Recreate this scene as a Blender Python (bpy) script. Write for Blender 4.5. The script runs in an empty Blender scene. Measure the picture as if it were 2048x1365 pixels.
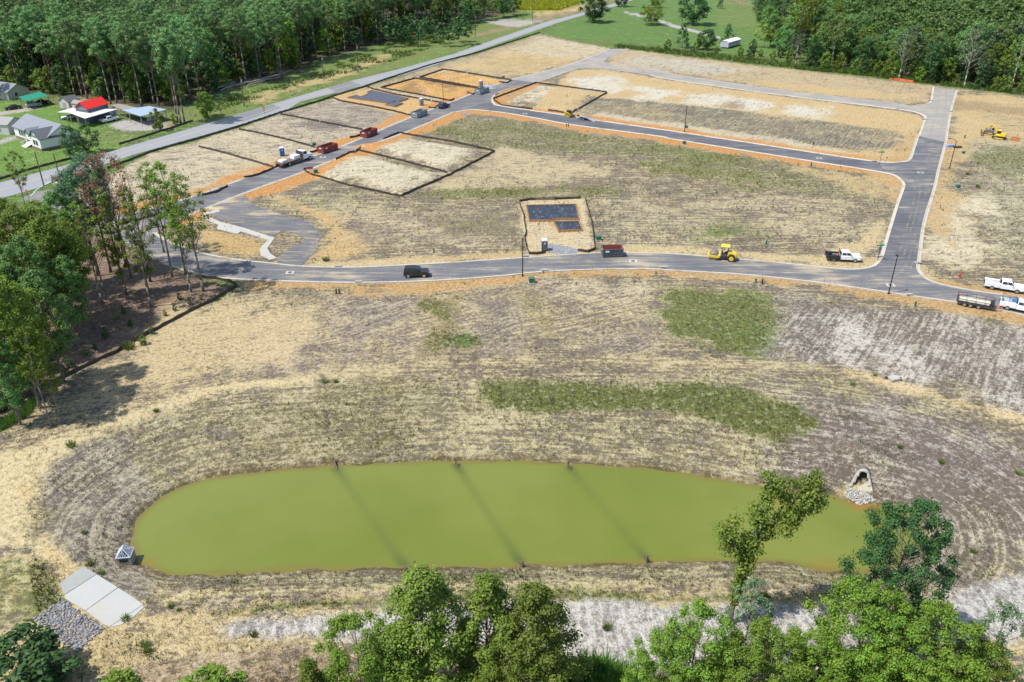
import bpy, bmesh, math, random
import numpy as np
from mathutils import Vector
from mathutils.geometry import tessellate_polygon
R = math.radians
sc = bpy.context.scene
COL = sc.collection

# ------------------------------------------------------------------ camera, sky, sun, exposure
HC = 61.0                       # flying height of the camera over the streets
FPX = 1650.0                    # focal length for a 2048 pixel wide picture
PITCH = R(28.3)
cd = bpy.data.cameras.new('camera'); cam = bpy.data.objects.new('camera', cd); COL.objects.link(cam)
cam.location = (0, 0, HC); cam.rotation_euler = (R(90) - PITCH, 0, 0)
cd.sensor_width = 36; cd.lens = FPX / 2048 * 36; cd.clip_end = 8000; cd.clip_start = 0.5
sc.camera = cam
SUN_EL = R(60)
SH = Vector((0.945, 0.33, 0)).normalized()      # the way shadows fall
w = bpy.data.worlds.new('World'); sc.world = w; w.use_nodes = True
nt = w.node_tree; bg = nt.nodes['Background']
sky = nt.nodes.new('ShaderNodeTexSky'); sky.sky_type = 'NISHITA'; sky.sun_disc = False
sky.sun_elevation = SUN_EL; sky.sun_rotation = math.atan2(-SH.x, -SH.y) % (2 * math.pi)
nt.links.new(sky.outputs[0], bg.inputs[0]); bg.inputs[1].default_value = 0.15
sl = bpy.data.lights.new('sun', 'SUN'); sl.energy = 4.1; sl.angle = R(0.53); sl.color = (1.0, 0.955, 0.88)
so = bpy.data.objects.new('sun', sl); COL.objects.link(so)
sd = Vector((SH.x * math.cos(SUN_EL), SH.y * math.cos(SUN_EL), -math.sin(SUN_EL)))
so.rotation_euler = sd.to_track_quat('-Z', 'Y').to_euler(); so.location = (-80, -30, 150)
sc.view_settings.view_transform = 'Standard'; sc.view_settings.look = 'None'
sc.view_settings.gamma = 1; sc.view_settings.use_curve_mapping = False
sc.view_settings.exposure = 0.52
sc.render.engine = 'CYCLES'
sc.cycles.max_bounces = 5; sc.cycles.diffuse_bounces = 3; sc.cycles.glossy_bounces = 2
sc.cycles.transparent_max_bounces = 6; sc.cycles.transmission_bounces = 3
rnd = random.Random(7)
rng = np.random.default_rng(11)

# ------------------------------------------------------------------ ray from the flying height to the ground
CP, SP = math.cos(PITCH), math.sin(PITCH)
def at(px, py, z=0.0):
    u = (px - 1024) / FPX; v = (py - 682.5) / FPX
    dz = -SP - v * CP; t = (z - HC) / dz
    return (u * t, (CP - v * SP) * t)
def ats(pts, z=0.0): return [at(p[0], p[1], z) for p in pts]

def sdist(P, X, Y):
    """signed distance to a polygon (positive outside), numpy"""
    X = np.asarray(X, float); Y = np.asarray(Y, float)
    d2 = np.full(X.shape, 1e18); ins = np.zeros(X.shape, bool)
    n = len(P)
    for i in range(n):
        ax, ay = P[i]; bx, by = P[(i + 1) % n]
        ex, ey = bx - ax, by - ay; L = ex * ex + ey * ey + 1e-12
        t = np.clip(((X - ax) * ex + (Y - ay) * ey) / L, 0, 1)
        d2 = np.minimum(d2, (X - ax - t * ex) ** 2 + (Y - ay - t * ey) ** 2)
        if ay != by:
            c = ((ay > Y) != (by > Y)) & (X < ex * (Y - ay) / (by - ay) + ax)
            ins ^= c
    d = np.sqrt(d2); return np.where(ins, -d, d)
def ldist(P, X, Y):
    d2 = np.full(np.shape(X), 1e18)
    for i in range(len(P) - 1):
        ax, ay = P[i]; bx, by = P[i + 1]; ex, ey = bx - ax, by - ay; L = ex * ex + ey * ey + 1e-12
        t = np.clip(((X - ax) * ex + (Y - ay) * ey) / L, 0, 1)
        d2 = np.minimum(d2, (X - ax - t * ex) ** 2 + (Y - ay - t * ey) ** 2)
    return np.sqrt(d2)
def sstep(a, b, x):
    t = np.clip((x - a) / (b - a), 0, 1); return t * t * (3 - 2 * t)
def _h(ix, iy, s):
    n = (ix.astype(np.int64) * 374761393 + iy.astype(np.int64) * 668265263 + s * 974711) & 0x7fffffff
    n = ((n ^ (n >> 13)) * 1274126177) & 0x7fffffff
    return ((n ^ (n >> 16)) & 0xffff) / 65535.0
def vnoise(x, y, sc_, seed=0):
    x = np.asarray(x) / sc_ + 1000; y = np.asarray(y) / sc_ + 1000
    ix = np.floor(x); iy = np.floor(y); fx = x - ix; fy = y - iy
    fx = fx * fx * (3 - 2 * fx); fy = fy * fy * (3 - 2 * fy)
    a = _h(ix, iy, seed); b = _h(ix + 1, iy, seed); c = _h(ix, iy + 1, seed); d = _h(ix + 1, iy + 1, seed)
    return (a * (1 - fx) + b * fx) * (1 - fy) + (c * (1 - fx) + d * fx) * fy
def smooth(pts, n=5, closed=False):
    """Catmull-Rom through the points"""
    P = [np.array(p, float) for p in pts]; out = []
    m = len(P); rngi = range(m if closed else m - 1)
    for i in rngi:
        g = (lambda k: P[k % m]) if closed else (lambda k: P[min(max(k, 0), m - 1)])
        p0, p1, p2, p3 = g(i - 1), g(i), g(i + 1), g(i + 2)
        for k in range(n):
            t = k / n
            out.append(tuple(.5 * ((2 * p1) + (-p0 + p2) * t + (2 * p0 - 5 * p1 + 4 * p2 - p3) * t * t + (-p0 + 3 * p1 - 3 * p2 + p3) * t ** 3)))
    if not closed: out.append(tuple(P[-1]))
    return out

# ------------------------------------------------------------------ land form
ZW = -3.0                                         # pond water level
POND_PX = [(263,1083),(272,1045),(290,1022),(318,1000),(359,978),(410,960),(478,948),(581,938),(700,931),(908,923),(1078,925),(1300,938),
    (1348,944),(1485,965),(1553,978),(1656,989),(1707,1006),(1758,1011),(1800,1020),(1838,1050),(1842,1092),(1795,1130),(1730,1144),(1638,1140),
    (1587,1130),(1533,1125),(1348,1125),(1300,1127),(1044,1132),(822,1137),(600,1140),(513,1144),(410,1149),(362,1153),(325,1145),(290,1132),(272,1117)]
POND = smooth(ats(POND_PX, ZW), 4, True)
PADS = [([(640,352),(700,308),(880,352),(805,390)], 0.9), ([(722,293),(810,280),(965,305),(888,340)], 0.9), ([(1010,205),(1075,172),(1195,186),(1135,222)], 0.6)]
PADS = [(ats(p), h) for p, h in PADS]
OUT = at(1730, 912, -1.6)                         # bank built up over the pipe outlet
def land(X, Y, d=None):
    X = np.asarray(X, float); Y = np.asarray(Y, float)
    if d is None: d = sdist(POND, X, Y)
    k = sstep(58, 84, Y)
    cap = -1.5 + 1.5 * sstep(64, 96, Y); L = 3.6 + 15 * k
    s0 = sstep(-.35, 1.0, np.zeros(1))[0]
    up = (sstep(-L * .35, L, d) - s0) / (1 - s0)
    z = np.where(d > 0, ZW + (cap - ZW) * up, ZW - np.minimum(1.6, -d * .5))
    z = z + .34 * sstep(0, 1.1, d) * sstep(12, 3, d) * sstep(69, 74, Y) * (1 - np.exp(-(((X - OUT[0]) / 5.0) ** 2 + ((Y - OUT[1]) / 9.0) ** 2) ** 2))
    z = z + (vnoise(X, Y, 2.4, 41) + .6 * vnoise(X, Y, .9, 42) - .8) * .26 * np.exp(-(np.minimum(np.abs(d), 50) / 1.6) ** 2)
    ox, oy = OUT; z = z + 1.25 * np.exp(-(((X - ox) / 2.3) ** 2 + ((Y - oy) / 1.9) ** 2)) * sstep(-.2, 1.5, d)
    for P, h in PADS:
        z = z + h * sstep(2.2, -2.2, sdist(P, X, Y))
    return z
def pt(px, py, dz=0.0):
    z = 0.0
    for _ in range(9):
        x, y = at(px, py, z); z = z * .35 + .65 * float(land(np.array([x]), np.array([y]))[0])
    x, y = at(px, py, z)
    return Vector((x, y, float(land(np.array([x]), np.array([y]))[0]) + dz))
def hd(p1, p2):
    a, b = pt(*p1), pt(*p2); return math.atan2(b.y - a.y, b.x - a.x)

# ------------------------------------------------------------------ object helpers
def tag(o, label=None, cat=None, group=None, kind=None):
    if label: o['label'] = label
    if cat: o['category'] = cat
    if group: o['group'] = group
    if kind: o['kind'] = kind
    return o
def thing(name, label, cat, loc=(0, 0, 0), rz=0.0, group=None):
    o = bpy.data.objects.new(name, None); COL.objects.link(o); o.empty_display_size = .3
    o.location = loc; o.rotation_euler = (0, 0, rz); return tag(o, label, cat, group)
def link(name, me, parent=None, loc=None, rz=0.0, s=1.0):
    o = bpy.data.objects.new(name, me); COL.objects.link(o)
    if parent: o.parent = parent
    if loc is not None: o.location = loc
    if rz: o.rotation_euler = (0, 0, rz)
    if s != 1.0: o.scale = (s, s, s) if not hasattr(s, '__len__') else s
    return o
def copy_tree(o, parent=None):
    c = o.copy(); COL.objects.link(c)
    if parent: c.parent = parent
    for ch in o.children: copy_tree(ch, c)
    return c
class MB:
    def __init__(s): s.v = []; s.f = []
    def add(s, v, f):
        b = len(s.v); s.v += [tuple(p) for p in v]; s.f += [tuple(i + b for i in q) for q in f]; return s
    def box(s, cx, cy, cz, sx, sy, sz, rz=0.0, taper=(1, 1)):
        c, sn = math.cos(rz), math.sin(rz); V = []
        for k in (0, 1):
            tx, ty = (1, 1) if k == 0 else taper
            for a, b in ((-1, -1), (1, -1), (1, 1), (-1, 1)):
                x, y = a * sx / 2 * tx, b * sy / 2 * ty
                V.append((cx + x * c - y * sn, cy + x * sn + y * c, cz + (k - .5) * sz))
        return s.add(V, [(3, 2, 1, 0), (4, 5, 6, 7), (0, 1, 5, 4), (1, 2, 6, 5), (2, 3, 7, 6), (3, 0, 4, 7)])
    def hexa(s, low, top):
        return s.add(list(low) + list(top), [(3, 2, 1, 0), (4, 5, 6, 7), (0, 1, 5, 4), (1, 2, 6, 5), (2, 3, 7, 6), (3, 0, 4, 7)])
    def prism(s, prof, y0, y1, inset=0.0, zc=None):
        """profile in x,z (counter-clockwise from -y) extruded along y; inset narrows the upper half"""
        n = len(prof); V = [(x, y0, z) for x, z in prof] + [(x, y1, z) for x, z in prof]
        F = [tuple(range(n)), tuple(range(2 * n - 1, n - 1, -1))] + [(i, i + n, (i + 1) % n + n, (i + 1) % n) for i in range(n)]
        return s.add(V, F)
    def tube(s, p0, p1, r0, r1=None, n=8, cap=True):
        r1 = r0 if r1 is None else r1
        p0, p1 = Vector(p0), Vector(p1); d = (p1 - p0).normalized()
        a = d.orthogonal().normalized(); b = d.cross(a); V = []
        for p, r in ((p0, r0), (p1, r1)):
            for i in range(n):
                t = 2 * math.pi * i / n; V.append(p + a * (math.cos(t) * r) + b * (math.sin(t) * r))
        F = [(i, (i + 1) % n, (i + 1) % n + n, i + n) for i in range(n)]
        if cap: F += [tuple(range(n - 1, -1, -1)), tuple(range(n, 2 * n))]
        return s.add(V, F)
    def path(s, pts, rad, n=6):
        for i in range(len(pts) - 1):
            s.tube(pts[i], pts[i + 1], rad[i] if hasattr(rad, '__len__') else rad, rad[i + 1] if hasattr(rad, '__len__') else rad, n, cap=True)
        return s
    def sheet(s, pts, z0, z1=None):
        """flat polygon; with z1 a slab from z0 to z1"""
        n = len(pts); P = [(p[0], p[1], z0) for p in pts]
        tri = tessellate_polygon([[Vector(p) for p in P]])
        def up(t, q): 
            a, b, c = (Vector(q[i]) for i in t); return t if (b - a).cross(c - a).z > 0 else t[::-1]
        if z1 is None: return s.add(P, [up(t, P) for t in tri])
        Q = [(p[0], p[1], z1) for p in pts]
        T = [up(t, P) for t in tri]
        area = sum(pts[i][0] * pts[(i + 1) % n][1] - pts[(i + 1) % n][0] * pts[i][1] for i in range(n))
        side = [(i, (i + 1) % n, (i + 1) % n + n, i + n) for i in range(n)]
        if area < 0: side = [q[::-1] for q in side]
        return s.add(P + Q, [t[::-1] for t in T] + [tuple(i + n for i in t) for t in T] + side)
    def build(s, name, mat, parent=None, bevel=0.0, smooth_=False):
        me = bpy.data.meshes.new(name); me.from_pydata(s.v, [], s.f); me.update()
        me.materials.append(mat)
        if bevel:
            bm = bmesh.new(); bm.from_mesh(me)
            bmesh.ops.bevel(bm, geom=bm.edges[:], offset=bevel, segments=1, affect='EDGES', clamp_overlap=True)
            bm.to_mesh(me); bm.free()
        if smooth_: me.polygons.foreach_set('use_smooth', [True] * len(me.polygons))
        return link(name, me, parent)
def np_mesh(name, V, F, mat, smooth_=False):
    me = bpy.data.meshes.new(name); nv, nf, k = len(V), len(F), F.shape[1]
    me.vertices.add(nv); me.vertices.foreach_set('co', np.ascontiguousarray(V, np.float32).ravel())
    me.loops.add(nf * k); me.loops.foreach_set('vertex_index', np.ascontiguousarray(F, np.int32).ravel())
    me.polygons.add(nf); me.polygons.foreach_set('loop_start', np.arange(0, nf * k, k, dtype=np.int32))
    me.polygons.foreach_set('loop_total', np.full(nf, k, np.int32))
    if smooth_: me.polygons.foreach_set('use_smooth', np.ones(nf, bool))
    me.update(calc_edges=True); me.materials.append(mat); return me

# ------------------------------------------------------------------ materials
def nmat(name):
    m = bpy.data.materials.new(name); m.use_nodes = True; n = m.node_tree
    return m, n, n.nodes, n.links, n.nodes['Principled BSDF']
def mth(n, op, a, b=None, c=None):
    q = n.nodes.new('ShaderNodeMath'); q.operation = op
    for i, x in enumerate((a, b, c)):
        if x is None: continue
        if isinstance(x, (int, float)): q.inputs[i].default_value = x
        else: n.links.new(x, q.inputs[i])
    return q.outputs[0]
def mixc(n, f, a, b, mode='MIX'):
    q = n.nodes.new('ShaderNodeMix'); q.data_type = 'RGBA'; q.blend_type = mode
    for i, x in ((0, f), (6, a), (7, b)):
        if isinstance(x, (int, float)): q.inputs[i].default_value = x
        elif isinstance(x, (tuple, list)): q.inputs[i].default_value = (*x[:3], 1)
        else: n.links.new(x, q.inputs[i])
    return q.outputs[2]
def sst(n, lo, hi, x):
    q = n.nodes.new('ShaderNodeMapRange'); q.interpolation_type = 'SMOOTHSTEP'
    for i, v in ((1, lo), (2, hi)):
        if isinstance(v, (int, float)): q.inputs[i].default_value = v
        else: n.links.new(v, q.inputs[i])
    n.links.new(x, q.inputs[0]); return q.outputs[0]
def noise(n, vec, scale, detail=4, rough=.6, mapscale=None, rot=0.0):
    if mapscale or rot:
        mp = n.nodes.new('ShaderNodeMapping'); n.links.new(vec, mp.inputs[0])
        if mapscale: mp.inputs['Scale'].default_value = mapscale
        mp.inputs['Rotation'].default_value = (0, 0, rot); vec = mp.outputs[0]
    q = n.nodes.new('ShaderNodeTexNoise'); q.inputs['Scale'].default_value = scale
    q.inputs['Detail'].default_value = detail; q.inputs['Roughness'].default_value = rough
    n.links.new(vec, q.inputs['Vector']); return q.outputs['Fac']
def attr(n, name, out='Vector'):
    q = n.nodes.new('ShaderNodeAttribute'); q.attribute_name = name; return q.outputs[out]
def objco(n): return n.nodes.new('ShaderNodeTexCoord').outputs['Object']
def geopos(n): return n.nodes.new('ShaderNodeNewGeometry').outputs['Position']
def bump(n, b, h, strength=.4, dist=.05):
    q = n.nodes.new('ShaderNodeBump'); q.inputs['Strength'].default_value = strength; q.inputs['Distance'].default_value = dist
    n.links.new(h, q.inputs['Height']); n.links.new(q.outputs[0], b.inputs['Normal'])
_mc = {}
def plain(name, col, rough=.6, metal=0.0, var=.12, scale=3.0, dirt=None, dirtamt=.35):
    """paint, plastic, metal: base colour with faint unevenness and a little dirt"""
    if name in _mc: return _mc[name]
    m, n, N, L, b = nmat(name); p = objco(n)
    f = noise(n, p, scale, 5)
    c = mixc(n, f, tuple(max(0, x * (1 - var)) for x in col), tuple(min(1, x * (1 + var)) for x in col))
    if dirt:
        g = noise(n, p, scale * .6, 6, .7); c = mixc(n, mth(n, 'MULTIPLY', sst(n, .5, .72, g), dirtamt), c, dirt)
    L.new(c, b.inputs['Base Color']); b.inputs['Roughness'].default_value = rough; b.inputs['Metallic'].default_value = metal
    _mc[name] = m; return m
def glass(name='car_glass', col=(.012, .016, .02)):
    if name in _mc: return _mc[name]
    m, n, N, L, b = nmat(name); f = noise(n, objco(n), 2.0, 2)
    L.new(mixc(n, f, col, tuple(x * 2 for x in col)), b.inputs['Base Color']); b.inputs['Roughness'].default_value = .08
    _mc[name] = m; return m
DUST = (.42, .31, .17)
# ------------------------------------------------------------------ streets (outlines traced on the ground)
AL = [(250,432),(330,411),(403,389),(492,357),(560,335),(680,295),(757,263),(819,237),(908,203),(969,179),(1024,160)]
AR = [(1072,166),(1030,174),(1000,184),(986,193),(984,203)]
JB = [(904,227),(819,263),(745,290),(668,321),(608,345),(502,383),(410,419),(355,441)]
BU = [(984,203),(987,208),(996,212),(1061,222),(1127,231),(1195,242),(1320,260),(1348,264),(1500,287),(1638,308),(1758,325),(1800,325)]
BL = [(1806,369),(1796,357),(1785,351),(1770,347),(1710,337),(1638,326),(1348,280),(1320,274),(1146,251),(1080,239),(1010,227),(955,221),(928,222),(904,227)]
DL = [(1837,273),(1829,298),(1820,320),(1806,325)]
DL2 = [(1806,369),(1804,380),(1792,413),(1772,478),(1762,512),(1753,526),(1741,534),(1707,539),(1656,536)]
DR = [(1893,285),(1888,303),(1878,342),(1871,375),(1850,447),(1840,519),(1838,536),(1843,547),(1860,561),(1901,573),(1963,584),(2048,596),(2260,634)]
EU = [(1656,536),(1621,532),(1485,519),(1348,508),(1300,507),(1201,506),(1044,516),(907,525),(800,531),(702,535),(608,533),(547,527),(472,519),(400,505),(340,484),(310,466)]
EL = [(2260,672),(2048,630),(1929,607),(1826,592),(1724,577),(1621,563),(1485,549),(1348,541),(1300,538),(1181,539),(1078,544),(1010,551),(873,561),(737,565),(620,564),(547,561),(470,558),(410,551),(330,527),(270,500),(215,466)]
ENTRY = [(40,398),(75,383),(120,378),(160,400),(250,432),(355,441),(310,466),(340,484),(400,505),(410,551),(330,527),(270,500),(215,466),(150,432),(90,410)]
CU = [(1137,131),(1219,99),(1262,98),(1240,106),(1214,117),(1208,124),(1225,132),(1300,139),(1348,149),(1553,179),(1775,205),(1820,212),(1850,209),(1861,203),(1866,174)]
CLo = [(1893,285),(1891,290),(1903,222),(1915,181)]
GRAVEL = [(1024,160),(1137,131),(1219,99),(1262,98),(1240,106),(1214,117),(1208,124),(1225,132),(1300,139),(1348,149),(1553,179),(1775,205),(1820,212),(1848,209),(1861,203),(1866,174),
          (1915,181),(1903,222),(1893,285),(1837,273),(1849,239),(1846,232),(1832,226),(1792,219),(1553,190),(1348,161),(1300,151),(1201,137),(1170,137),(1147,140),(1072,166)]
MAINU = [(-420,470),(-200,412),(0,366),(79,345),(140,329),(244,297),(427,244),(530,213),(600,192),(700,163),(805,137),(908,108),(1010,72),(1092,44),(1157,28),(1225,8),(1300,-18),(1380,-40)]
MAINL = [(-420,520),(-200,450),(0,398),(68,379),(140,352),(260,312),(410,270),(567,225),(600,204),(702,178),(805,150),(908,119),(1010,83),(1113,47),(1160,33),(1235,12),(1315,-18),(1400,-40)]
LOT = [(492,391),(500,405),(513,413),(581,435),(612,443),(632,457),(640,475),(632,502),(608,527),(600,535),(553,527),(562,512),(581,498),(612,480),(600,470),(564,461),(547,474),(460,447),(441,440),(415,428),(418,416),(455,402)]
PATH = [(403,433),(409,427),(436,420),(441,424),(415,430),(415,434),(444,446),(489,457),(549,477),(535,498),(541,509),(554,517),(540,521),(522,512),(519,500),(536,481),(482,464),(475,469),(434,459),(437,451),(408,438)]

w_A = ats(AL + AR + JB); w_B = ats(BU + BL); w_D = ats(DL + [(1806,325),(1758,325),(1770,347),(1785,351),(1796,357)] + DL2 + [(1700,545),(1800,560),(1838,560)] + DR[::-1][4:])
w_E = ats(EU[::-1] + [(1707,539),(1741,534),(1753,526),(1838,536)] + DR[7:] + EL)
w_entry = ats(ENTRY); w_gravel = ats(GRAVEL); w_main = ats(MAINU + MAINL[::-1]); w_lot = ats(LOT)
STREETS = [w_A, w_B, w_D, w_E, w_entry, w_gravel, w_main, w_lot]

# ------------------------------------------------------------------ ground sheet: grid, zones
def axis(spans):
    out = [spans[0][0]]
    for a, b, s0, s1 in spans:
        x = a
        while x < b - 1e-6:
            t = (x - a) / (b - a); x = min(b, x + s0 * (s1 / s0) ** t); out.append(x)
    return np.array(out)
xp = axis([(0, 75, .5, .6), (75, 150, .7, 1.6), (150, 330, 1.8, 5), (330, 5000, 8, 900)])
gx = np.concatenate([-xp[::-1][:-1], xp])
gy = axis([(-300, 30, 60, 6), (30, 48, 2, .5), (48, 110, .45, .6), (110, 240, .65, 1.3), (240, 480, 1.4, 4), (480, 5000, 8, 900)])
GX, GY = np.meshgrid(gx, gy)
X, Y = GX.ravel(), GY.ravel()
POND_D = np.full(X.shape, 999.0)
nb = (np.abs(X) < 90) & (Y > 20) & (Y < 140)
POND_D[nb] = sdist(POND, X[nb], Y[nb])
Z = land(X, Y, POND_D)
n_big = vnoise(X, Y, 9, 1) - .5; n_mid = vnoise(X, Y, 3, 2) - .5; n_sm = vnoise(X, Y, 1.1, 3) - .5
n_hug = vnoise(X, Y, 22, 8) - .5; n_tin = vnoise(X, Y, .55, 9) - .5
WOB = n_big * .75 + n_mid * .6 + n_sm * .5 + n_tin * .35
ca = np.zeros((len(X), 3)); cb = np.zeros((len(X), 3)); mx = np.zeros((len(X), 3)); ang = np.zeros(len(X))
STRAW=(.53,.415,.205); CREAM=(.60,.52,.35); PURP=(.255,.205,.175); ORANGE=(.46,.245,.09); TAN=(.53,.385,.19); OLIVE=(.25,.21,.10)
GREY=(.43,.41,.385); WHITE=(.62,.58,.50); GREEN=(.115,.165,.04); LAWN=(.12,.25,.034); MULCH=(.20,.115,.075); BROWN=(.33,.235,.135)
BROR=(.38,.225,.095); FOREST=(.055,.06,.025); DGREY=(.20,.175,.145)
def zone(px, a, b, amt=.5, green=.1, soft=2.0, wob=1.0, angle=None, world=None, line=None, k=1.0):
    P = world if world is not None else ats(px)
    xs = [p[0] for p in P]; ys = [p[1] for p in P]; m = soft * 2 + wob * 2 + (line or 0) + 1
    i = np.where((X > min(xs) - m) & (X < max(xs) + m) & (Y > min(ys) - m) & (Y < max(ys) + m))[0]
    if len(i) == 0: return
    d = ldist(P, X[i], Y[i]) - line if line else sdist(P, X[i], Y[i])
    if soft >= 1.5: soft *= 1.3; wob *= 1.7
    q = sstep(soft, -soft, d + WOB[i] * 2 * wob) * k * (1 if wob < 1.5 else 1 - .35 * np.clip(n_hug[i] + n_big[i] + .3, 0, 1))
    ca[i] += (np.array(a) - ca[i]) * q[:, None]; cb[i] += (np.array(b) - cb[i]) * q[:, None]
    mx[i, 0] += (amt - mx[i, 0]) * q; mx[i, 1] += (green - mx[i, 1]) * q
    if angle is not None: ang[i[q > .5]] = angle
ca[:] = LAWN; cb[:] = (.09,.14,.03); mx[:, 0] = .5; mx[:, 1] = .3
SITE = [(-900,1800),(-700,1100),(-400,960),(0,830),(113,763),(232,705),(427,601),(475,573),(403,555),(330,530),(215,470),(120,420),(190,365),(300,309),(383,286),(470,259),(560,230),(660,200),(780,159),(860,134),(960,107),(1080,68),
        (1220,98),(1300,106),(1400,118),(1600,141),(1700,151),(1870,172),(2048,192),(2600,262),(3000,900),(3000,1800)]
zone(SITE, (.47,.385,.205), (.24,.195,.15), .54, .30, 1.2, 1.0)
# --- woods' floors
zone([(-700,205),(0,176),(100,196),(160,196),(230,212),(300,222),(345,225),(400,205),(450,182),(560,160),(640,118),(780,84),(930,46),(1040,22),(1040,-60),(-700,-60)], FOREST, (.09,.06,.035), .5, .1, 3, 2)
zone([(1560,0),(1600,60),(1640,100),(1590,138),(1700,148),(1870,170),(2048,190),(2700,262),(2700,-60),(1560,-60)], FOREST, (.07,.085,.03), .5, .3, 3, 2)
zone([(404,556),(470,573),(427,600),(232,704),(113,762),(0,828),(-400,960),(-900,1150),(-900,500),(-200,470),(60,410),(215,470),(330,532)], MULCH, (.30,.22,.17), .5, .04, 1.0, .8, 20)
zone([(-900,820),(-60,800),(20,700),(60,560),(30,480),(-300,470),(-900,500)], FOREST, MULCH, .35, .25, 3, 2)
# --- verge north of the public road
zone([(245,225),(345,228),(400,208),(560,170),(650,130),(780,95),(1000,42),(1092,40),(1010,72),(805,134),(600,190),(430,242),(380,252)], (.15,.23,.045), (.27,.27,.09), .45, .55, 2, 1.5)
zone([(505,190),(600,165),(690,138),(760,112),(800,103),(770,120),(700,150),(600,180),(520,206)], TAN, (.35,.32,.12), .35, .25, 2, 2)
zone([(950,72),(1060,40),(1110,20),(1220,0),(1230,6),(1150,28),(1085,44)], BROWN, (.22,.23,.06), .45, .3, 2, 2)
zone([(1040,55),(1090,42),(1010,38),(960,44)], GREY, BROWN, .4, .05, 1.5, 1)
zone([(1030,-8),(1165,-2),(1165,6),(1120,22),(1032,22)], (.42,.40,.035), (.20,.24,.03), .45, .2, 1.5, 1)
zone([(1046,26),(1120,24),(1170,8),(1215,-6),(1205,6),(1150,22),(1080,32)], TAN, BROWN, .4, .1, 1.5, 1)
# --- lawns of the houses
zone([(-300,330),(0,300),(40,317),(60,340),(-40,360),(-300,420)], LAWN, (.16,.24,.05), .35, .2, 1.5, 1)
zone([(-300,210),(20,205),(110,214),(200,250),(240,285),(330,262),(330,250),(240,240),(385,244),(240,292),(140,322),(50,342),(-300,420)], LAWN, (.17,.25,.05), .4, .2, 1.2, 1)
zone([(215,262),(300,262),(300,272),(240,288),(190,280)], (.21,.25,.07), LAWN, .5, .2, 3, 2)
zone([(105,195),(180,195),(250,212),(240,225),(120,215)], BROWN, (.25,.23,.10), .5, .15, 2, 1)
zone([(240,240),(330,240),(390,243),(330,262),(300,258)], BROWN, GREY, .5, .1, 1.5, 1)
# --- far lawn and meadow
zone([(1090,68),(1160,36),(1240,12),(1330,-30),(1640,-30),(1600,40),(1610,100),(1560,112),(1400,112),(1230,96)], (.085,.205,.034), (.115,.235,.04), .45, .15, 1.5, 1)
zone([(1430,5),(1560,10),(1600,40),(1560,60),(1440,50)], (.14,.26,.045), (.18,.22,.07), .5, .3, 3, 3)
zone([(1420,-20),(1480,-5),(1520,12),(1460,8)], BROWN, OLIVE, .5, .1, 2, 2)
zone([(1130,76),(1230,97),(1400,117),(1600,139),(1600,120),(1400,98),(1230,84)], (.13,.20,.04), (.10,.15,.03), .5, .5, 1.5, 1.5)
zone([(1240,22),(1262,30),(1300,38),(1345,55),(1400,68),(1440,78),(1440,74),(1400,63),(1350,50),(1300,33),(1262,26)], GREY, BROWN, .3, .05, .6, .3)
zone([(-300,318),(0,289),(32,277),(36,268),(0,283),(-300,300)], GREY, (.36,.33,.30), .4, .05, .8, .5)
zone([(-300,245),(0,232),(60,222),(85,216),(60,214),(0,224),(-300,232)], (.42,.38,.31), GREY, .4, .05, .8, .5)
zone([(240,262),(290,263),(330,258),(330,245),(250,240),(215,250)], GREY, (.36,.34,.31), .4, .05, .8, .5)
# --- lots between the public road and the first street
zone([(180,372),(300,309),(383,286),(470,259),(560,230),(661,199),(733,174),(762,176),(908,203),(819,237),(680,295),(403,389),(330,411),(250,432),(150,400)], (.56,.48,.32), (.34,.285,.225), .46, .13, 1.0, 1.0, 20)
zone([(560,230),(661,199),(826,232),(757,263),(690,290),(680,260)], (.44,.375,.28), PURP, .5, .13, 1.2, 1.5, 20)
zone([(478,260),(560,232),(700,256),(720,264),(640,299),(560,275)], (.50,.43,.30), PURP, .47, .13, 1.2, 1.5, 20)
zone([(620,240),(690,250),(680,262),(600,252)], PURP, DGREY, .5, .02, 3, 2)
zone([(661,195),(733,174),(884,207),(826,236)], (.58,.37,.15), (.66,.48,.26), .45, .03, 1.0, 1.0, 20)
zone([(765,176),(832,158),(955,180),(908,203)], (.62,.36,.115), (.50,.27,.08), .45, .02, 1.0, 1.0, 20)
zone([(842,155),(887,141),(1022,163),(965,180)], (.62,.37,.125), (.50,.28,.09), .45, .02, 1.0, 1.0, 20)
zone([(820,165),(850,176),(842,188),(800,180)], BROR, (.36,.21,.08), .5, .02, 2, 1.5)
zone([(860,160),(920,168),(905,178),(850,168)], BROR, (.36,.21,.08), .5, .02, 2, 1.5)
zone([(700,190),(820,150),(960,108),(1080,70),(1110,76),(900,140),(830,157),(735,174)], (.42,.33,.20), PURP, .42, .12, 1.2, 1.2, 18)
zone([(887,141),(1000,105),(1090,80),(1190,100),(1130,130),(1024,158)], TAN, (.50,.42,.24), .4, .05, 2, 2.5, 18)
zone([(960,128),(1040,108),(1140,125),(1060,148)], (.56,.43,.20), TAN, .5, .05, 2, 3)
zone([(1010,105),(1085,72),(1219,98),(1170,117)], (.55,.47,.31), (.36,.33,.24), .42, .12, 2, 2.5, 18)
zone([(440,330),(600,300),(640,312),(560,332),(489,355)], (.50,.40,.24), ORANGE, .4, .04, 2, 2)
zone([(380,388),(489,360),(640,305),(640,312),(560,338),(403,391)], ORANGE, (.52,.30,.12), .4, .02, 1.2, 1.2)
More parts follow.
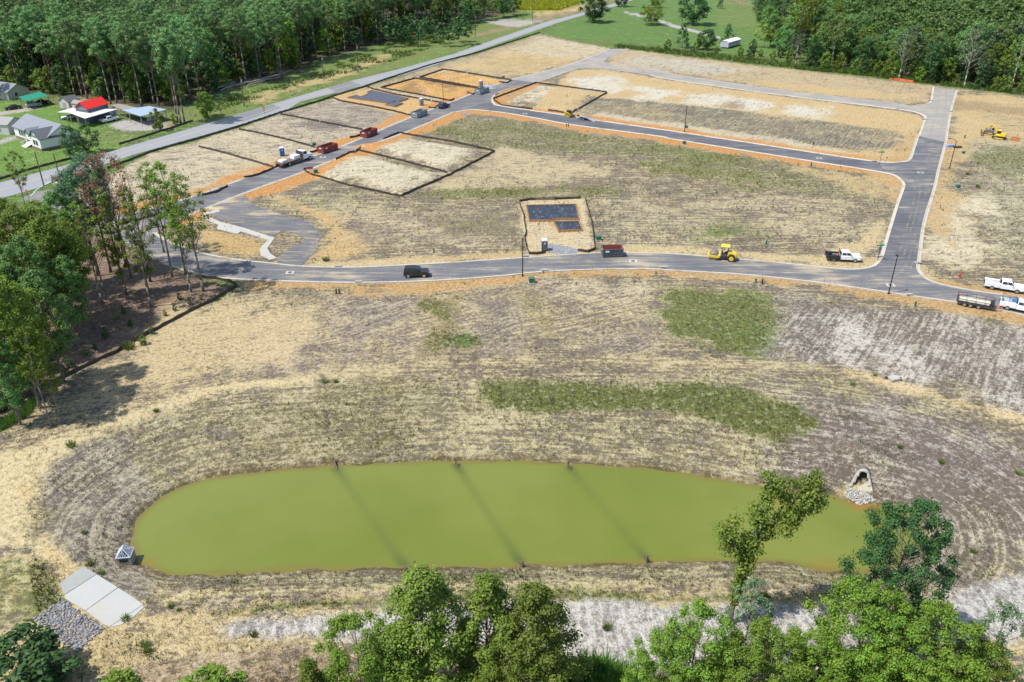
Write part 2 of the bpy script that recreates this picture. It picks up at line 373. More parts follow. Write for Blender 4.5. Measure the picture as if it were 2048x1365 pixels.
# --- raised pads
for P, h in PADS: zone(None, (.60,.53,.37), (.38,.32,.235), .42, .10, 1.5, 1.2, 20, world=P)
zone([(640,345),(705,302),(720,298),(690,325),(660,350)], ORANGE, TAN, .35, .0, 1.2, .8)
zone([(735,292),(810,272),(830,276),(790,292),(745,300)], ORANGE, TAN, .4, .0, 1.2, .8)
zone([(990,205),(1070,168),(1085,172),(1020,205),(1010,213)], ORANGE, TAN, .4, .0, 1.2, .8)
# --- between the two cross streets
zone([(1060,222),(1147,141),(1201,138),(1348,163),(1553,192),(1792,221),(1830,229),(1846,240),(1835,273),(1815,318),(1758,324),(1638,307),(1348,263)], TAN, (.50,.40,.22), .4, .05, 1.0, 1.0, 60)
for q in ([(1150,160),(1215,150),(1270,165),(1230,185),(1165,178)], [(1280,170),(1352,182),(1330,212),(1262,203)], [(1375,186),(1448,192),(1436,218),(1350,212)], [(1590,212),(1665,216),(1650,242),(1572,236)], [(1460,198),(1540,205),(1520,226),(1450,216)]):
    zone(q, (.62,.58,.47), (.40,.37,.29), .42, .06, 2, 2, 60)
zone([(1440,215),(1470,205),(1480,220),(1455,232)], PURP, TAN, .5, .02, 2, 2)
zone([(1175,196),(1300,204),(1480,222),(1640,240),(1800,262),(1822,285),(1812,300),(1700,305),(1500,276),(1320,250),(1150,228)], (.33,.29,.185), DGREY, .52, .30, 1.5, 1.5, 60)
zone([(1180,232),(1348,256),(1500,280),(1700,310),(1690,300),(1500,268),(1348,246),(1200,226)], (.54,.47,.33), PURP, .4, .05, 1.2, 1.5)
zone([(1270,197),(1400,211),(1560,229),(1760,256)], (.55,.43,.22), TAN, .4, .0, .6, .5, line=.9)
zone([(1700,230),(1840,245),(1830,275),(1780,262),(1680,244)], TAN, (.48,.30,.12), .4, .02, 2, 2, 60)
# --- beyond the far street
zone([(1225,130),(1219,104),(1262,99),(1400,119),(1600,142),(1870,173),(1860,203),(1820,211),(1775,204),(1348,148)], (.47,.37,.22), BROWN, .42, .06, 1.2, 1.5, 60)
zone([(1230,126),(1300,112),(1400,125),(1500,140),(1400,152),(1300,138)], (.50,.45,.34), PURP, .42, .1, 3, 3, 60)
zone([(1500,172),(1640,188),(1850,206),(1840,190),(1650,176),(1520,160)], TAN, (.56,.42,.20), .4, .02, 2, 2)
# --- east of the second street
zone([(1915,182),(2048,195),(2700,280),(2700,420),(2048,310),(1960,300),(1895,292)], TAN, (.50,.41,.25), .42, .04, 1.5, 2.5, 5)
zone([(1905,200),(2048,215),(2300,245),(2300,262),(2048,232),(1905,216)], BROWN, TAN, .5, .04, 2, 2)
zone([(1960,285),(2048,285),(2700,380),(2700,800),(2048,560),(1930,420)], (.45,.41,.26), (.27,.23,.18), .48, .42, 3, 3, 3)
zone([(1975,300),(2060,300),(2300,340),(2300,420),(2048,360),(1960,340)], (.33,.33,.17), (.28,.25,.17), .5, .6, 2, 3, 3)
zone([(1860,400),(1960,400),(1960,540),(1870,520)], CREAM, PURP, .35, .15, 3, 3)
# --- central block
zone([(830,262),(905,232),(990,236),(1140,256),(1300,280),(1500,310),(1640,332),(1740,352),(1760,410),(1600,390),(1300,330),(1000,300)], (.38,.335,.18), (.21,.19,.115), .54, .62, 3, 3, 8)
zone([(1000,300),(1180,320),(1240,350),(1100,370),(900,370)], (.50,.41,.24), (.36,.30,.24), .4, .12, 4, 4, 8)
zone([(1300,330),(1480,330),(1620,372),(1500,372),(1320,352)], (.30,.29,.13), OLIVE, .5, .65, 3, 3)
zone([(1360,300),(1480,318),(1460,332),(1380,322)], (.2,.25,.07), OLIVE, .5, .6, 2, 2)
zone([(1500,400),(1720,400),(1730,470),(1600,480),(1490,450)], (.50,.42,.25), PURP, .46, .3, 4, 4)
zone([(1560,330),(1770,360),(1780,400),(1740,400),(1650,360)], (.50,.36,.17), STRAW, .4, .1, 2, 2)
zone([(560,392),(700,395),(760,420),(700,440),(560,420)], (.40,.36,.19), PURP, .45, .4, 4, 4)
zone([(700,420),(850,430),(1030,440),(1020,490),(800,500),(660,480)], (.50,.41,.25), PURP, .45, .15, 4, 4, 8)
zone([(660,470),(790,455),(780,485),(690,500)], PURP, DGREY, .45, .05, 2, 3)
zone([(860,440),(1010,430),(1010,470),(880,470)], OLIVE, PURP, .5, .4, 3, 3)
zone([(1200,400),(1480,410),(1480,480),(1200,490)], (.49,.42,.255), (.29,.245,.19), .48, .3, 4, 4)
zone([(840,392),(1000,385),(1120,372),(1250,372),(1250,384),(1100,392),(880,404)], (.17,.20,.06), OLIVE, .5, .7, 2.6, 2.2)
zone([(1390,455),(1440,438),(1500,445),(1520,465),(1470,485),(1400,478)], (.09,.17,.035), (.17,.20,.06), .4, .7, 2.6, 2.2)
zone([(1430,452),(1490,452),(1490,470),(1440,470)], (.05,.14,.035), (.07,.15,.03), .4, .6, 1.5, 1)
zone([(500,391),(560,408),(640,440),(650,480),(620,520),(680,524),(760,500),(700,455),(640,420),(560,395)], (.54,.37,.16), STRAW, .4, .08, 1.5, 1.5)
zone([(403,440),(440,462),(530,488),(520,512),(405,500),(395,470)], (.50,.34,.14), BROWN, .42, .08, 1.2, 1.2)
zone([(441,424),(500,415),(470,440)], (.46,.31,.13), BROWN, .42, .08, 1, 1)
zone([(640,525),(900,512),(1040,500),(1050,513),(900,523),(700,533)], (.50,.36,.18), STRAW, .4, .08, 1, 1)
zone([(1195,490),(1350,492),(1640,512),(1730,470),(1770,440),(1760,500),(1640,530),(1348,506),(1200,505)], (.54,.42,.22), CREAM, .4, .06, 1.2, 1.2)
zone([(1038,402),(1165,397),(1192,500),(1150,508),(1056,511)], (.58,.47,.28), (.40,.31,.19), .42, .05, .5, .4, 8)
# --- front field
zone([(480,575),(700,590),(1000,580),(1300,572),(1320,690),(1000,700),(640,720),(480,800),(300,850),(100,900),(-200,1000),(0,840),(240,710)], (.50,.40,.215), (.30,.245,.185), .50, .16, 3, 3, 24)
for q in ([(655,600),(800,600),(790,680),(700,700),(650,660)], [(960,610),(1060,600),(1060,680),(950,680)], [(560,680),(660,690),(600,760),(520,740)], [(1120,640),(1300,640),(1300,690),(1100,690)]):
    zone(q, (.42,.35,.25), PURP, .52, .12, 3, 4, 40)
zone([(300,620),(470,600),(620,620),(600,700),(420,740),(200,800)], (.55,.43,.24), (.42,.35,.22), .4, .06, 4, 4, 24)
zone([(870,600),(910,600),(915,700),(870,700)], OLIVE, STRAW, .45, .6, 1.5, 2)
zone([(1040,590),(1090,590),(1130,690),(1080,690)], OLIVE, STRAW, .45, .5, 1.5, 2)
zone([(1090,560),(1320,565),(1310,610),(1100,600)], (.50,.42,.27), PURP, .45, .15, 2, 3)
zone([(895,675),(935,665),(955,690),(900,700)], (.08,.15,.035), OLIVE, .4, .7, 1, 1.2)
zone([(1330,572),(1440,580),(1545,590),(1562,640),(1552,685),(1520,700),(1440,690),(1350,660),(1320,620)], (.135,.20,.045), (.20,.23,.07), .42, .78, 2.2, 1.8)
zone([(1470,600),(1545,600),(1555,680),(1510,695),(1460,650)], (.10,.175,.04), (.15,.20,.05), .42, .7, 2.6, 2.2)
zone([(1560,590),(1700,600),(1850,620),(2048,655),(2700,780),(2700,1000),(2048,830),(1850,770),(1700,735),(1560,705)], (.46,.42,.36), (.24,.195,.17), .52, .12, 2, 2, 55)
zone([(1700,650),(1800,700),(1900,760),(2048,800),(2048,830),(1850,775),(1700,735)], (.56,.52,.45), PURP, .45, .06, 3, 3, 55)
# --- basin slopes
zone([(66,965),(96,910),(160,880),(300,822),(450,782),(650,762),(900,768),(1150,760),(1400,745),(1640,748),(1850,795),(2048,870),(2600,1050),(2600,1130),(2048,1140),(1920,1168),(1790,1160),(1300,1150),(700,1155),(400,1172),(300,1196),(200,1150),(140,1110),(80,1040)], (.44,.38,.205), (.27,.225,.145), .51, .30, .8, .7, 999)
zone([(66,965),(96,910),(160,880),(240,860),(300,960),(260,1060),(300,1180),(200,1150),(140,1110),(80,1040)], (.40,.35,.25), (.235,.195,.16), .5, .2, 1, 1, 999)
zone([(640,775),(900,770),(960,800),(760,850),(560,840)], (.36,.31,.17), OLIVE, .5, .34, 4, 4, 999)
zone([(1640,800),(1750,790),(1900,840),(2048,890),(2600,1060),(2600,1130),(2048,1140),(1920,1165),(1850,1100),(1800,1010),(1680,960),(1540,950),(1540,880)], (.40,.355,.305), (.22,.165,.145), .55, .1, 2.5, 3, 999)
zone([(1590,770),(1700,790),(1900,860),(2048,910),(2048,960),(1800,900),(1600,820)], (.36,.315,.28), (.235,.185,.165), .55, .1, 2.5, 3, 999)
zone([(960,770),(1120,765),(1290,776),(1400,774),(1560,802),(1640,838),(1600,850),(1550,868),(1440,828),(1250,806),(1090,806),(1000,800)], (.13,.18,.04), (.19,.20,.06), .45, .85, 1.4, 1.2)
zone([(1380,790),(1480,795),(1600,825),(1570,855),(1460,830),(1380,806)], (.09,.16,.035), (.13,.18,.04), .45, .8, 1.8, 1.4)
zone([(1130,910),(1300,900),(1480,930),(1640,960),(1720,985),(1700,1004),(1553,975),(1348,940),(1200,922)], (.56,.45,.22), (.38,.30,.15), .42, .08, .8, .8, 999)
zone([(1660,960),(1700,935),(1740,930),(1765,990),(1745,1012),(1690,1000)], (.56,.44,.21), OLIVE, .42, .12, .6, .8)
zone([(320,995),(420,950),(640,925),(920,912),(1290,928),(1290,938),(910,921),(700,930),(480,946),(340,985)], (.36,.30,.13), (.27,.235,.10), .5, .35, .6, .6, 999)
zone([(640,748),(1000,725),(1300,722),(1640,738),(1850,788),(2048,842),(2300,915)], (.58,.48,.27), STRAW, .42, .06, 1.4, 1.6, line=.8, k=.6)
zone([(1700,745),(1850,785),(1960,818),(2048,840),(2300,920)], (.60,.46,.24), TAN, .4, .04, 1.2, 1.4, line=1.2, k=.8)
zone([(-300,1020),(0,905),(160,858),(420,770),(640,745),(640,765),(450,784),(300,824),(160,882),(96,912),(66,968),(80,1040),(140,1112),(110,1160),(60,1080),(0,1080),(-300,1150)], (.58,.475,.265), (.44,.36,.21), .38, .06, .9, 1.0, 24)
zone([(40,960),(70,1000),(90,1060),(140,1120),(100,1130),(50,1050)], (.60,.46,.23), STRAW, .38, .04, .9, 1)
# --- south of the basin
zone([(-600,1800),(-600,1150),(0,1085),(60,1090),(130,1150),(300,1200),(460,1180),(700,1165),(1000,1160),(1300,1158),(1700,1168),(1920,1172),(2048,1140),(3000,1100),(3000,1800)], STRAW, PURP, .42, .12, 1, 1, 4)
zone([(-300,1090),(20,1090),(80,1110),(120,1180),(90,1230),(20,1230),(-300,1240)], (.40,.36,.16), OLIVE, .48, .5, 1, 1)
zone([(30,1170),(90,1140),(115,1195),(60,1225)], (.19,.20,.055), OLIVE, .45, .6, .8, .8)
zone([(300,1150),(520,1152),(820,1142),(1300,1132),(1533,1130),(1533,1136),(1300,1150),(820,1160),(520,1170),(320,1185)], (.55,.46,.25), OLIVE, .42, .22, .6, .6, 999)
zone([(430,1206),(600,1187),(760,1183),(1000,1172),(1160,1170),(1400,1176),(1700,1172)], (.19,.21,.06), STRAW, .42, .55, .6, .7, line=.55)
zone([(300,1210),(470,1220),(470,1260),(330,1290),(240,1290)], (.56,.44,.23), STRAW, .42, .1, 1, 1)
zone([(440,1222),(560,1205),(760,1200),(1000,1188),(1400,1186),(1750,1192),(1930,1162),(2048,1125),(2600,980),(2800,1150),(2048,1262),(1800,1300),(1500,1330),(1200,1330),(1000,1290),(740,1265),(520,1258),(455,1248)], (.54,.515,.475), (.43,.40,.355), .50, .04, .8, .8, 94)
zone([(180,1320),(330,1290),(520,1262),(740,1270),(900,1300),(1000,1450),(100,1500)], (.42,.32,.195), (.27,.19,.12), .48, .14, 1.2, 1.2, 20)
# --- bare soil along the kerbs
dst = np.full(X.shape, 1e9)
inn = (np.abs(X) < 260) & (Y > 100) & (Y < 420)
for P in (w_A, w_B): dst[inn] = np.minimum(dst[inn], sdist(P, X[inn], Y[inn]))
def bare(dist, width, a, b, cond=None, full=.82):
    q = sstep(width + 1.3, width - 1.3, dist + (n_mid + n_big * 1.3 + n_hug * 1.5 + n_sm * .5) * 2.4) * (dist < 50) * (full - .5 * np.clip(n_big + n_mid, 0, 1))
    if cond is not None: q = q * cond
    ca[:] += (np.array(a) - ca) * q[:, None]; cb[:] += (np.array(b) - cb) * q[:, None]; mx[:, 0] += (.38 - mx[:, 0]) * q; mx[:, 1] += (.02 - mx[:, 1]) * q
bare(dst, 4.4, (.52,.25,.075), (.70,.40,.16), None, 1.0)
dd = np.full(X.shape, 1e9); dd[inn] = sdist(w_D, X[inn], Y[inn])
bare(dd, 4.8, (.49,.335,.155), (.48,.29,.12), sstep(86, 88, X) * sstep(330, 300, Y))
de = np.full(X.shape, 1e9); de[inn] = sdist(w_E, X[inn], Y[inn])
south = (ldist(ats(EL), X, Y) < np.minimum(9, ldist(ats(EU), X, Y))) & (X > -48)
bare(de, 3.5, (.47,.29,.12), (.46,.25,.09), south, .95)
bare(de, 1.3, (.54,.43,.24), STRAW, ~south & (X > -45))
# --- wet rim of the basin
q = sstep(1.1, .2, POND_D + n_sm * .9)
ca += (np.array((.20,.15,.07)) - ca) * q[:, None]; cb += (np.array((.15,.12,.055)) - cb) * q[:, None]; mx[:, 1] *= 1 - q
ca *= .82; cb *= .56
# --- coordinates that run along tracks and rows
a_ = np.radians(np.where(ang == 999, 0, ang)); su = X * np.cos(a_) + Y * np.sin(a_); sv = -X * np.sin(a_) + Y * np.cos(a_)
sv = np.where(ang == 999, POND_D, sv)
ny, nx = GX.shape
idx = np.arange(nx * ny).reshape(ny, nx)
F = np.stack([idx[:-1, :-1], idx[:-1, 1:], idx[1:, 1:], idx[1:, :-1]], -1).reshape(-1, 4)
def ground_material():
    m, n, N, L, b = nmat('site_soil')
    A, B, M, S = attr(n, 'soil_a'), attr(n, 'soil_b'), attr(n, 'soil_mix'), attr(n, 'soil_run')
    sx = N.new('ShaderNodeSeparateXYZ'); L.new(M, sx.inputs[0])
    p = geopos(n)
    rows = noise(n, S, 1.0, 4, .65, (.14, 1.5, 1)); fine = noise(n, p, 3.6, 4, .7); med = noise(n, p, 1.15, 5, .68); mid = noise(n, p, .25, 4, .62); big = noise(n, p, .06, 3, .55)
    def wsum(*t):
        o = None
        for x, k in t: q = mth(n, 'MULTIPLY', x, k); o = q if o is None else mth(n, 'ADD', o, q)
        return o
    v = wsum((rows, .30), (fine, .22), (med, .24), (mid, .16), (big, .08))
    v = mth(n, 'ADD', v, mth(n, 'MULTIPLY', mth(n, 'SUBTRACT', sx.outputs[0], .5), .5))
    f = sst(n, .465, .535, v)
    c = mixc(n, f, A, B)
    # bleached and mulched stretches a few metres wide
    pv = wsum((mid, .6), (rows, .4)); rw = sst(n, .07, .14, sx.outputs[1])
    c = mixc(n, mth(n, 'MULTIPLY', mth(n, 'MULTIPLY', sst(n, .53, .60, pv), rw), .50), c, (.155, .125, .105))
    c = mixc(n, mth(n, 'MULTIPLY', sst(n, .46, .38, pv), .35), c, mixc(n, .6, c, (.52, .46, .34)))
    g2 = noise(n, p, .1, 3, .5)
    gv = mth(n, 'ADD', wsum((med, .45), (fine, .3), (g2, .25)), mth(n, 'MULTIPLY', mth(n, 'SUBTRACT', sx.outputs[1], .5), .36))
    gf = mth(n, 'MULTIPLY', sst(n, .50, .565, gv), .85)
    gc = mixc(n, noise(n, p, .5, 4), (.075, .095, .022), (.15, .15, .045))
    c = mixc(n, gf, c, gc)
    h1 = noise(n, p, 4.6, 3, .7); h2 = noise(n, p, 1.7, 4, .62); h3 = noise(n, p, .62, 4, .62)
    dk = mixc(n, noise(n, p, .21, 3), (.085, .07, .055), (.085, .085, .04))
    c = mixc(n, mth(n, 'MULTIPLY', sst(n, .53, .60, h1), .50), c, mixc(n, .65, c, dk))
    c = mixc(n, mth(n, 'MULTIPLY', sst(n, .535, .60, h2), .60), c, mixc(n, .62, c, dk))
    c = mixc(n, mth(n, 'MULTIPLY', mth(n, 'MULTIPLY', sst(n, .54, .60, h3), .55), sst(n, .03, .14, sx.outputs[1])), c, mixc(n, .60, c, dk))
    c = mixc(n, mth(n, 'MULTIPLY', sst(n, .46, .38, h2), .45), c, mixc(n, .5, c, (.62, .56, .43)))
    L.new(c, b.inputs['Base Color']); b.inputs['Roughness'].default_value = .95; b.inputs['Specular IOR Level'].default_value = .1
    hh = mth(n, 'ADD', mth(n, 'MULTIPLY', h1, .8), mth(n, 'MULTIPLY', h2, .9)); bump(n, b, hh, .8, .30)
    return m
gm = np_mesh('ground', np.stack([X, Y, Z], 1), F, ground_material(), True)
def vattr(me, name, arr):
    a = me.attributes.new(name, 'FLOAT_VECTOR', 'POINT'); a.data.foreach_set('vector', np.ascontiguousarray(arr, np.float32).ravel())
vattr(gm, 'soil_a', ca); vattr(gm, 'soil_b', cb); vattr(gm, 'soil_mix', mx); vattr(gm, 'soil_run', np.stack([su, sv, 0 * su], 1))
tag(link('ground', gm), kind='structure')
def sample(xs, ys):
    """what the ground is like at points: colours and amounts of the nearest grid point, height"""
    i = np.clip(np.searchsorted(gx, xs), 1, nx - 1); i -= (xs - gx[i - 1]) < (gx[i] - xs)
    j = np.clip(np.searchsorted(gy, ys), 1, ny - 1); j -= (ys - gy[j - 1]) < (gy[j] - ys)
    k = j * nx + i; return k

# ------------------------------------------------------------------ water
def water():
    pw = smooth(ats(POND_PX, ZW), 4, True)
    xs = [p[0] for p in pw]; ys = [p[1] for p in pw]
    x = np.arange(min(xs) - 3, max(xs) + 3, .5); y = np.arange(min(ys) - 3, max(ys) + 3, .5)
    A, B = np.meshgrid(x, y); a, b = A.ravel(), B.ravel(); d = sdist(pw, a, b)
    idx = np.arange(len(a)).reshape(len(y), len(x))
    F = np.stack([idx[:-1, :-1], idx[:-1, 1:], idx[1:, 1:], idx[1:, :-1]], -1).reshape(-1, 4)
    F = F[(d[F] < 1.2).all(1)]; used = np.unique(F); remap = np.zeros(len(a), int); remap[used] = np.arange(len(used))
    depth = np.clip(-d[used], 0, 9)
    m, n, N, L, bs = nmat('pond_water')
    D = attr(n, 'water', 'Vector'); s = N.new('ShaderNodeSeparateXYZ'); L.new(D, s.inputs[0]); p = geopos(n)
    nz = noise(n, p, .25, 4, .6)
    dep = mth(n, 'ADD', s.outputs[0], mth(n, 'MULTIPLY', mth(n, 'SUBTRACT', nz, .5), 1.6))
    c = mixc(n, sst(n, .3, .7, noise(n, p, .045, 4, .55)), (.120, .146, .018), (.156, .175, .031))
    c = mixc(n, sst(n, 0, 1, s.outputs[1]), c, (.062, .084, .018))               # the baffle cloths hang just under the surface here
    c = mixc(n, sst(n, 1.0, .0, dep), c, (.150, .132, .026))                     # shallow margin
    c = mixc(n, mth(n, 'MULTIPLY', sst(n, 0, 1, s.outputs[2]), .8), c, (.235, .115, .020))   # silt by the pipe
    L.new(c, bs.inputs['Base Color']); bs.inputs['Roughness'].default_value = .16; bs.inputs['Specular IOR Level'].default_value = .4
    bump(n, bs, noise(n, p, 1.6, 4, .6), .10, .03)
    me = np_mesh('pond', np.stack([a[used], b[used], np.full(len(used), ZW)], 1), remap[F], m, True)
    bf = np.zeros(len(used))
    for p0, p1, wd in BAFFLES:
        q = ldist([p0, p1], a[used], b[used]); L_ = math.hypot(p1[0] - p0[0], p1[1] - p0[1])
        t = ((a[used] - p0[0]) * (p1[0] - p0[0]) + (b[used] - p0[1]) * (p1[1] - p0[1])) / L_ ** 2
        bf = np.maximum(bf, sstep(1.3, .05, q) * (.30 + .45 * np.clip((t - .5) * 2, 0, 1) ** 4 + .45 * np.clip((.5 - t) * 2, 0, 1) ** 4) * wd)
    c0 = at(1728, 1008, ZW); c1 = at(1660, 1128, ZW); c2 = at(1560, 1000, ZW); c3 = at(300, 1126, ZW)
    si = np.maximum.reduce([sstep(3.4, .5, np.hypot(a[used] - c0[0], (b[used] - c0[1]) * 1.5)), .4 * sstep(3.5, .5, np.hypot((a[used] - c1[0]) * .8, (b[used] - c1[1]) * 1.6)),
                            .45 * sstep(3.0, .3, np.hypot((a[used] - c2[0]) * .7, (b[used] - c2[1]) * 1.2)), .5 * sstep(1.8, .2, np.hypot(a[used] - c3[0], b[used] - c3[1]))])
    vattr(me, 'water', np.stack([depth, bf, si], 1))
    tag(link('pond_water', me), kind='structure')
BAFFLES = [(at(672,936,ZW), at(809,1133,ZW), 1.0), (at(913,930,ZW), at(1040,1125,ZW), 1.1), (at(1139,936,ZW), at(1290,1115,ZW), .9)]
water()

# ------------------------------------------------------------------ pavings
def asphalt(name, col, dust, rot, amt=.5, worn=(.17, .165, .16)):
    m, n, N, L, b = nmat(name); p = geopos(n)
    s1 = noise(n, p, .35, 6, .68, (.22, 1.6, 1), rot); s2 = noise(n, p, .10, 4, .6); s3 = noise(n, p, 6, 5, .7)
    v = mth(n, 'ADD', mth(n, 'ADD', mth(n, 'MULTIPLY', s1, .55), mth(n, 'MULTIPLY', s2, .45)), (amt - .5) * .4)
    c = mixc(n, s3, tuple(x * .8 for x in col), tuple(x * 1.25 for x in col))
    c = mixc(n, mth(n, 'MULTIPLY', sst(n, .40, .62, v), .55), c, worn)
    c = mixc(n, mth(n, 'MULTIPLY', sst(n, .55, .68, v), .75), c, dust)
    t = noise(n, p, .9, 5, .7, (.1, 2.2, 1), rot)
    c = mixc(n, mth(n, 'MULTIPLY', sst(n, .55, .66, t), .6), c, dust)
    L.new(c, b.inputs['Base Color']); b.inputs['Roughness'].default_value = .9; bump(n, b, s3, .25, .03); return m
def paving(name, pts, z, mat, kind='structure'):
    return tag(MB().sheet(pts, z).build(name, mat), kind=kind)
BASE = (.064, .069, .082)
paving('street', w_entry, .030, asphalt('street_dusty', (.15,.145,.14), DUST, .6, .55))
paving('street', w_A, .034, asphalt('street_along', (.080,.084,.096), (.40,.32,.21), hd((560,340),(900,215)), .56))
paving('street', w_B, .038, asphalt('street_cross', BASE, (.40,.32,.21), hd((1080,230),(1700,330)), .44))
paving('street', w_D, .042, asphalt('street_side', BASE, (.40,.34,.25), hd((1800,540),(1850,300)), .56))
paving('street', w_E, .046, asphalt('street_front', (.082,.086,.098), (.40,.33,.22), 0.0, .64))
paving('parking_lot', w_lot, .050, asphalt('lot_asphalt', (.085,.088,.098), (.55,.41,.20), .5, .58))
paving('gravel_road', w_gravel, .040, asphalt('crushed_stone', (.20,.195,.185), (.36,.30,.215), -.25, .66, (.275,.26,.235)))
paving('road', w_main, .036, asphalt('old_road', (.225,.23,.24), (.27,.265,.26), hd((430,255),(900,113)), .40, (.26,.262,.27)))
# repaired darker stretches of the public road
pm = asphalt('road_patch', (.15,.155,.165), (.25,.25,.25), hd((430,255),(900,113)), .35)
for q in ([(655,176),(700,163),(722,170),(676,188)], [(470,232),(545,209),(562,216),(486,244)]):
    paving('road_patch', ats(q), .040, pm)
# lane markings of the public road
def strip(pts, hw, z, name, mat, kind='structure'):
    V, F = [], []
    for i, p in enumerate(pts):
        a = pts[max(i - 1, 0)]; b = pts[min(i + 1, len(pts) - 1)]; d = Vector((b[0] - a[0], b[1] - a[1])).normalized(); nn = (-d.y, d.x)
        V += [(p[0] + nn[0] * hw, p[1] + nn[1] * hw, z), (p[0] - nn[0] * hw, p[1] - nn[1] * hw, z)]
        if i: k = 2 * i; F.append((k - 2, k - 1, k + 1, k))
    return tag(MB().add(V, F).build(name, mat), kind=kind)
yl = plain('faded_yellow_paint', (.42,.36,.20), .8, dirt=(.25,.24,.22), dirtamt=.8); wl = plain('faded_white_paint', (.55,.55,.53), .8, dirt=(.25,.24,.22), dirtamt=.6)
wu, wlw = ats(MAINU), ats(MAINL)
mid = []
for p in smooth(wu, 3):
    q = min(smooth(wlw, 6), key=lambda r: (r[0] - p[0]) ** 2 + (r[1] - p[1]) ** 2); mid.append(((p[0] + q[0]) / 2, (p[1] + q[1]) / 2))
strip(mid, .13, .044, 'road_marking', yl)
strip([at(*p) for p in [(62,392),(75,378),(100,364),(140,350.5),(260,311)]], .09, .044, 'road_marking', wl)
# kerbs
def kerb_mat():
    m, n, N, L, b = nmat('kerb_concrete'); p = geopos(n)
    c = mixc(n, noise(n, p, 1.2, 6, .7), (.36,.33,.27), (.48,.45,.39)); c = mixc(n, sst(n, .5, .66, noise(n, p, .28, 4, .65)), c, (.36,.27,.15))
    L.new(c, b.inputs['Base Color']); b.inputs['Roughness'].default_value = .9; return m
KM = kerb_mat()
def kerb(px, side, closed=False):
    P = smooth(ats(px), 4); sec = [(-.18, .05), (.22, .062), (.30, .15), (.50, .165), (.52, -.2)]
    V, F = [], []
    for i, p in enumerate(P):
        a = P[max(i - 1, 0)]; b = P[min(i + 1, len(P) - 1)]; d = Vector((b[0] - a[0], b[1] - a[1])).normalized(); nn = (-d.y * side, d.x * side)
        V += [(p[0] + nn[0] * o, p[1] + nn[1] * o, z) for o, z in sec]
        if i:
            k = len(sec); b0 = (i - 1) * k
            F += [((b0 + j, b0 + j + 1, b0 + k + j + 1, b0 + k + j) if side < 0 else (b0 + j + 1, b0 + j, b0 + k + j, b0 + k + j + 1)) for j in range(k - 1)]
    return tag(MB().add(V, F).build('kerb', KM), kind='structure')
kerb(AL + [(1137,131),(1219,99)], 1)
kerb([(1201,137),(1170,137),(1147,140),(1072,166)] + AR[1:] + BU[1:-1] + [(1800,325)] + DL[::-1][1:], 1)
kerb(JB[::-1] + BL[::-1] + DL2[1:] + EU[1:], 1)
kerb(DR, -1); kerb(EL[:-2], 1)
kerb([(1225,132),(1300,139),(1348,149),(1553,179),(1775,205),(1820,212),(1850,209),(1861,203),(1866,174)], -1)
kerb([(1300,151),(1348,161),(1553,190),(1792,219),(1832,226),(1846,232),(1849,239),(1837,273)], 1)
kerb([(1915,181),(1903,222),(1893,285)], -1)
# footpath of the mailbox kiosk
pc = plain('new_concrete', (.37,.36,.32), .85, var=.08, scale=.8, dirt=(.50,.42,.28), dirtamt=.4)
tag(MB().sheet(ats(PATH), .02, .11).build('pavement', pc), kind='structure')

# mud tracked along the streets: broken tyre lines
def mud():
    m, n, N, L, b = nmat('tracked_mud'); p = geopos(n)
    L.new(mixc(n, noise(n, p, 1.4, 4), (.36,.29,.19), (.46,.385,.27)), b.inputs['Base Color']); b.inputs['Roughness'].default_value = .95
    a = mth(n, 'MULTIPLY', sst(n, .44, .62, noise(n, p, .45, 5, .7)), mth(n, 'MULTIPLY', sst(n, .36, .6, noise(n, p, 4, 4, .7)), .55)); L.new(a, b.inputs['Alpha']); return m
MUD = mud()
for px, hw in [([(520,545),(640,549),(800,547),(1000,533),(1180,524),(1400,524),(1560,541),(1700,559)],.18),([(560,541),(700,543),(900,538),(1060,527),(1250,518),(1420,519),(1560,532),(1680,546)],.2),([(1600,546),(1700,556),(1780,556),(1812,530),(1828,480),(1846,410),(1858,350)],.2),([(1590,556),(1700,568),(1800,565),(1822,535),(1836,485),(1852,415),(1862,352)],.2),
        ([(1700,345),(1780,350),(1822,362),(1828,400),(1806,480),(1790,530)],.18),([(1690,338),(1790,343),(1834,358),(1838,400),(1816,480),(1800,540)],.18),([(1920,598),(1850,580),(1800,566),(1720,560)],.25),([(1850,330),(1860,300),(1868,285)],.4),([(1870,335),(1876,305),(1880,287)],.4),
        ([(450,408),(560,362),(680,314),(800,262),(900,218),(985,190)],.22),([(470,414),(580,364),(690,318),(810,266),(900,224),(960,206),(1030,214),(1100,233)],.22),([(1020,170),(960,196),(905,212),(800,255)],.3),([(1000,196),(1010,210),(1100,230),(1300,262),(1500,292),(1700,324)],.14),
        ([(1100,515),(1112,523),(1150,530),(1210,532)],.3),([(1130,512),(1150,519),(1200,524)],.3),([(1875,285),(1884,250),(1890,215),(1892,182)],.35),([(1858,280),(1868,240),(1876,205),(1880,180)],.35),([(1100,152),(1160,132),(1230,124),(1290,142),(1400,160),(1600,190),(1800,216),(1860,232)],.35),([(1060,160),(1150,128),(1220,106)],.35),([(1645,566),(1655,550),(1664,540)],.5),([(415,425),(480,440),(560,452),(620,470),(620,500),(590,535)],.4),([(430,415),(520,428),(600,450),(632,478),(628,505),(610,535)],.3)]:
    strip(smooth(ats(px), 6), hw, .062 + .0015 * (hash(px[0]) % 7), 'tyre_track', MUD)
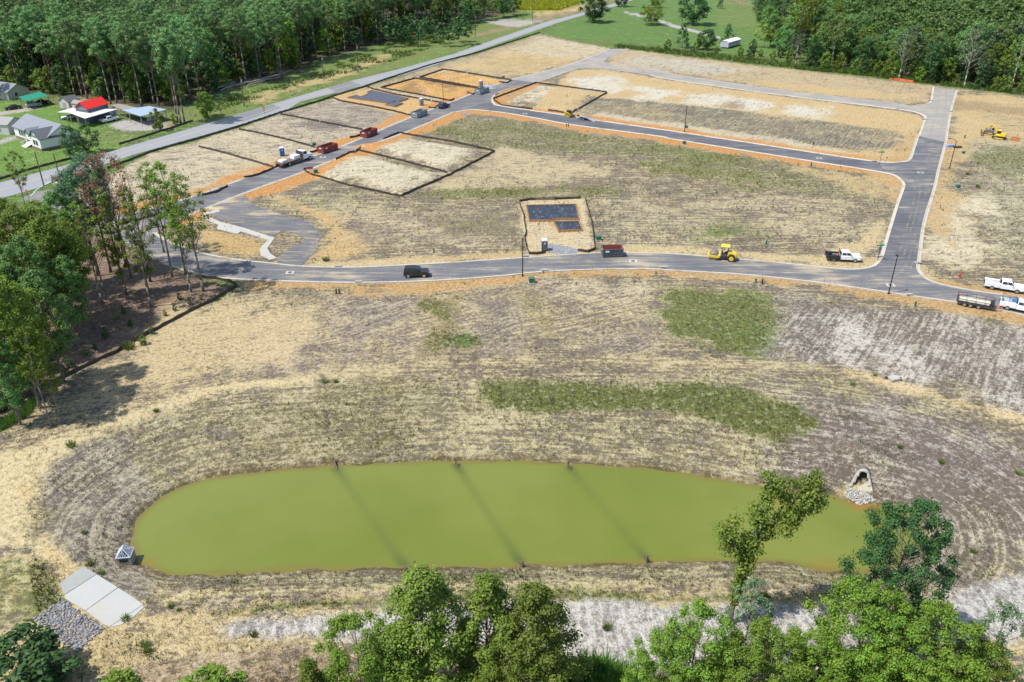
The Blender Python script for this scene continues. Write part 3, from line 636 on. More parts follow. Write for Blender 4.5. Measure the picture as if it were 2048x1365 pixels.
# ------------------------------------------------------------------ plants
def leaf_mat(name, c1, c2, c3, rough=.6, trans=.35, var=.55):
    """leaves: colour differs from leaf to leaf, clump to clump and tree to tree"""
    m, n, N, L, b = nmat(name)
    ge = N.new('ShaderNodeNewGeometry'); oi = N.new('ShaderNodeObjectInfo'); p = objco(n)
    f = noise(n, p, .45, 3, .6)
    c = mixc(n, sst(n, .38, .62, f), c1, c2)
    c = mixc(n, mth(n, 'MULTIPLY', sst(n, .46, .60, noise(n, p, .16, 3, .6)), .32), c, tuple(x * .55 for x in c1))
    c = mixc(n, mth(n, 'MULTIPLY', mth(n, 'POWER', ge.outputs['Random Per Island'], 2.0), .75), c, c3)
    hv = N.new('ShaderNodeHueSaturation'); L.new(c, hv.inputs['Color'])
    L.new(mth(n, 'ADD', .485, mth(n, 'MULTIPLY', oi.outputs['Random'], .03)), hv.inputs['Hue'])
    L.new(mth(n, 'ADD', 1 - var / 2, mth(n, 'MULTIPLY', oi.outputs['Random'], var)), hv.inputs['Value'])
    c = hv.outputs[0]
    L.new(c, b.inputs['Base Color']); b.inputs['Roughness'].default_value = rough; b.inputs['Specular IOR Level'].default_value = .25
    t = N.new('ShaderNodeBsdfTranslucent'); L.new(c, t.inputs[0])
    ms = N.new('ShaderNodeMixShader'); ms.inputs[0].default_value = trans
    L.new(b.outputs[0], ms.inputs[1]); L.new(t.outputs[0], ms.inputs[2]); L.new(ms.outputs[0], N['Material Output'].inputs[0])
    return m
def bark_mat(name, c1, c2):
    m, n, N, L, b = nmat(name); p = objco(n)
    v = noise(n, p, 3.0, 6, .7, (1, 1, .25)); c = mixc(n, sst(n, .38, .62, v), c1, c2)
    L.new(c, b.inputs['Base Color']); b.inputs['Roughness'].default_value = .95; bump(n, b, v, .5, .06); return m
LM = dict(
    pine=leaf_mat('pine_needles', (.095,.215,.075), (.18,.32,.105), (.28,.42,.15), trans=.3),
    wood=leaf_mat('wood_leaves', (.090,.210,.058), (.16,.29,.078), (.24,.38,.105)),
    oak=leaf_mat('oak_leaves', (.100,.165,.026), (.175,.25,.036), (.27,.34,.055)),
    lime=leaf_mat('bright_leaves', (.105,.190,.024), (.165,.260,.030), (.25,.35,.05)),
    yellow=leaf_mat('yellowing_leaves', (0.150,0.203,0.030), (0.225,0.270,0.038), (0.360,0.360,0.060)),
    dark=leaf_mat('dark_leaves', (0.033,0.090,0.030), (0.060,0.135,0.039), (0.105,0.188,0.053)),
    grey=leaf_mat('grey_green_leaves', (0.090,0.158,0.068), (0.128,0.203,0.090), (0.210,0.270,0.135)),
    blue=leaf_mat('blue_green_needles', (0.068,0.173,0.090), (0.112,0.247,0.128), (0.195,0.330,0.165), trans=.3),
    dead=leaf_mat('dead_needles', (.17,.055,.035), (.23,.085,.055), (.26,.16,.12), trans=.3),
    bare=leaf_mat('withered_leaves', (0.150,0.112,0.075), (0.240,0.150,0.090), (0.300,0.195,0.120)))
BK = dict(grey=bark_mat('grey_bark', (.13,.11,.095), (.24,.215,.185)), brown=bark_mat('brown_bark', (.105,.075,.055), (.20,.15,.115)),
          pale=bark_mat('pale_bark', (.24,.22,.19), (.38,.355,.32)), pine=bark_mat('pine_bark', (.11,.085,.07), (.22,.18,.155)), dark=bark_mat('dark_bark', (.05,.04,.032), (.11,.09,.07)))
def leaves(name, c, nrm, size, mat, aspect=.6, g=rng):
    n = len(c); r = g.normal(size=(n, 3)); a = np.cross(nrm, r); a /= np.linalg.norm(a, axis=1, keepdims=True) + 1e-9
    b = np.cross(nrm, a); b /= np.linalg.norm(b, axis=1, keepdims=True) + 1e-9
    a *= size[:, None]; b *= (size * aspect)[:, None]; k = (nrm / (np.linalg.norm(nrm, axis=1, keepdims=True) + 1e-9)) * (size * .25)[:, None]
    V = np.stack([c - a, c - b + k, c + a, c + b + k], 1).reshape(-1, 3)
    return np_mesh(name, V, np.arange(4 * n).reshape(-1, 4), mat)
def crown_points(g, clumps, per, squash=.75):
    """points spread over clumps (x,y,z,r) with outward normals"""
    C_, N_ = [], []
    for x, y, z, r in clumps:
        k = max(4, int(per * r * r)); d = g.normal(size=(k, 3)); d /= np.linalg.norm(d, axis=1, keepdims=True)
        rad = r * g.uniform(.1, 1, k) ** .5 * (1 + .30 * g.normal(size=k)); p = d * rad[:, None]; p[:, 2] *= squash
        C_.append(p + (x, y, z)); N_.append(d * .75 + g.normal(size=(k, 3)) * .38 + (0, 0, .60))
    return np.concatenate(C_), np.concatenate(N_)
PROF = dict(round=lambda t: math.sqrt(max(0, 1 - (2 * t - .95) ** 2)) * .98 + .05, cone=lambda t: (1 - t) ** .75 * .95 + .08,
            column=lambda t: .75 * min(1, 6 * (1 - t) + .15) * (.55 + .45 * math.sin(7 * t + 1) ** 2), umbrella=lambda t: .35 + .65 * math.sin(min(1, t * 1.1) * 2.6))
def tree_mesh(seed, H, base, rad, ncl, per, q, leaf, bark, prof='round', cl=(.24, .38), squash=.75, tr=.017, lean=.0, limbs=.5, aspect=.6, fork=0):
    g = np.random.default_rng(seed); P = PROF[prof]
    la = g.uniform(0, 6.28); n = 9; tp = []
    for i in range(n + 1):
        t = i / n * .93
        tp.append(Vector((math.cos(la) * lean * H * t * t + .012 * H * math.sin(5 * t + seed) * t, math.sin(la) * lean * H * t * t + .012 * H * math.cos(4 * t + seed) * t, H * t)))
    mb = MB(); tr0 = tr * H
    mb.path([tp[0] + Vector((0, 0, -.6))] + tp, [tr0 * 1.7, tr0 * 1.25] + [tr0 * (1 - .86 * i / n) for i in range(1, n + 1)], 7)
    def axis_at(t):
        f = min(max(t / .93, 0), .999) * n; i = int(f); return tp[i].lerp(tp[i + 1], f - i)
    clumps = []
    for k in range(ncl):
        t = (k + g.uniform(0, 1)) / ncl; t = t ** .85; z = base + (1 - base) * t
        a = k * 2.399 + g.uniform(-.6, .6); r = rad * P(t) * math.sqrt(g.uniform(.18, 1)); cr = rad * g.uniform(*cl) * (1 - .35 * t)
        ax = axis_at(z); c = Vector((ax.x + math.cos(a) * r, ax.y + math.sin(a) * r, min(z * H, H - cr * .5)))
        clumps.append((c.x, c.y, c.z, cr))
        if g.uniform() < limbs:
            o = axis_at(max(.12, z - .10 - .12 * r / rad)); md = o.lerp(c, .55) + Vector((0, 0, -.04 * r))
            mb.path([o, md, c], [tr0 * .42 * (1.15 - z), tr0 * .26 * (1.15 - z) + .015, .02], 5)
    pts, nr = crown_points(g, clumps, per, squash)
    sz = q * g.uniform(.6, 1.25, len(pts))
    tm = mb_mesh(mb, 'trunk', BK[bark]); cm = leaves('crown', pts, nr, sz, LM[leaf], aspect, g)
    return tm, cm
def mb_mesh(mb, name, mat):
    me = bpy.data.meshes.new(name); me.from_pydata(mb.v, [], mb.f); me.update(); me.materials.append(mat)
    me.polygons.foreach_set('use_smooth', [True] * len(me.polygons)); return me
def put_tree(name, label, meshes, loc, rz=0.0, s=1.0, group=None, crown='crown', cat='tree'):
    t = thing(name, label, cat, loc, rz, group); t.scale = (s, s, s) if not hasattr(s, '__len__') else s
    link('trunk', meshes[0], t); link(crown, meshes[1], t); return t
def top_at(px, py, h, hint=0.0):
    """ground point of a plant of height h whose tip is seen at px, py"""
    z = hint
    for _ in range(4):
        x, y = at(px, py, z + h); z = float(land(np.array([x]), np.array([y]))[0])
    return Vector((x, y, z))
# prototypes (real heights in metres)
PINES = [tree_mesh(100 + i, 27, (.60, .55, .64, .58, .5)[i], (4.2, 3.8, 4.6, 4.0, 4.4)[i], 32, 95, .32, 'pine', 'pine', 'round', (.26, .40), .62, .0105, .01, .6, .42) for i in range(5)]
WOODS = [tree_mesh(200 + i, 17, (.22, .2, .3, .18, .22, .3, .25, .15)[i], (4.6, 5.2, 4.0, 5.8, 4.3, 3.6, 4.8, 3.4)[i], 32, 70, .36, ('wood', 'wood', 'oak', 'wood', 'lime', 'grey', 'dark', 'oak')[i], ('grey', 'grey', 'pale', 'grey', 'grey', 'pale', 'grey', 'grey')[i], ('round', 'round', 'round', 'umbrella', 'round', 'round', 'round', 'cone')[i], (.24, .42), .8, .013, .015, .4) for i in range(8)]
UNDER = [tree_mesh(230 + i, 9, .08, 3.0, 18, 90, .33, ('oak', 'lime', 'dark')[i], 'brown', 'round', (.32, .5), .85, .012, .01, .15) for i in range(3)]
# --- the pine wood north of the road -------------------------------------------------------
FRONT = [   # foot of the trunk in the picture, height, prototype, label
 ((362,249),27.5,0,'tall pine nearest the public road, its foot beside the blue metal carport'),
 ((356,246),25.5,1,'slightly shorter pine whose trunk stands close against the tallest roadside pine'),
 ((369,244),24.5,3,'slender pine just behind the pair of roadside pines by the blue carport'),
 ((284,214),26,2,'pine with a bare straight trunk rising behind the blue metal carport'),
 ((318,212),26,1,'pine rising behind the blue carport roof, nearer the felled logs'),
 ((308,208),24,4,'thin pine close behind the carport pines in the wood edge'),
 ((222,209),27,3,'pine whose trunk rises from the corner of the red roof'),
 ((250,207),25,0,'pine standing behind the rusty lean-to roof beside the red roof'),
 ((234,206),24,1,'slim pine between the red roof and the rusty lean-to'),
 ((175,198),26,2,'pine standing directly behind the small pale shed'),
 ((165,194),24,4,'leaning pine behind the small pale shed gable'),
 ((150,192),26,0,'pine rising in the gap between green carport and pale shed'),
 ((402,203),25,1,'pine at the wood edge nearest the heap of felled logs'),
 ((381,196),26,3,'pine set a little back from the felled logs at the wood edge'),
 ((492,168),26,2,'pine with a tall bare stem above the upper end of the felled logs'),
 ((520,162),24,4,'thin pine beside the upper end of the felled logs'),
 ((564,156),27,0,'tall pine at the wood edge opposite the patched stretch of road'),
 ((558,150),25,1,'pine just behind the tall pine opposite the patched road'),
 ((602,128),25,3,'pine at the wood edge above the sandy roadside strip'),
 ((632,117),25,2,'pine at the wood edge near the third roadside utility pole'),
 ((660,112),23,4,'pine behind the weedy verge near the middle utility poles'),
 ((690,104),24,1,'slim pine where the verge narrows beyond the middle utility poles'),
 ((725,92),25,0,'pine with pale stem in the far wood edge along the verge'),
 ((755,87),26,3,'pine overlooking the far bright green verge'),
 ((772,83),24,2,'one of the closely set far pines above the verge, nearest its utility pole'),
 ((833,68),27,1,'tall pine standing forward at the far end of the wood edge'),
 ((838,66),25,4,'pine beside the forward tall pine at the far wood edge'),
 ((862,62),25,0,'thin stemmed pine before the rounded far copse'),
 ((886,55),25,3,'pine between the forward tall pine and the rounded far copse'),
 ((905,50),24,2,'last tall pine before the rounded copse by the sunflower field')]
def occupy(pts, p, d): return all((p.x - q.x) ** 2 + (p.y - q.y) ** 2 > d * d for q in pts)
taken = []
for i, (px, h, k, lab) in enumerate(FRONT):
    p = pt(*px); taken.append(p); put_tree('pine_tree', lab, PINES[k], p, rnd.uniform(0, 6.28), h / 27, 'pines along the front of the wood')
WOODP = ats([(-260,196),(0,172),(110,192),(160,190),(230,202),(300,206),(345,208),(400,196),(450,174),(560,146),(640,110),(780,78),(900,48),(945,36)]) + [(0, 640), (-200, 640), (-420, 420)]
def scatter(poly, n, gap, g, taken, ymax=1e9):
    xs = [p[0] for p in poly]; ys = [p[1] for p in poly]; out = []
    cand = np.stack([g.uniform(min(xs), max(xs), n), g.uniform(min(ys), min(max(ys), ymax), n)], 1)
    ok = sdist(poly, cand[:, 0], cand[:, 1]) < -.5
    # only what the camera could see from near its place
    ok &= np.abs(cand[:, 0]) < cand[:, 1] * .66 + 12
    for c in cand[ok]:
        p = Vector((c[0], c[1], 0))
        if occupy(taken, p, gap) and occupy(out, p, gap): out.append(p)
        q = sdist(poly, np.array([p.x for p in out]), np.array([p.y for p in out])) if out else []
    return [p for _, p in sorted(zip([-a if p.y < 520 else 999 + p.y for a, p in zip(q, out)], out), key=lambda t: t[0])]
gs = np.random.default_rng(5)
inner = scatter(WOODP, 11000, 5.6, gs, taken)
deep = []
def px_of(p, h=20.0):
    d = Vector((p.x, p.y, h - HC)); zc = d.y * CP - d.z * SP; return 1024 + FPX * d.x / zc, 682.5 - FPX * (d.y * SP + d.z * CP) / zc
def where_wood(p):
    x = px_of(p)[0]; dist = min((p - q).length for q in taken[:30])
    row = 'in the second rank' if dist < 9 else 'some rows back' if dist < 22 else 'well inside the wood' if dist < 45 else 'deep in the wood'
    lm = [(60, 'behind the beige house'), (120, 'behind the green carport'), (185, 'behind the pale shed'), (250, 'behind the red roof'), (320, 'behind the blue carport'), (390, 'behind the pair of roadside pines'), (460, 'behind the lower felled logs'), (540, 'behind the upper felled logs'), (620, 'behind the sandy strip'), (700, 'behind the middle utility poles'), (790, 'behind the green verge'), (5000, 'toward the rounded copse')]
    return row + ' ' + next(t for k, t in lm if x < k)
for j, p in enumerate(inner):
    if j < 250:
        dark = gs.uniform() < .16
        if dark:
            y_ = gs.uniform() < .4
            put_tree('broadleaf_tree', ('yellow-green broadleaf crown ' if y_ else 'green broadleaf crown between pines ') + where_wood(p), WOODS[4 if y_ else int(gs.integers(0, 3))], p, gs.uniform(0, 6.28), gs.uniform(1.1, 1.35), 'broadleaf trees in the pine wood')
        else:
            zs_ = gs.uniform(.74, 1.05)
            put_tree('pine_tree', ('tall' if zs_ > .95 else 'shorter' if zs_ < .84 else 'middling') + ' pine ' + where_wood(p), PINES[int(gs.integers(0, 5))], p, gs.uniform(0, 6.28), (gs.uniform(.78, 1.12),) * 2 + (zs_,), 'pines massed inside the wood')
    else: deep.append(p)
def merged_crowns(name, pts, protos, smin, smax, keep, mat, label):
    Vs = []
    for p in pts:
        me = protos[int(gs.integers(0, len(protos)))][1]; n = len(me.vertices); co = np.empty(n * 3, np.float32); me.vertices.foreach_get('co', co)
        co = co.reshape(-1, 4, 3); hi = co[:, :, 2].mean(1); co = co[hi > np.quantile(hi, .35)]
        k = gs.choice(len(co), min(len(co), keep), replace=False); c = co[k]; m = c.mean(1, keepdims=True); c = m + (c - m) * 2.2
        a = gs.uniform(0, 6.28); s = gs.uniform(smin, smax); ca_, sa_ = math.cos(a), math.sin(a)
        x = c[..., 0] * ca_ - c[..., 1] * sa_; y = c[..., 0] * sa_ + c[..., 1] * ca_
        Vs.append(np.stack([x * s + p.x, y * s + p.y, c[..., 2] * s + p.z], -1).reshape(-1, 3))
    V = np.concatenate(Vs); me = np_mesh(name, V, np.arange(len(V)).reshape(-1, 4), mat)
    return tag(link(name, me), label, 'trees', kind='stuff')
merged_crowns('pine_canopy', deep, PINES, .85, 1.05, 290, LM['pine'], 'unbroken canopy of the pine wood fading into the distance')
# understorey along the front of that wood: bushy young trees in the shade
def where_young(x): return next(t for k, t in [(50, 'beside the beige house'), (90, 'behind the green carport'), (130, 'between green carport and shed'), (200, 'behind the pale shed'), (240, 'at the red roof corner'), (300, 'behind the blue carport'), (390, 'near the roadside pines'), (445, 'at the lower end of the logs'), (490, 'at the middle of the logs'), (545, 'at the upper end of the logs'), (620, 'at the sandy strip'), (690, 'by the middle utility poles'), (760, 'by the green verge'), (5000, 'by the far verge')] if x < k)
US = [(20,186),(45,184),(75,188),(95,190),(120,194),(138,192),(196,200),(205,203),(262,206),(275,208),(296,206),(335,206),(350,214),(418,190),(436,180),(470,168),(505,158),(540,152),(580,140),(612,122),(648,112),(675,104),(708,96),(738,86),(792,76),(812,70)]
for i, px in enumerate(US):
    p = pt(*px) + Vector((0, 3.5, 0))
    where = 'behind the green carport' if px[0] < 110 else 'behind the pale shed' if px[0] < 200 else 'behind the red roof and carports' if px[0] < 350 else 'behind the felled logs' if px[0] < 560 else 'along the weedy far verge'
    put_tree('young_tree', 'bushy ' + ('dark' if (i * 2) % 3 == 2 else 'yellow green' if (i * 2) % 3 == 1 else 'green') + ' young tree under the pines ' + where_young(px[0]), UNDER[(i * 2) % 3], p, rnd.uniform(0, 6.28), rnd.uniform(.75, 1.35), 'young trees at the pine wood edge')
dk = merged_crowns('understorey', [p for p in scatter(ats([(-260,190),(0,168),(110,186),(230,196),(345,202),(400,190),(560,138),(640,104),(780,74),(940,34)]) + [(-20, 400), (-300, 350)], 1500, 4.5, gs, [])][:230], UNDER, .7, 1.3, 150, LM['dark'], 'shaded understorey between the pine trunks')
# rounded copse by the sunflower field
for i, (px, h, lab) in enumerate([((940,46),15,'rounded tree at the near end of the copse by the sunflower field'),((962,42),16,'broad rounded tree in the middle of the copse by the sunflower field'),((985,38),15,'rounded tree third along the copse by the sunflower field'),
        ((1008,35),15,'rounded tree fourth along the copse beside the sandy track'),((1028,31),14,'end tree of the copse touching the sunflower field'),((1000,24),15,'tree standing behind the end of the roadside copse')]):
    put_tree('copse_tree', lab, WOODS[i % 4], pt(*px), i * 1.3, h / 17, 'rounded trees of the roadside copse')
# --- broadleaf wood beyond the far corner of the site ---------------------------------------
EW = ats([(1592,128),(1660,134),(1797,158),(1926,174),(2048,186),(2300,215)]) + [(330, 420), (300, 560), (150, 560), (132, 470), (118, 400)]
tk = [pt(*p) for p in [(1590,134),(1660,137),(1797,160),(1926,177),(2020,181)]]
def where_east(p):
    x, y = px_of(p, 14); d = sdist(EW, np.array([p.x]), np.array([p.y]))[0]
    row = 'at the far wood front' if d > -7 else 'inside the far wood' if d > -25 else 'deep in the far wood'
    lm = [(1640, 'behind the tallest pine'), (1720, 'behind the leaning pale tree'), (1830, 'behind the orange fence'), (1890, 'beyond the gravel stub street'), (1960, 'behind the half bare white tree'), (5000, 'beyond the excavator')]
    return row + ' ' + next(t for k, t in lm if x < k)
east = scatter(EW, 6000, 5.6, gs, tk)
dp = []
for j, p in enumerate(east):
    if j < 245:
        k = int(gs.choice([0, 0, 1, 1, 2, 3, 4, 5, 6, 7])); lime = k == 4; ss = gs.uniform(.55, 1.12) * (.8 if j < 40 else 1)
        put_tree('broadleaf_tree', ('bright yellowish crown ' if lime else 'dense small green crown ' if ss < .78 else 'dense large green crown ') + where_east(p), WOODS[k], p, gs.uniform(0, 6.28), ss, 'crowns of the wood beyond the site')
    else: dp.append(p)
merged_crowns('broadleaf_canopy', dp, WOODS, .75, 1.1, 380, LM['wood'], 'unbroken broadleaf canopy running on behind the site')
eu = scatter(ats([(1600,136),(1700,147),(1870,169),(2048,189),(2300,222),(2300,205),(2048,170),(1870,155),(1700,134)]), 900, 3.6, gs, tk)
for j, p in enumerate(eu[:70]):
    put_tree('young_tree', 'low leafy young tree ' + where_east(p).replace('at the far wood front', 'fringing the far wood').replace('inside the far wood', 'within the far wood'), UNDER[j % 3], p, gs.uniform(0, 6.28), gs.uniform(.4, .8), 'young trees fringing the far wood')
TALL = [tree_mesh(300, 25, .55, 6.0, 34, 30, .45, 'oak', 'pine', 'umbrella', (.20, .32), .6, .012, .01, .7), tree_mesh(301, 20, .55, 3.6, 20, 26, .42, 'oak', 'grey', 'round', (.22, .36), .7, .013, .02, .8),
        tree_mesh(302, 21, .42, 5.5, 26, 16, .42, 'grey', 'pale', 'round', (.16, .28), .7, .013, .02, 1.0), tree_mesh(303, 18, .5, 3.2, 18, 22, .42, 'lime', 'pale', 'round', (.22, .36), .7, .011, .02, .9)]
for i, (px, h, k, s_, lab) in enumerate([((1590,136),27,0,25,'tallest pine at the edge of the far wood, its long reddish trunk bare below'),((1661,138),21,1,20,'tall leaning tree with pale bare trunk next to the tallest far pine'),
        ((1797,160),19,2,21,'thin crowned pale tree behind the orange safety fence'),((1805,159),14,1,20,'short slanting tree crossing the pale tree behind the orange fence'),
        ((1927,177),22,2,21,'big half bare tree with forked whitish trunk beyond the stub street end'),((2021,181),19,3,18,'tall pale trunked tree with a bright crown beyond the excavator')]):
    put_tree('tall_tree', lab, TALL[k], pt(*px), 2.1 * i + 1, h / s_)
# --- trees on the far lawn ----------------------------------------------------------------
LAWNT = [tree_mesh(320, 13, .14, 5.4, 34, 46, .36, 'dark', 'brown', 'round', (.28, .42), .8, .02, .0, .3), tree_mesh(321, 9, .2, 5.2, 26, 36, .36, 'oak', 'brown', 'umbrella', (.26, .4), .7, .02, .0, .4),
         tree_mesh(322, 10, .12, 3.0, 20, 40, .34, 'dark', 'brown', 'cone', (.3, .45), .9, .015, .0, .3), tree_mesh(323, 9, .3, 3.6, 20, 24, .36, 'yellow', 'pale', 'round', (.26, .4), .75, .014, .01, .9)]
for px, h, k, s_, lab in [((1187,45),13.5,0,13,'big dense dark tree beside the far public road on the lawn'),((1302,50),9,1,9,'spreading low crowned tree on the far lawn by the gravel drive'),((1385,50),15,0,13,'largest dark rounded tree on the far lawn, casting a deep shadow'),
        ((1364,96),9.5,2,10,'upright dark tree in front of the gravel drive near the site edge'),((1412,100),8,0,13,'round dark green tree between the upright tree and the white trailer'),((1455,88),8,2,10,'narrow tree standing before the end of the white trailer'),
        ((1528,96),9,3,9,'olive yellow tree with pale forked stems beside the white trailer'),((1243,14),8,0,13,'dark tree at the top end of the public road'),((1312,16),6,1,9,'small tree at the far side of the lawn drive'),((1440,18),6,2,10,'small conical bush in the rough meadow')]:
    put_tree('lawn_tree', lab, LAWNT[k], pt(*px), px[0] * .7, (h / s_ * 1.3, h / s_ * 1.3, h / s_ * 1.1), crown='crown')
for i, px in enumerate([(1316,105),(1335,102),(1385,108),(1432,110),(1480,112),(1500,118),(1520,114),(1545,122),(1560,116),(1578,126),(1395,100),(1505,104)]):
    put_tree('shrub', 'leafy shrub in the rough hedge between the bare slope and the far lawn', UNDER[i % 3], pt(*px), i * .9, rnd.uniform(.32, .62), 'shrubs of the far hedge', cat='shrub')
# --- the thinned stand by the entrance -----------------------------------------------------
STAND = [tree_mesh(400, 20, .50, 3.4, 32, 135, .20, 'oak', 'brown', 'round', (.20, .33), .75, .011, .03, .8), tree_mesh(401, 20, .48, 3.0, 32, 135, .20, 'lime', 'grey', 'round', (.24, .38), .8, .011, .03, .7),
         tree_mesh(402, 21, .18, 2.2, 30, 170, .22, 'oak', 'brown', 'column', (.32, .48), .9, .011, .02, .6), tree_mesh(403, 20, .48, 3.2, 32, 90, .20, 'oak', 'grey', 'round', (.22, .36), .75, .011, .04, 1.0),
         tree_mesh(404, 20, .30, 4.6, 60, 190, .21, 'lime', 'grey', 'round', (.24, .38), .8, .013, .02, .6), tree_mesh(405, 21, .45, 4.2, 40, 150, .22, 'blue', 'brown', 'round', (.26, .42), .75, .011, .02, .5, .4),
         tree_mesh(406, 20, .50, 4.2, 34, 60, .19, 'dead', 'brown', 'round', (.26, .40), .7, .010, .02, 1.0, .4), tree_mesh(407, 19, .45, 3.6, 26, 5, .20, 'bare', 'dark', 'round', (.25, .4), .7, .010, .03, 1.0),
         tree_mesh(408, 21, .28, 4.2, 60, 190, .21, 'wood', 'brown', 'round', (.24, .38), .8, .012, .02, .6)]
for i, (px, h, k, rz, lab) in enumerate([
  ((40,839),22,3,.4,'pale trunked tree at the near corner of the stand, its shadow on the bare field'),
  ((150,662),19,4,2.0,'leafy tree with a pale thick foot inside the mulched stand'),
  ((174,634),17,0,.9,'slim tree on the mulch just behind the pale footed tree'),
  ((205,606),18,3,1.9,'dark trunked tree on the sunlit patch of mulch'),
  ((212,600),16,0,4.0,'thin stem close beside the dark trunked tree on sunlit mulch'),
  ((253,590),19,2,2.2,'ivy clad trunk in the middle of the mulched stand'),
  ((302,614),18,3,5.1,'forward tree at the mulch edge, nearest the middle of the silt fence'),
  ((297,585),19,2,.3,'ivy covered tree behind the forward tree of the stand'),
  ((262,556),23,6,3.0,'dead pine with a rust red crown in the stand by the entrance'),
  ((253,535),19,7,1.0,'bare dying tree with a twiggy top beside the rust red pine'),
  ((301,564),20,7,4.4,'leafless tree with a forked dark top beyond the ivy covered trees'),
  ((407,583),21,3,2.6,'twin stemmed tree at the outer corner of the stand next to the street'),
  ((383,585),17,1,1.2,'young tree just inside the outer corner of the stand'),
  ((345,553),19,3,.6,'loose crowned tree in front of the street bend at the stand'),
  ((328,505),18,3,3.3,'grey green tree rising beyond the street bend near the kiosk path'),
  ((372,548),21,1,5.6,'tallest green tree of the stand, its top against the cream lot'),
  ((222,545),22,5,2.0,'blue green pine with a full crown overlapping the public road'),
  ((196,552),20,5,4.2,'lower blue green pine leaning out before the house lawn'),
  ((92,640),19,4,3.1,'bright leafy tree in the shaded depth of the stand'),
  ((118,606),18,0,.2,'thin crowned tree behind the bright leafy one in the stand')]):
    put_tree('stand_tree', lab, STAND[k], pt(*px), rz, h / (20, 20, 21, 20, 20, 21, 20, 19, 21)[k], 'trees of the thinned stand by the entrance')
for i, (px, py, h, k, lab) in enumerate([(40,300,15,0,'tree whose crown hides the lawn edge and road junction'),(20,395,17,4,'yellow green crown at the picture edge below the junction'),(75,408,17,4,'bright crown spreading before the road junction'),(130,390,17,8,'dark green crown at the side of the twin utility poles'),
      (-10,470,18,8,'deep green crown low in the mass beside the stand'),(50,480,18,8,'broad dark crown in the middle of the leafy mass'),(100,455,17,4,'broad green crown beside the blue green pine'),(0,600,15,4,'light green crown at the picture edge over the shaded trunks'),(52,628,13,1,'loose light crown between the shaded trunks and the pale trunked tree'),(10,690,12,8,'shaded crown low behind the pale trunked tree'),(70,720,8,1,'low bright crown near the shaded silt fence end'),(20,560,19,4,'light green crown above the shaded trunks'),(85,545,17,8,'full dark crown overhanging the mulch'),
      (60,650,15,1,'small bright crown behind the pale trunked tree'),(-20,520,17,4,'yellowish crown cut by the picture edge below the dark crowns'),(100,700,11,1,'low yellow green tree at the shaded silt fence'),(160,470,16,0,'narrow crown between the leafy mass and the rust red pine'),(140,520,14,8,'shaded lower crown under the leafy mass')]):
    put_tree('leafy_tree', lab, STAND[k], top_at(px - 22, py, h), i * 1.7, (h / 24, h / 24, h / 20.5), 'leafy mass of trees beside the stand')
# young plants on the mulch
for i, px in enumerate([(234,640),(262,655),(305,668),(288,690),(212,676),(190,700),(330,632),(350,622),(380,610),(172,712),(140,735),(248,628),(402,600),(360,600),(128,752)]):
    put_tree('sapling', 'small dark green planting on the mulch inside the silt fence', UNDER[(0, 2, 2)[i % 3]], pt(*px), i * 1.1, rnd.uniform(.10, .2), 'plantings on the mulch', cat='shrub')
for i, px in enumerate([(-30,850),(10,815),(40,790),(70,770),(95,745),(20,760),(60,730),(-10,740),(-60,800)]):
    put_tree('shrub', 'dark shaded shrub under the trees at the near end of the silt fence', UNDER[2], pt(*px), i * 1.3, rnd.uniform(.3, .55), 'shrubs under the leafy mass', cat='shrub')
# garden trees by the houses
GT = tree_mesh(420, 9, .1, 3.3, 26, 60, .27, 'dark', 'brown', 'round', (.3, .44), .85, .016, .0, .3)
put_tree('garden_tree', 'dark bushy evergreen with a reddish flank at the gable of the white house', GT, pt(150,318), .4, (1.05, 1.05, .95))
put_tree('garden_tree', 'second dark evergreen bush close to the driveway side of the white house', GT, pt(180,305), 2.4, (.9, .9, .85))
put_tree('garden_tree', 'small rounded evergreen in front of the blue metal carport', UNDER[0], pt(318,262), 1.0, (.62, .62, .72))
put_tree('garden_tree', 'tiny evergreen on the gravel near the roadside pines', UNDER[0], pt(350,250), 2.0, (.3, .3, .36))
put_tree('garden_tree', 'leafy small tree on the verge between the carport and the road', UNDER[1], pt(414,234), 3.0, (.95, .95, .85))
put_tree('garden_tree', 'tree behind the first house at the picture edge', WOODS[2], pt(-20,200), 3.0, .8)
# --- foreground trees below the basin ------------------------------------------------------
FG = [tree_mesh(500, 17, .12, 5.2, 90, 420, .135, 'oak', 'brown', 'cone', (.13, .24), .85, .011, .01, .7), tree_mesh(501, 16, .12, 4.0, 80, 420, .135, 'oak', 'brown', 'cone', (.14, .26), .9, .011, .01, .7),
      tree_mesh(502, 15, .10, 4.8, 80, 420, .135, 'lime', 'brown', 'round', (.14, .25), .85, .012, .0, .5), tree_mesh(503, 18, .20, 5.4, 105, 430, .14, 'dark', 'grey', 'round', (.13, .24), .75, .013, .03, .9),
      tree_mesh(504, 14, .12, 3.2, 56, 300, .13, 'grey', 'grey', 'round', (.16, .28), .85, .010, .0, .8), tree_mesh(505, 14, .08, 5.6, 100, 420, .135, 'lime', 'brown', 'round', (.12, .22), .8, .012, .0, .5)]
FH = (17, 16, 15, 18, 14, 14)
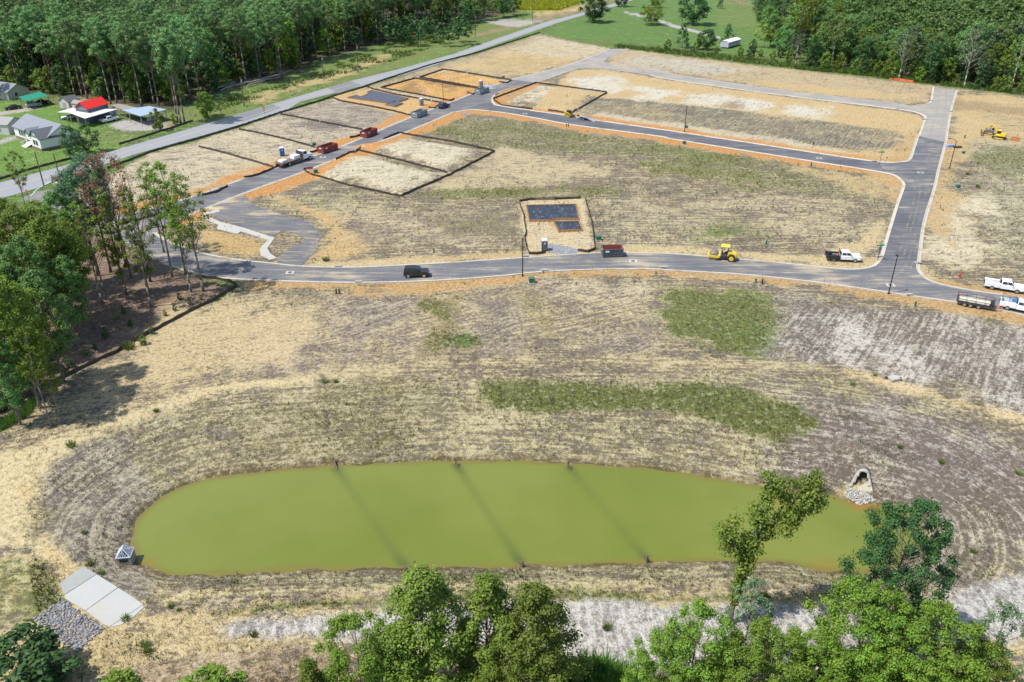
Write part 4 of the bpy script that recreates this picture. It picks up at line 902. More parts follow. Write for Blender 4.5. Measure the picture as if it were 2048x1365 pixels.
for i, (px, py, h, k, rz, lab) in enumerate([
  (838,1146,16,0,.3,'tall tapering tree nearest the first baffle end'),(705,1242,13,2,1.4,'bright green rounded tree beside the brown grass below the track'),(975,1158,15,1,2.2,'narrow tree in the middle of the three before the track'),
  (1072,1176,15,0,4.0,'broad olive green tree next to the narrow one before the track'),(780,1260,12,0,5.2,'lower tree filling between the bright and the tall tree'),(1020,1290,11,2,.9,'bright low crown between the narrow and the olive tree'),
  (1400,1218,12,2,.2,'yellowish green tree below the vine clad trunk'),(1512,1160,12,4,1.1,'grey green airy tree against the pale track by the vine clad trunk'),(1330,1275,10,2,2.6,'low yellow green crown at the side of the long grasses'),
  (1555,1265,11,5,3.4,'broad bright crown under the grey green airy tree'),(1640,1275,10,5,.7,'bright spreading crown between the airy tree and the big dark tree'),(1752,1182,13,5,1.5,'bright yellow green crown just below the big dark tree'),
  (1836,998,18,3,2.0,'big dark green tree rising over the end of the pond'),(1800,1240,12,2,4.4,'green crown below the bright yellow one near the track bend'),(1905,1232,13,5,3.0,'wide rounded crown close to the track bend'),
  (1850,1290,11,2,.5,'low bright crown at the foot of the wide rounded one'),(1975,1290,10,2,1.9,'low green crown at the bottom corner'),(2020,1210,13,4,2.7,'grey green thin crown at the picture edge by the track'),
  (1470,1300,9,5,1.0,'low leafy crown between the yellowish tree and the airy tree'),(1700,1310,9,2,5.0,'low crown at the bottom under the bright ones'),(610,1322,9,1,.4,'small olive tree at the bottom beside the brown grass')]):
    put_tree('foreground_tree', lab, FG[k], top_at(px, py, h, -1.5), rz, ((h / FH[k]) * (.76 if k == 3 else 1.18 if k in (0, 1) else .92),) * 2 + (h / FH[k],), 'trees in front of the gravel track')
for i, (px, py, h, k, lab) in enumerate([(30,1268,5.5,2,'dark shaded shrub at the bottom corner below the stone apron'),(75,1300,4.5,2,'green shrub beside the dark one below the stone apron'),(230,1350,3.5,1,'small bush top at the bottom edge below the brown grass'),(395,1345,3.5,0,'bush top at the bottom edge, nearer the pale track end'),(440,1345,3.2,1,'smaller bush top next to its neighbour at the bottom edge')]):  # both shrubs below the stone apron: shade put into the colour by dark leaves
    put_tree('shrub', lab, UNDER[k], top_at(px, py, h, -1.5), i, (.55 if i > 1 else .9, .55 if i > 1 else .9, h / 9), cat='shrub')
# the vine clad forked tree over the pond
def vine_tree():
    g = np.random.default_rng(77); f = top_at(1462, 1232, .5, -1.5); f = pt(1458, 1246)
    t = thing('vine_clad_tree', 'leaning forked tree wrapped in vines, standing over the pale gravel track', 'tree', f)
    right = Vector((1, .15, 0)).normalized()
    mb = MB(); tr = [Vector((0, 0, -.5)), Vector((.1, 0, 3)), Vector((.55, .1, 7)), Vector((1.1, .2, 10.2))]
    mb.path(tr, [.34, .28, .22, .17], 8); cl = []
    tips = [(Vector((1.1, .2, 10.2)), [Vector((1.5, .8, 12.5)), Vector((2.1, 1.2, 15.2)), Vector((2.3, 1.5, 17.0))]),
            (Vector((.9, .2, 9.4)), [Vector((3.2, .8, 12.2)), Vector((5.0, 1.4, 14.8)), Vector((5.6, 1.8, 17.2))]),
            (Vector((3.2, .8, 12.2)), [Vector((5.6, .9, 13.6)), Vector((7.4, 1.2, 15.8))]), (Vector((.55, .1, 7)), [Vector((-.6, .2, 9.5)), Vector((-.9, .3, 12.0))])]
    for o, ps in tips:
        mb.path([o] + ps, [.15] + [.11 - .03 * i for i in range(len(ps))], 6)
        q = [o] + ps
        for a, b in zip(q[:-1], q[1:]):
            for k in range(7):
                c = a.lerp(b, (k + g.uniform()) / 7) + Vector(g.normal(size=3) * .6); cl.append((c.x, c.y, c.z, g.uniform(.45, 1.0)))
    mb2 = [(a.lerp(b, s).x, a.lerp(b, s).y, a.lerp(b, s).z, .62) for a, b in zip(tr[1:-1], tr[2:]) for s in np.linspace(0, 1, 9)]
    link('trunk', mb_mesh(mb, 'trunk', BK['grey']), t)
    p, n = crown_points(g, cl, 230, .85); link('crown', leaves('crown', p, n, .15 * g.uniform(.6, 1.3, len(p)), LM['oak'], .6, g), t)
    p, n = crown_points(g, mb2, 420, 1.2); link('vine', leaves('vine', p, n, .13 * g.uniform(.6, 1.3, len(p)), LM['lime'], .7, g), t)
vine_tree()

# ------------------------------------------------------------------ weeds, dry stalks, brush (nobody could count them)
def tufts(name, label, P, hgt, mat, blades=4, spread=.5, wd=.12, g=rng):
    n = len(P); c = np.repeat(P, blades, 0); h = np.repeat(hgt, blades) * g.uniform(.55, 1.2, n * blades)
    a = g.uniform(0, 6.283, n * blades); r = g.uniform(0, spread, n * blades) * np.repeat(hgt, blades)
    b = c + np.stack([np.cos(a) * r, np.sin(a) * r, 0 * r], 1); a2 = g.uniform(0, 6.283, n * blades); wv = wd * h
    s = np.stack([np.cos(a2) * wv, np.sin(a2) * wv, 0 * wv], 1); tip = b + np.stack([np.cos(a) * h * .45, np.sin(a) * h * .45, h], 1)
    V = np.stack([b - s, b + s, tip], 1).reshape(-1, 3); V[0::3, 2] -= .03; V[1::3, 2] -= .03
    return tag(link(name, np_mesh(name, V, np.arange(3 * len(b)).reshape(-1, 3), mat)), label, 'plants', kind='stuff')
WM = leaf_mat('weed_leaves', (.060,.090,.022), (.10,.13,.035), (.19,.19,.07), trans=.2)
DM = leaf_mat('dry_stalks', (.30,.24,.13), (.40,.32,.18), (.20,.165,.14), trans=.2)
BM_ = leaf_mat('brush_leaves', (.07,.15,.025), (.11,.20,.03), (.16,.26,.05), trans=.25)
def spots(n, fn, ylim=(44, 330), g=rng):
    u = g.uniform(0, 1, n); y = 1 / (1 / ylim[0] + u * (1 / ylim[1] - 1 / ylim[0])); x = g.uniform(-.66, .66, n) * (y + 12)
    k = sample(x, y); pr = fn(k, x, y); keep = g.uniform(0, 1, n) < pr; x, y = x[keep], y[keep]; d = np.full(len(x), 999.0); q = (np.abs(x) < 90) & (y < 140); d[q] = sdist(POND, x[q], y[q])
    off = np.full(len(x), 9.0)
    for S in STREETS: off = np.minimum(off, sdist(S, x, y))
    keepout = np.minimum(sdist(ats([(121,1167),(167,1134),(191,1146),(292,1214),(239,1256),(210,1261),(125,1196)], -1.5), x, y), sdist(ats([(68,1237),(126,1201),(210,1259),(150,1307)], -1.5), x, y)); ok = (off > .9) & (d > .35) & (keepout > .1); x, y, d = x[ok], y[ok], d[ok]; return np.stack([x, y, land(x, y, d)], 1)
cl = lambda k: np.clip(mx[k, 1] * 1.3 + (vnoise(X[k], Y[k], 5, 21) - .55) * .7, 0, 1) ** 1.6
wp = spots(420000, lambda k, x, y: cl(k) * .55)
tufts('weeds', 'green weeds and seedlings sprouting across the graded ground', wp[:100000], rng.uniform(.14, .42, len(wp[:100000])) * (1 + .6 * sstep(90, 200, wp[:100000, 1])), WM)
dpn = spots(150000, lambda k, x, y: ((cb[k, 0] < .36) & (ca[k, 0] > .22) & (mx[k, 1] > .07)) * .35 * np.clip(vnoise(x, y, 4, 31) * 1.6 - .3, 0, 1))
tufts('dry_grass', 'dry straw stalks standing in the purplish mulch', dpn[:45000], rng.uniform(.10, .30, len(dpn[:45000])), DM)
def in_poly(px, n, g=rng, world=None):
    P = world or ats(px); xs = [p[0] for p in P]; ys = [p[1] for p in P]; x = g.uniform(min(xs), max(xs), n); y = g.uniform(min(ys), max(ys), n)
    k = sdist(P, x, y) < 0; x, y = x[k], y[k]; return np.stack([x, y, land(x, y)], 1)
b1 = np.concatenate([in_poly([(1230,96),(1400,116),(1600,139),(1600,130),(1400,106),(1230,90)], 4000), in_poly([(1590,139),(1700,149),(1870,170),(1870,163),(1700,140),(1600,131)], 5000), in_poly([(1880,172),(2048,191),(2300,222),(2300,212),(2048,183),(1880,165)], 3000)])
tufts('brush', 'tall bright green brush along the top of the bare slope', b1, rng.uniform(.6, 1.7, len(b1)), BM_, 6, .35, .13)
b2 = in_poly([(400,212),(500,186),(600,162),(700,118),(830,80),(960,52),(940,62),(830,110),(720,142),(620,165),(520,196),(430,226)], 26000)
b2 = b2[vnoise(b2[:, 0], b2[:, 1], 6, 4) > .42]
tufts('verge_weeds', 'lush weeds on the verge between the pine wood and the public road', b2, rng.uniform(.3, 1.0, len(b2)), BM_, 5, .5, .15)
sf = in_poly([(1030,-8),(1165,-2),(1165,4),(1118,21),(1034,21)], 6000)
tufts('sunflower_field', 'field of yellow flowering sunflowers beyond the public road', sf, rng.uniform(.9, 1.5, len(sf)), leaf_mat('sunflower_heads', (.34,.33,.02), (.44,.42,.025), (.16,.22,.03)), 5, .5, .35)
b4 = in_poly([(1110,1345),(1130,1325),(1200,1312),(1250,1330),(1300,1340),(1280,1380),(1120,1390)], 1500)
tufts('tall_grasses', 'tall bright grasses at the bottom edge between the foreground trees', b4, rng.uniform(1.0, 2.4, len(b4)), BM_, 7, .2, .05)
b5 = in_poly([(-20,850),(40,822),(80,795),(60,830),(0,862)], 1500)
tufts('edge_grass', 'green grass at the foot of the silt fence by the pale trunked tree', b5, rng.uniform(.4, 1.0, len(b5)), BM_, 5, .3, .06)
# single weed clumps that stand out
def weed_mesh(seed, h, r, n, mat, w_=.05):
    g = np.random.default_rng(seed); a = g.uniform(0, 6.283, n); rr = r * np.sqrt(g.uniform(0, 1, n)); hh = h * g.uniform(.5, 1.1, n)
    b = np.stack([np.cos(a) * rr * .5, np.sin(a) * rr * .5, 0 * a - .05], 1); t = np.stack([np.cos(a) * rr * 1.3, np.sin(a) * rr * 1.3, hh], 1); a2 = g.uniform(0, 6.283, n)
    s = np.stack([np.cos(a2) * w_, np.sin(a2) * w_, 0 * a2], 1); V = np.stack([b - s, b + s, t + s * .3, t - s * .3], 1).reshape(-1, 3)
    return np_mesh('weed_clump', V, np.arange(4 * n).reshape(-1, 4), mat)
WC = [weed_mesh(i, .8, .65, 90, leaf_mat('weed_blades', (.14,.20,.045), (.19,.25,.06), (.28,.32,.10), trans=.4), .06) for i in range(3)]
for i, (px, s_, lab) in enumerate([((650,765),.75,'upright bright weed clump on the pale field, nearer the stand'),((672,765),.7,'twin weed clump standing beside its neighbour on the pale field'),((258,698),1.7,'tall grass clump against the silt fence of the stand'),
     ((313,824),.7,'weed tuft at the upper rim of the mulched basin slope'),((143,893),1.1,'spreading green weed on the outer rim of the basin slope'),((168,1067),.6,'lone dark weed tuft low on the basin slope'),((343,1215),.6,'weed clump at the near end of the gravel track'),
     ((358,1221),.5,'tiny weed next to the clump at the near end of the gravel track'),((508,1272),.7,'weed at the brown grass edge below the gravel track'),((1213,1258),.9,'lone dark weed on the pale gravel track'),((1705,770),.7,'green weed beside the path above the pond'),((1750,752),.6,'yellow green weed by the concrete box lid'),
     ((1800,896),.7,'weed on the purplish slope above the pipe outlet'),((1882,926),.8,'single weed high on the purplish slope'),((1946,1105),.7,'weed on the lower purplish slope near the track'),((2036,948),.8,'weed on the purplish slope at the picture edge'),((1530,1195),.9,'weed patch between pond bank and track'),
     ((180,1130),.8,'weed at the upper corner of the concrete apron'),((203,1148),.7,'weed along the upper joint of the concrete apron'),((252,1240),.8,'weed at the lower corner of the concrete apron'),((292,1292),.9,'dark green weed in the brown grass below the apron'),((297,1305),.8,'second weed in the brown grass below the apron'),
     ((1955,375),1.1,'bushy weed beside the east roadside soil'),((1935,350),1.0,'weed near the bend of the street lamp post'),((652,522),1.2,'weedy tuft at the kerb by the kiosk parking lot')]):
    o = link('weed_clump', WC[i % 3], None, pt(*px), i * .8, s_ * .85); tag(o, lab, 'weed', 'single weed clumps')
# ------------------------------------------------------------------ silt fences
FAB = plain('silt_fabric', (.046,.036,.031), .55, var=.4, scale=.6, dirt=(.10,.075,.05), dirtamt=.5)
POSTM = plain('weathered_stake', (.16,.115,.075), .9, var=.3)
def fence(px, label, h=.62, mat=FAB, cat='silt fence', name='silt_fence', gap=2.4, world=None):
    P = [pt(*p) for p in px]; pts = []
    for a, b in zip(P[:-1], P[1:]):
        n = max(1, int((b - a).length / (gap / 2)))
        for i in range(n): pts.append(a.lerp(b, i / n))
    pts.append(P[-1])
    xs = np.array([p.x for p in pts]); ys = np.array([p.y for p in pts]); zs = land(xs, ys)
    o = P[0]; t = thing(name, label, cat, o, 0, 'black silt fences' if mat is FAB else None)
    V, F, st = [], [], MB()
    for i, p in enumerate(pts):
        a = pts[max(0, i - 1)]; b = pts[min(len(pts) - 1, i + 1)]; d = Vector((b.x - a.x, b.y - a.y, 0)).normalized(); nn = Vector((-d.y, d.x, 0))
        hh = h * (1 if i % 2 == 0 else .86) * rnd.uniform(.93, 1.05); lean = rnd.uniform(-.12, .12); bow = 0 if i % 2 == 0 else rnd.uniform(-.10, .10)
        q = Vector((p.x - o.x, p.y - o.y, zs[i] - o.z)); base = q + nn * bow
        top = base + Vector((0, 0, hh)) + nn * lean
        for off in (.012, -.012): V += [base + nn * (off + (0 if off > 0 else -.0)) - Vector((0, 0, .08)), top + nn * off]
        if i:
            k = 4 * i; F += [(k - 4, k, k + 1, k - 3), (k - 1, k + 3, k + 2, k - 2), (k - 3, k + 1, k + 3, k - 1)]
        if i % 2 == 0: st.box(q.x + nn.x * .05, q.y + nn.y * .05, q.z + h * .52, .05, .05, h * 1.2)
    MB().add(V, F).build('fabric', mat, t)
    s = st.build('stake', POSTM, t); s['kind'] = 'stuff'
    return t
for px, lab in [
  ([(607,342),(628,352),(700,373),(802,395),(900,351),(990,304),(905,285),(819,271),(797,267),(767,280)], 'long black silt fence around the pair of cream house pads'),
  ([(894,347),(800,322),(716,302)], 'black silt fence dividing the two cream house pads'),
  ([(672,320),(700,307),(722,297)], 'short black silt fence along the kerb of the lower cream pad'),
  ([(608,341),(626,338)], 'little stub of silt fence at the kerb corner with orange mesh'),
  ([(1039,404),(1060,401),(1100,400),(1162,398)], 'black silt fence behind the blue tarped slab by the front street'),
  ([(1170,400),(1178,425),(1185,455),(1188,480),(1190,500),(1175,506),(1155,503)], 'black silt fence on the dumpster side of the tarped slab'),
  ([(1038,406),(1046,428),(1049,448),(1052,466),(1049,482),(1054,496),(1058,509),(1075,510),(1092,507)], 'black silt fence on the lamp post side of the tarped slab'),
  ([(986,199),(1012,189),(1042,178),(1072,167),(1140,176),(1215,186),(1180,206),(1143,227)], 'black silt fence round the pale pad in the corner of the cross street'),
  ([(986,200),(1003,212),(1030,216),(1065,219)], 'black silt fence curving with the kerb of the pale corner pad'),
  ([(1096,222),(1112,224),(1128,227)], 'short black silt fence beside the skid steer loader'),
  ([(661,195),(733,174),(745,179),(790,190),(884,207)], 'black silt fence behind the grey tarped slab along the road verge'),
  ([(661,195),(680,203),(740,214),(785,223),(826,233)], 'black silt fence before the grey tarped slab'),
  ([(857,216),(868,218),(879,211)], 'curled end of silt fence beside the dark blue car'),
  ([(762,177),(829,158),(880,166),(955,178)], 'black silt fence behind the orange lot with pipes'),
  ([(762,177),(830,189),(901,203),(909,199)], 'black silt fence between the orange lot and the grey slab lot'),
  ([(839,156),(887,140),(920,145),(1000,158),(1023,162),(1014,167),(998,166)], 'black silt fence around the farthest orange lot'),
  ([(839,156),(880,163),(957,177)], 'black silt fence close beside its twin between two orange lots'),
  ([(934,186),(945,190),(955,186)], 'short silt fence stub at the far grey dumpster'),
  ([(561,230),(600,237),(640,245),(725,261)], 'black silt fence across the tan lots ending by the upper red dumpster'),
  ([(478,260),(520,268),(580,282),(640,299)], 'black silt fence across the cream lots ending by the lower red dumpster'),
  ([(398,295),(440,305),(500,322),(547,336)], 'black silt fence across the cream lots ending at the flatbed truck'),
  ([(489,357),(515,352),(560,333)], 'low silt fence along the kerb behind the flatbed truck'),
  ([(405,392),(430,387),(456,374)], 'low silt fence along the kerb near the stand of trees'),
  ([(700,277),(712,275),(722,271)], 'short silt fence by the upper red dumpster'),
  ([(621,307),(630,305),(640,301)], 'short silt fence by the lower red dumpster'),
  ([(215,338),(262,321),(308,303),(382,283),(470,257),(560,227),(640,203),(661,196)], 'thin black silt fence along the public road verge behind the cream lots'),
  ([(733,173),(780,157),(860,131),(960,105),(1080,66)], 'thin black silt fence along the far public road verge'),
  ([(403,555),(432,559),(461,565),(475,573),(427,602),(385,622),(342,645),(285,675),(232,706),(170,735),(113,764),(50,797),(0,829)], 'long black silt fence bounding the mulched stand of trees'),
  ([(0,360),(51,343),(100,330),(144,318)], 'black silt fence along the road below the white house lawn'),
  ([(239,290),(300,271),(345,257),(386,243)], 'black silt fence along the road below the blue metal carport'),
  ([(238,452),(290,438),(330,427),(362,418)], 'black silt fence by the entrance street behind the stand')]:
    fence(px, lab)
fence([(1778,161),(1800,162),(1826,166)], 'orange plastic safety fence in front of the thin pale trees', .9, plain('orange_mesh', (.62,.13,.04), .6), 'safety fence', 'safety_fence')
fence([(611,341),(618,340),(624,339)], 'bright orange mesh piece beside the kerb corner of the lower pad', .5, plain('orange_mesh', (.62,.13,.04), .6), 'safety fence', 'safety_fence')

# ------------------------------------------------------------------ vehicles
WHITE_ = lambda: plain('white_paint', (.74,.75,.76), .3, var=.03, dirt=(.45,.36,.25), dirtamt=.3)
BLACK_ = lambda: plain('black_paint', (.012,.013,.016), .22, var=.2, dirt=(.16,.13,.10), dirtamt=.25)
STEEL = plain('dark_steel', (.05,.05,.052), .5, .3, dirt=(.20,.15,.10), dirtamt=.4)
RUB = plain('tyre_rubber', (.022,.021,.021), .85, dirt=(.22,.16,.10), dirtamt=.5)
RIM = plain('rim_metal', (.45,.46,.48), .35, .8)
LAMP = plain('lamp_lens', (.75,.76,.74), .15); TAIL = plain('tail_lens', (.45,.02,.02), .25); GL = glass()
BLK = plain('black_plastic', (.02,.02,.02), .6)
def wheels(t, pos, r, wd, rim=RIM):
    me = None
    for x, y in pos:
        if me is None:
            a = MB(); a.tube((0, -wd / 2, 0), (0, wd / 2, 0), r, n=18); o = a.build('wheel', RUB, t, .03); me = o.data
            b = MB(); b.tube((0, -wd / 2 - .015, 0), (0, wd / 2 + .015, 0), r * .58, n=12); ro = b.build('rim', rim, o); mr = ro.data
        else:
            o = link('wheel', me, t); link('rim', mr, o)
        o.location = (x, y, r)
def win(mb, a, b, c, d, u0, u1, v0, v1, off=.012):
    a, b, c, d = (Vector(q) for q in (a, b, c, d)); f = lambda u, v: a.lerp(b, u).lerp(d.lerp(c, u), v)
    n = (b - a).cross(d - a).normalized() * off
    P = [f(u0, v0), f(u1, v0), f(u1, v1), f(u0, v1)]
    mb.add([p + n for p in P] + [p - n * .4 for p in P], [(0, 1, 2, 3), (7, 6, 5, 4), (0, 4, 5, 1), (1, 5, 6, 2), (2, 6, 7, 3), (3, 7, 4, 0)]); return mb
def greenhouse(t, x0, x1, r0, r1, w, wr, z0, z1, paint, sides=2, name='cab'):
    lo = [(x0, -w / 2, z0), (x1, -w / 2, z0), (x1, w / 2, z0), (x0, w / 2, z0)]; hi = [(r0, -wr / 2, z1), (r1, -wr / 2, z1), (r1, wr / 2, z1), (r0, wr / 2, z1)]
    MB().hexa(lo, hi).build(name, paint, t, .05)
    win(MB(), lo[1], lo[2], hi[2], hi[1], .07, .93, .12, .9).build('windscreen', GL, t)
    win(MB(), lo[3], lo[0], hi[0], hi[3], .1, .9, .2, .85).build('rear_window', GL, t)
    k = [.06 + i * .9 / sides for i in range(sides + 1)]
    for i in range(sides):
        win(MB(), lo[0], lo[1], hi[1], hi[0], k[i] + .02, k[i + 1] - .02, .18, .86).build('side_window', GL, t)
        win(MB(), lo[2], lo[3], hi[3], hi[2], 1 - k[i + 1] + .02, 1 - k[i] - .02, .18, .86).build('side_window', GL, t)
def lights(t, xf, xr, y, zf, zr):
    for s in (-1, 1):
        MB().box(xf, s * y, zf, .08, .30, .2).build('headlight', LAMP, t); MB().box(xr, s * y, zr, .06, .18, .3).build('tail_light', TAIL, t)
def mirrors(t, x, y, z, mat=BLK):
    for s in (-1, 1): MB().box(x, s * y, z, .10, .22, .18).build('mirror', mat, t)
def car(name, label, cat, p, rz, paint, kind='suv', s=1.0, group=None):
    t = thing(name, label, cat, p, rz, group); t.scale = (s,) * 3
    if kind == 'suv':
        prof = [(-2.3,.38),(2.25,.38),(2.36,.62),(2.32,.92),(2.1,1.06),(.95,1.14),(-2.2,1.14),(-2.36,.9)]; w = 1.88; gh = (-2.22, 1.0, -2.0, .25, 1.80, 1.42, 1.12, 1.78); wb = 1.42; r = .39
    elif kind == 'boxy':
        prof = [(-2.25,.45),(2.2,.45),(2.3,.62),(2.28,1.1),(2.1,1.2),(.85,1.24),(-2.15,1.24),(-2.25,1.1)]; w = 1.92; gh = (-2.18, .92, -2.05, .55, 1.82, 1.56, 1.22, 1.84); wb = 1.42; r = .43
    else:
        prof = [(-2.35,.30),(2.3,.30),(2.42,.55),(2.3,.78),(1.1,.94),(-1.5,.98),(-2.3,.95),(-2.42,.7)]; w = 1.82; gh = (-1.75, 1.15, -1.05, .25, 1.74, 1.30, .93, 1.44); wb = 1.4; r = .34
    MB().prism(prof, -w / 2, w / 2).build('body', paint, t, .05)
    greenhouse(t, *gh, paint, 2 if kind == 'sedan' else 3, 'cabin')
    wheels(t, [(wb, -w / 2 + .1), (wb, w / 2 - .1), (-wb, -w / 2 + .1), (-wb, w / 2 - .1)], r, .26)
    lights(t, prof[3][0] - .02, prof[-1][0] + .0, w / 2 - .28, prof[3][1] - .12, prof[3][1])
    mirrors(t, gh[1] - .3, w / 2 + .09, gh[6] + .1, paint)
    MB().box(prof[2][0] + .02, 0, .5, .12, w * .94, .16).build('bumper', BLK, t)
    if kind != 'sedan': 
        for s_ in (-1, 1): MB().box(-.9, s_ * gh[5] * .44, gh[7] + .04, 1.7, .05, .04).build('roof_rail', BLK, t)
    return t
def pickup(name, label, p, rz, paint, bed='box', bedpaint=None, group=None, s=1.0):
    t = thing(name, label, 'pickup truck', p, rz, group); t.scale = (s,) * 3; bp = bedpaint or paint; w = 1.98
    MB().prism([(-.75,.5),(2.75,.5),(3.02,.62),(3.04,1.0),(2.92,1.18),(1.35,1.26),(-.75,1.24)], -w / 2, w / 2).build('body', paint, t, .05)
    greenhouse(t, -.72, 1.45, -.62, .85, 1.90, 1.58, 1.22, 1.92, paint, 2)
    MB().box(0, 0, .52, 5.6, .9, .16).build('chassis', STEEL, t)
    if bed == 'box':
        m = MB(); m.box(-1.95, 0, .70, 2.36, w, .08); m.box(-1.95, -w / 2 + .05, .98, 2.36, .10, .56); m.box(-1.95, w / 2 - .05, .98, 2.36, .10, .56); m.box(-.80, 0, .98, .08, w - .2, .52); m.build('bed', bp, t, .02)
        MB().box(-3.13, 0, .96, .07, w, .58).build('tailgate', bp, t, .02)
        MB().box(-1.95, 0, .755, 2.2, w - .24, .02).build('bed_liner', BLK, t)
    elif bed == 'utility':
        for s_ in (-1, 1):
            MB().box(-2.0, s_ * (w / 2 - .17), 1.0, 2.46, .36, .86).build('side_box', bp, t, .03)
            for k, x in enumerate((-2.9, -2.0, -1.12)): MB().box(x, s_ * (w / 2 + .015), 1.12 if k == 1 else 1.0, .64, .02, .3 if k == 1 else .62).build('locker_door', bp, t, .008)
        MB().box(-2.0, 0, .72, 2.46, w - .7, .08).build('bed', BLK, t); MB().box(-3.24, 0, .98, .06, w - .1, .5).build('tailgate', BLK, t, .02); MB().box(-.80, 0, 1.30, .06, w - .2, .5).build('bulkhead', BLK, t)
    else:   # welder's flat deck
        MB().box(-2.05, 0, .86, 2.5, 2.16, .12).build('deck', BLK, t, .02)
        for s_ in (-1, 1):
            MB().box(-2.05, s_ * 1.02, 1.10, 2.4, .14, .36).build('side_box', BLK, t, .02)
            MB().box(-2.1, s_ * .95, .62, 1.0, .30, .34).build('under_box', BLK, t, .02)
        m = MB(); [m.box(-.84, y, 1.5, .06, .06, 1.1) for y in (-.95, -.4, .4, .95)]; m.box(-.84, 0, 2.03, .07, 2.0, .07); m.box(-.84, 0, 1.5, .06, 2.0, .06); m.build('headache_rack', BLK, t)
        m = MB(); m.box(-3.28, 0, .9, .07, 2.16, .5); m.build('tailgate', BLK, t, .01)
    wheels(t, [(1.95, -.86), (1.95, .86), (-1.95, -.86), (-1.95, .86)], .42, .30)
    lights(t, 3.02, -3.22 if bed != 'box' else -3.17, .78, 1.0, .9); mirrors(t, 1.15, 1.1, 1.38)
    MB().box(3.08, 0, .68, .14, 1.98, .24).build('bumper', BLK if bed == 'flat' else RIM, t, .02); MB().box(3.055, 0, .98, .03, 1.0, .3).build('grille', BLK, t)
    return t
e_dir = lambda a, b: hd(a, b)
# the black off-roader on the front street
car('suv', 'black boxy off-road car on the front street nearest the stand', 'car', pt(833,553), e_dir((807,556),(859,555)), BLACK_(), 'boxy')
t = pickup('pickup_truck', 'white crew cab truck with a black work deck, parked inside the street corner', pt(1686,521), hd((1650,520),(1722,524)), WHITE_(), 'flat', group='white work trucks')
pickup('pickup_truck', 'white truck with open dark bed and side lockers parked behind the pipe trailer', pt(2007,580), hd((1970,575),(2046,587)), WHITE_(), 'utility', group='white work trucks')
sv = pickup('pickup_truck', 'white service truck towing the pipe trailer, cut by the picture edge', pt(2040,622), hd((2000,614),(2050,624)), WHITE_(), 'utility', group='white work trucks')
def on_truck(t, x, y, z):
    c, s = math.cos(t.rotation_euler.z), math.sin(t.rotation_euler.z); return Vector((t.location.x + x * c - y * s, t.location.y + x * s + y * c, t.location.z + z))
# gear on the trucks
ORG = plain('orange_plastic', (.75,.18,.03), .5); BLU = plain('bright_blue_plastic', (.03,.22,.62), .4); GRN = plain('green_plastic', (.03,.30,.16), .4); WPL = plain('white_plastic', (.78,.79,.8), .5)
def gear(t, kind, label, cat, name, x, y, z, mat, rz=0):
    m = MB()
    if kind == 'chest': m.box(0, 0, .19, .62, .40, .36); m.box(0, 0, .40, .66, .44, .06)
    elif kind == 'reel': m.tube((0, -.2, .3), (0, .2, .3), .30, n=14); m.tube((0, -.26, .3), (0, -.2, .3), .36, n=14); m.tube((0, .2, .3), (0, .26, .3), .36, n=14)
    elif kind == 'jug': m.tube((0, 0, 0), (0, 0, .40), .17, n=12); m.tube((0, 0, .40), (0, 0, .48), .07, n=10)
    elif kind == 'sheet': m.box(0, 0, .06, .85, .55, .05, .3); m.box(.05, .02, .12, .7, .5, .05, -.1)
    o = m.build(name, mat, None, .02); o.location = on_truck(t, x, y, z); o.rotation_euler.z = t.rotation_euler.z + rz; return tag(o, label, cat)
gear(t, 'reel', 'black welding lead reel on the work deck of the corner truck', 'reel', 'cable_reel', -2.7, .2, .92, BLK)
gear(t, 'chest', 'grey welding machine on the work deck of the corner truck', 'machine', 'welding_machine', -1.9, -.3, .92, RIM)
gear(t, 'jug', 'orange water jug on the black deck of the corner truck', 'jug', 'water_jug', -1.3, -.2, .92, ORG)
gear(sv, 'chest', 'bright blue cool box on the service truck behind its cab', 'cool box', 'cool_box', -1.25, -.25, 1.44, BLU)
gear(sv, 'jug', 'green water jug at the tail corner of the service truck', 'jug', 'water_jug', -2.9, -.75, 1.44, GRN)
gear(bpy.data.objects['pickup_truck.001'], 'sheet', 'white sheets of board in the open bed behind the pipe trailer', 'boards', 'board_sheets', -2.3, .1, .76, WPL)
m = MB(); [m.box(-3.0 + i * 1.05, y, 1.72, .05, .05, .62) for i in range(3) for y in (-.8, .8)]; [m.box(-2.0, y, 2.02, 2.3, .05, .05) for y in (-.8, .8)]; [m.box(-3.0 + i * 1.05, 0, 2.02, .05, 1.6, .05) for i in range(3)]
m.build('ladder_rack', BLK, sv)
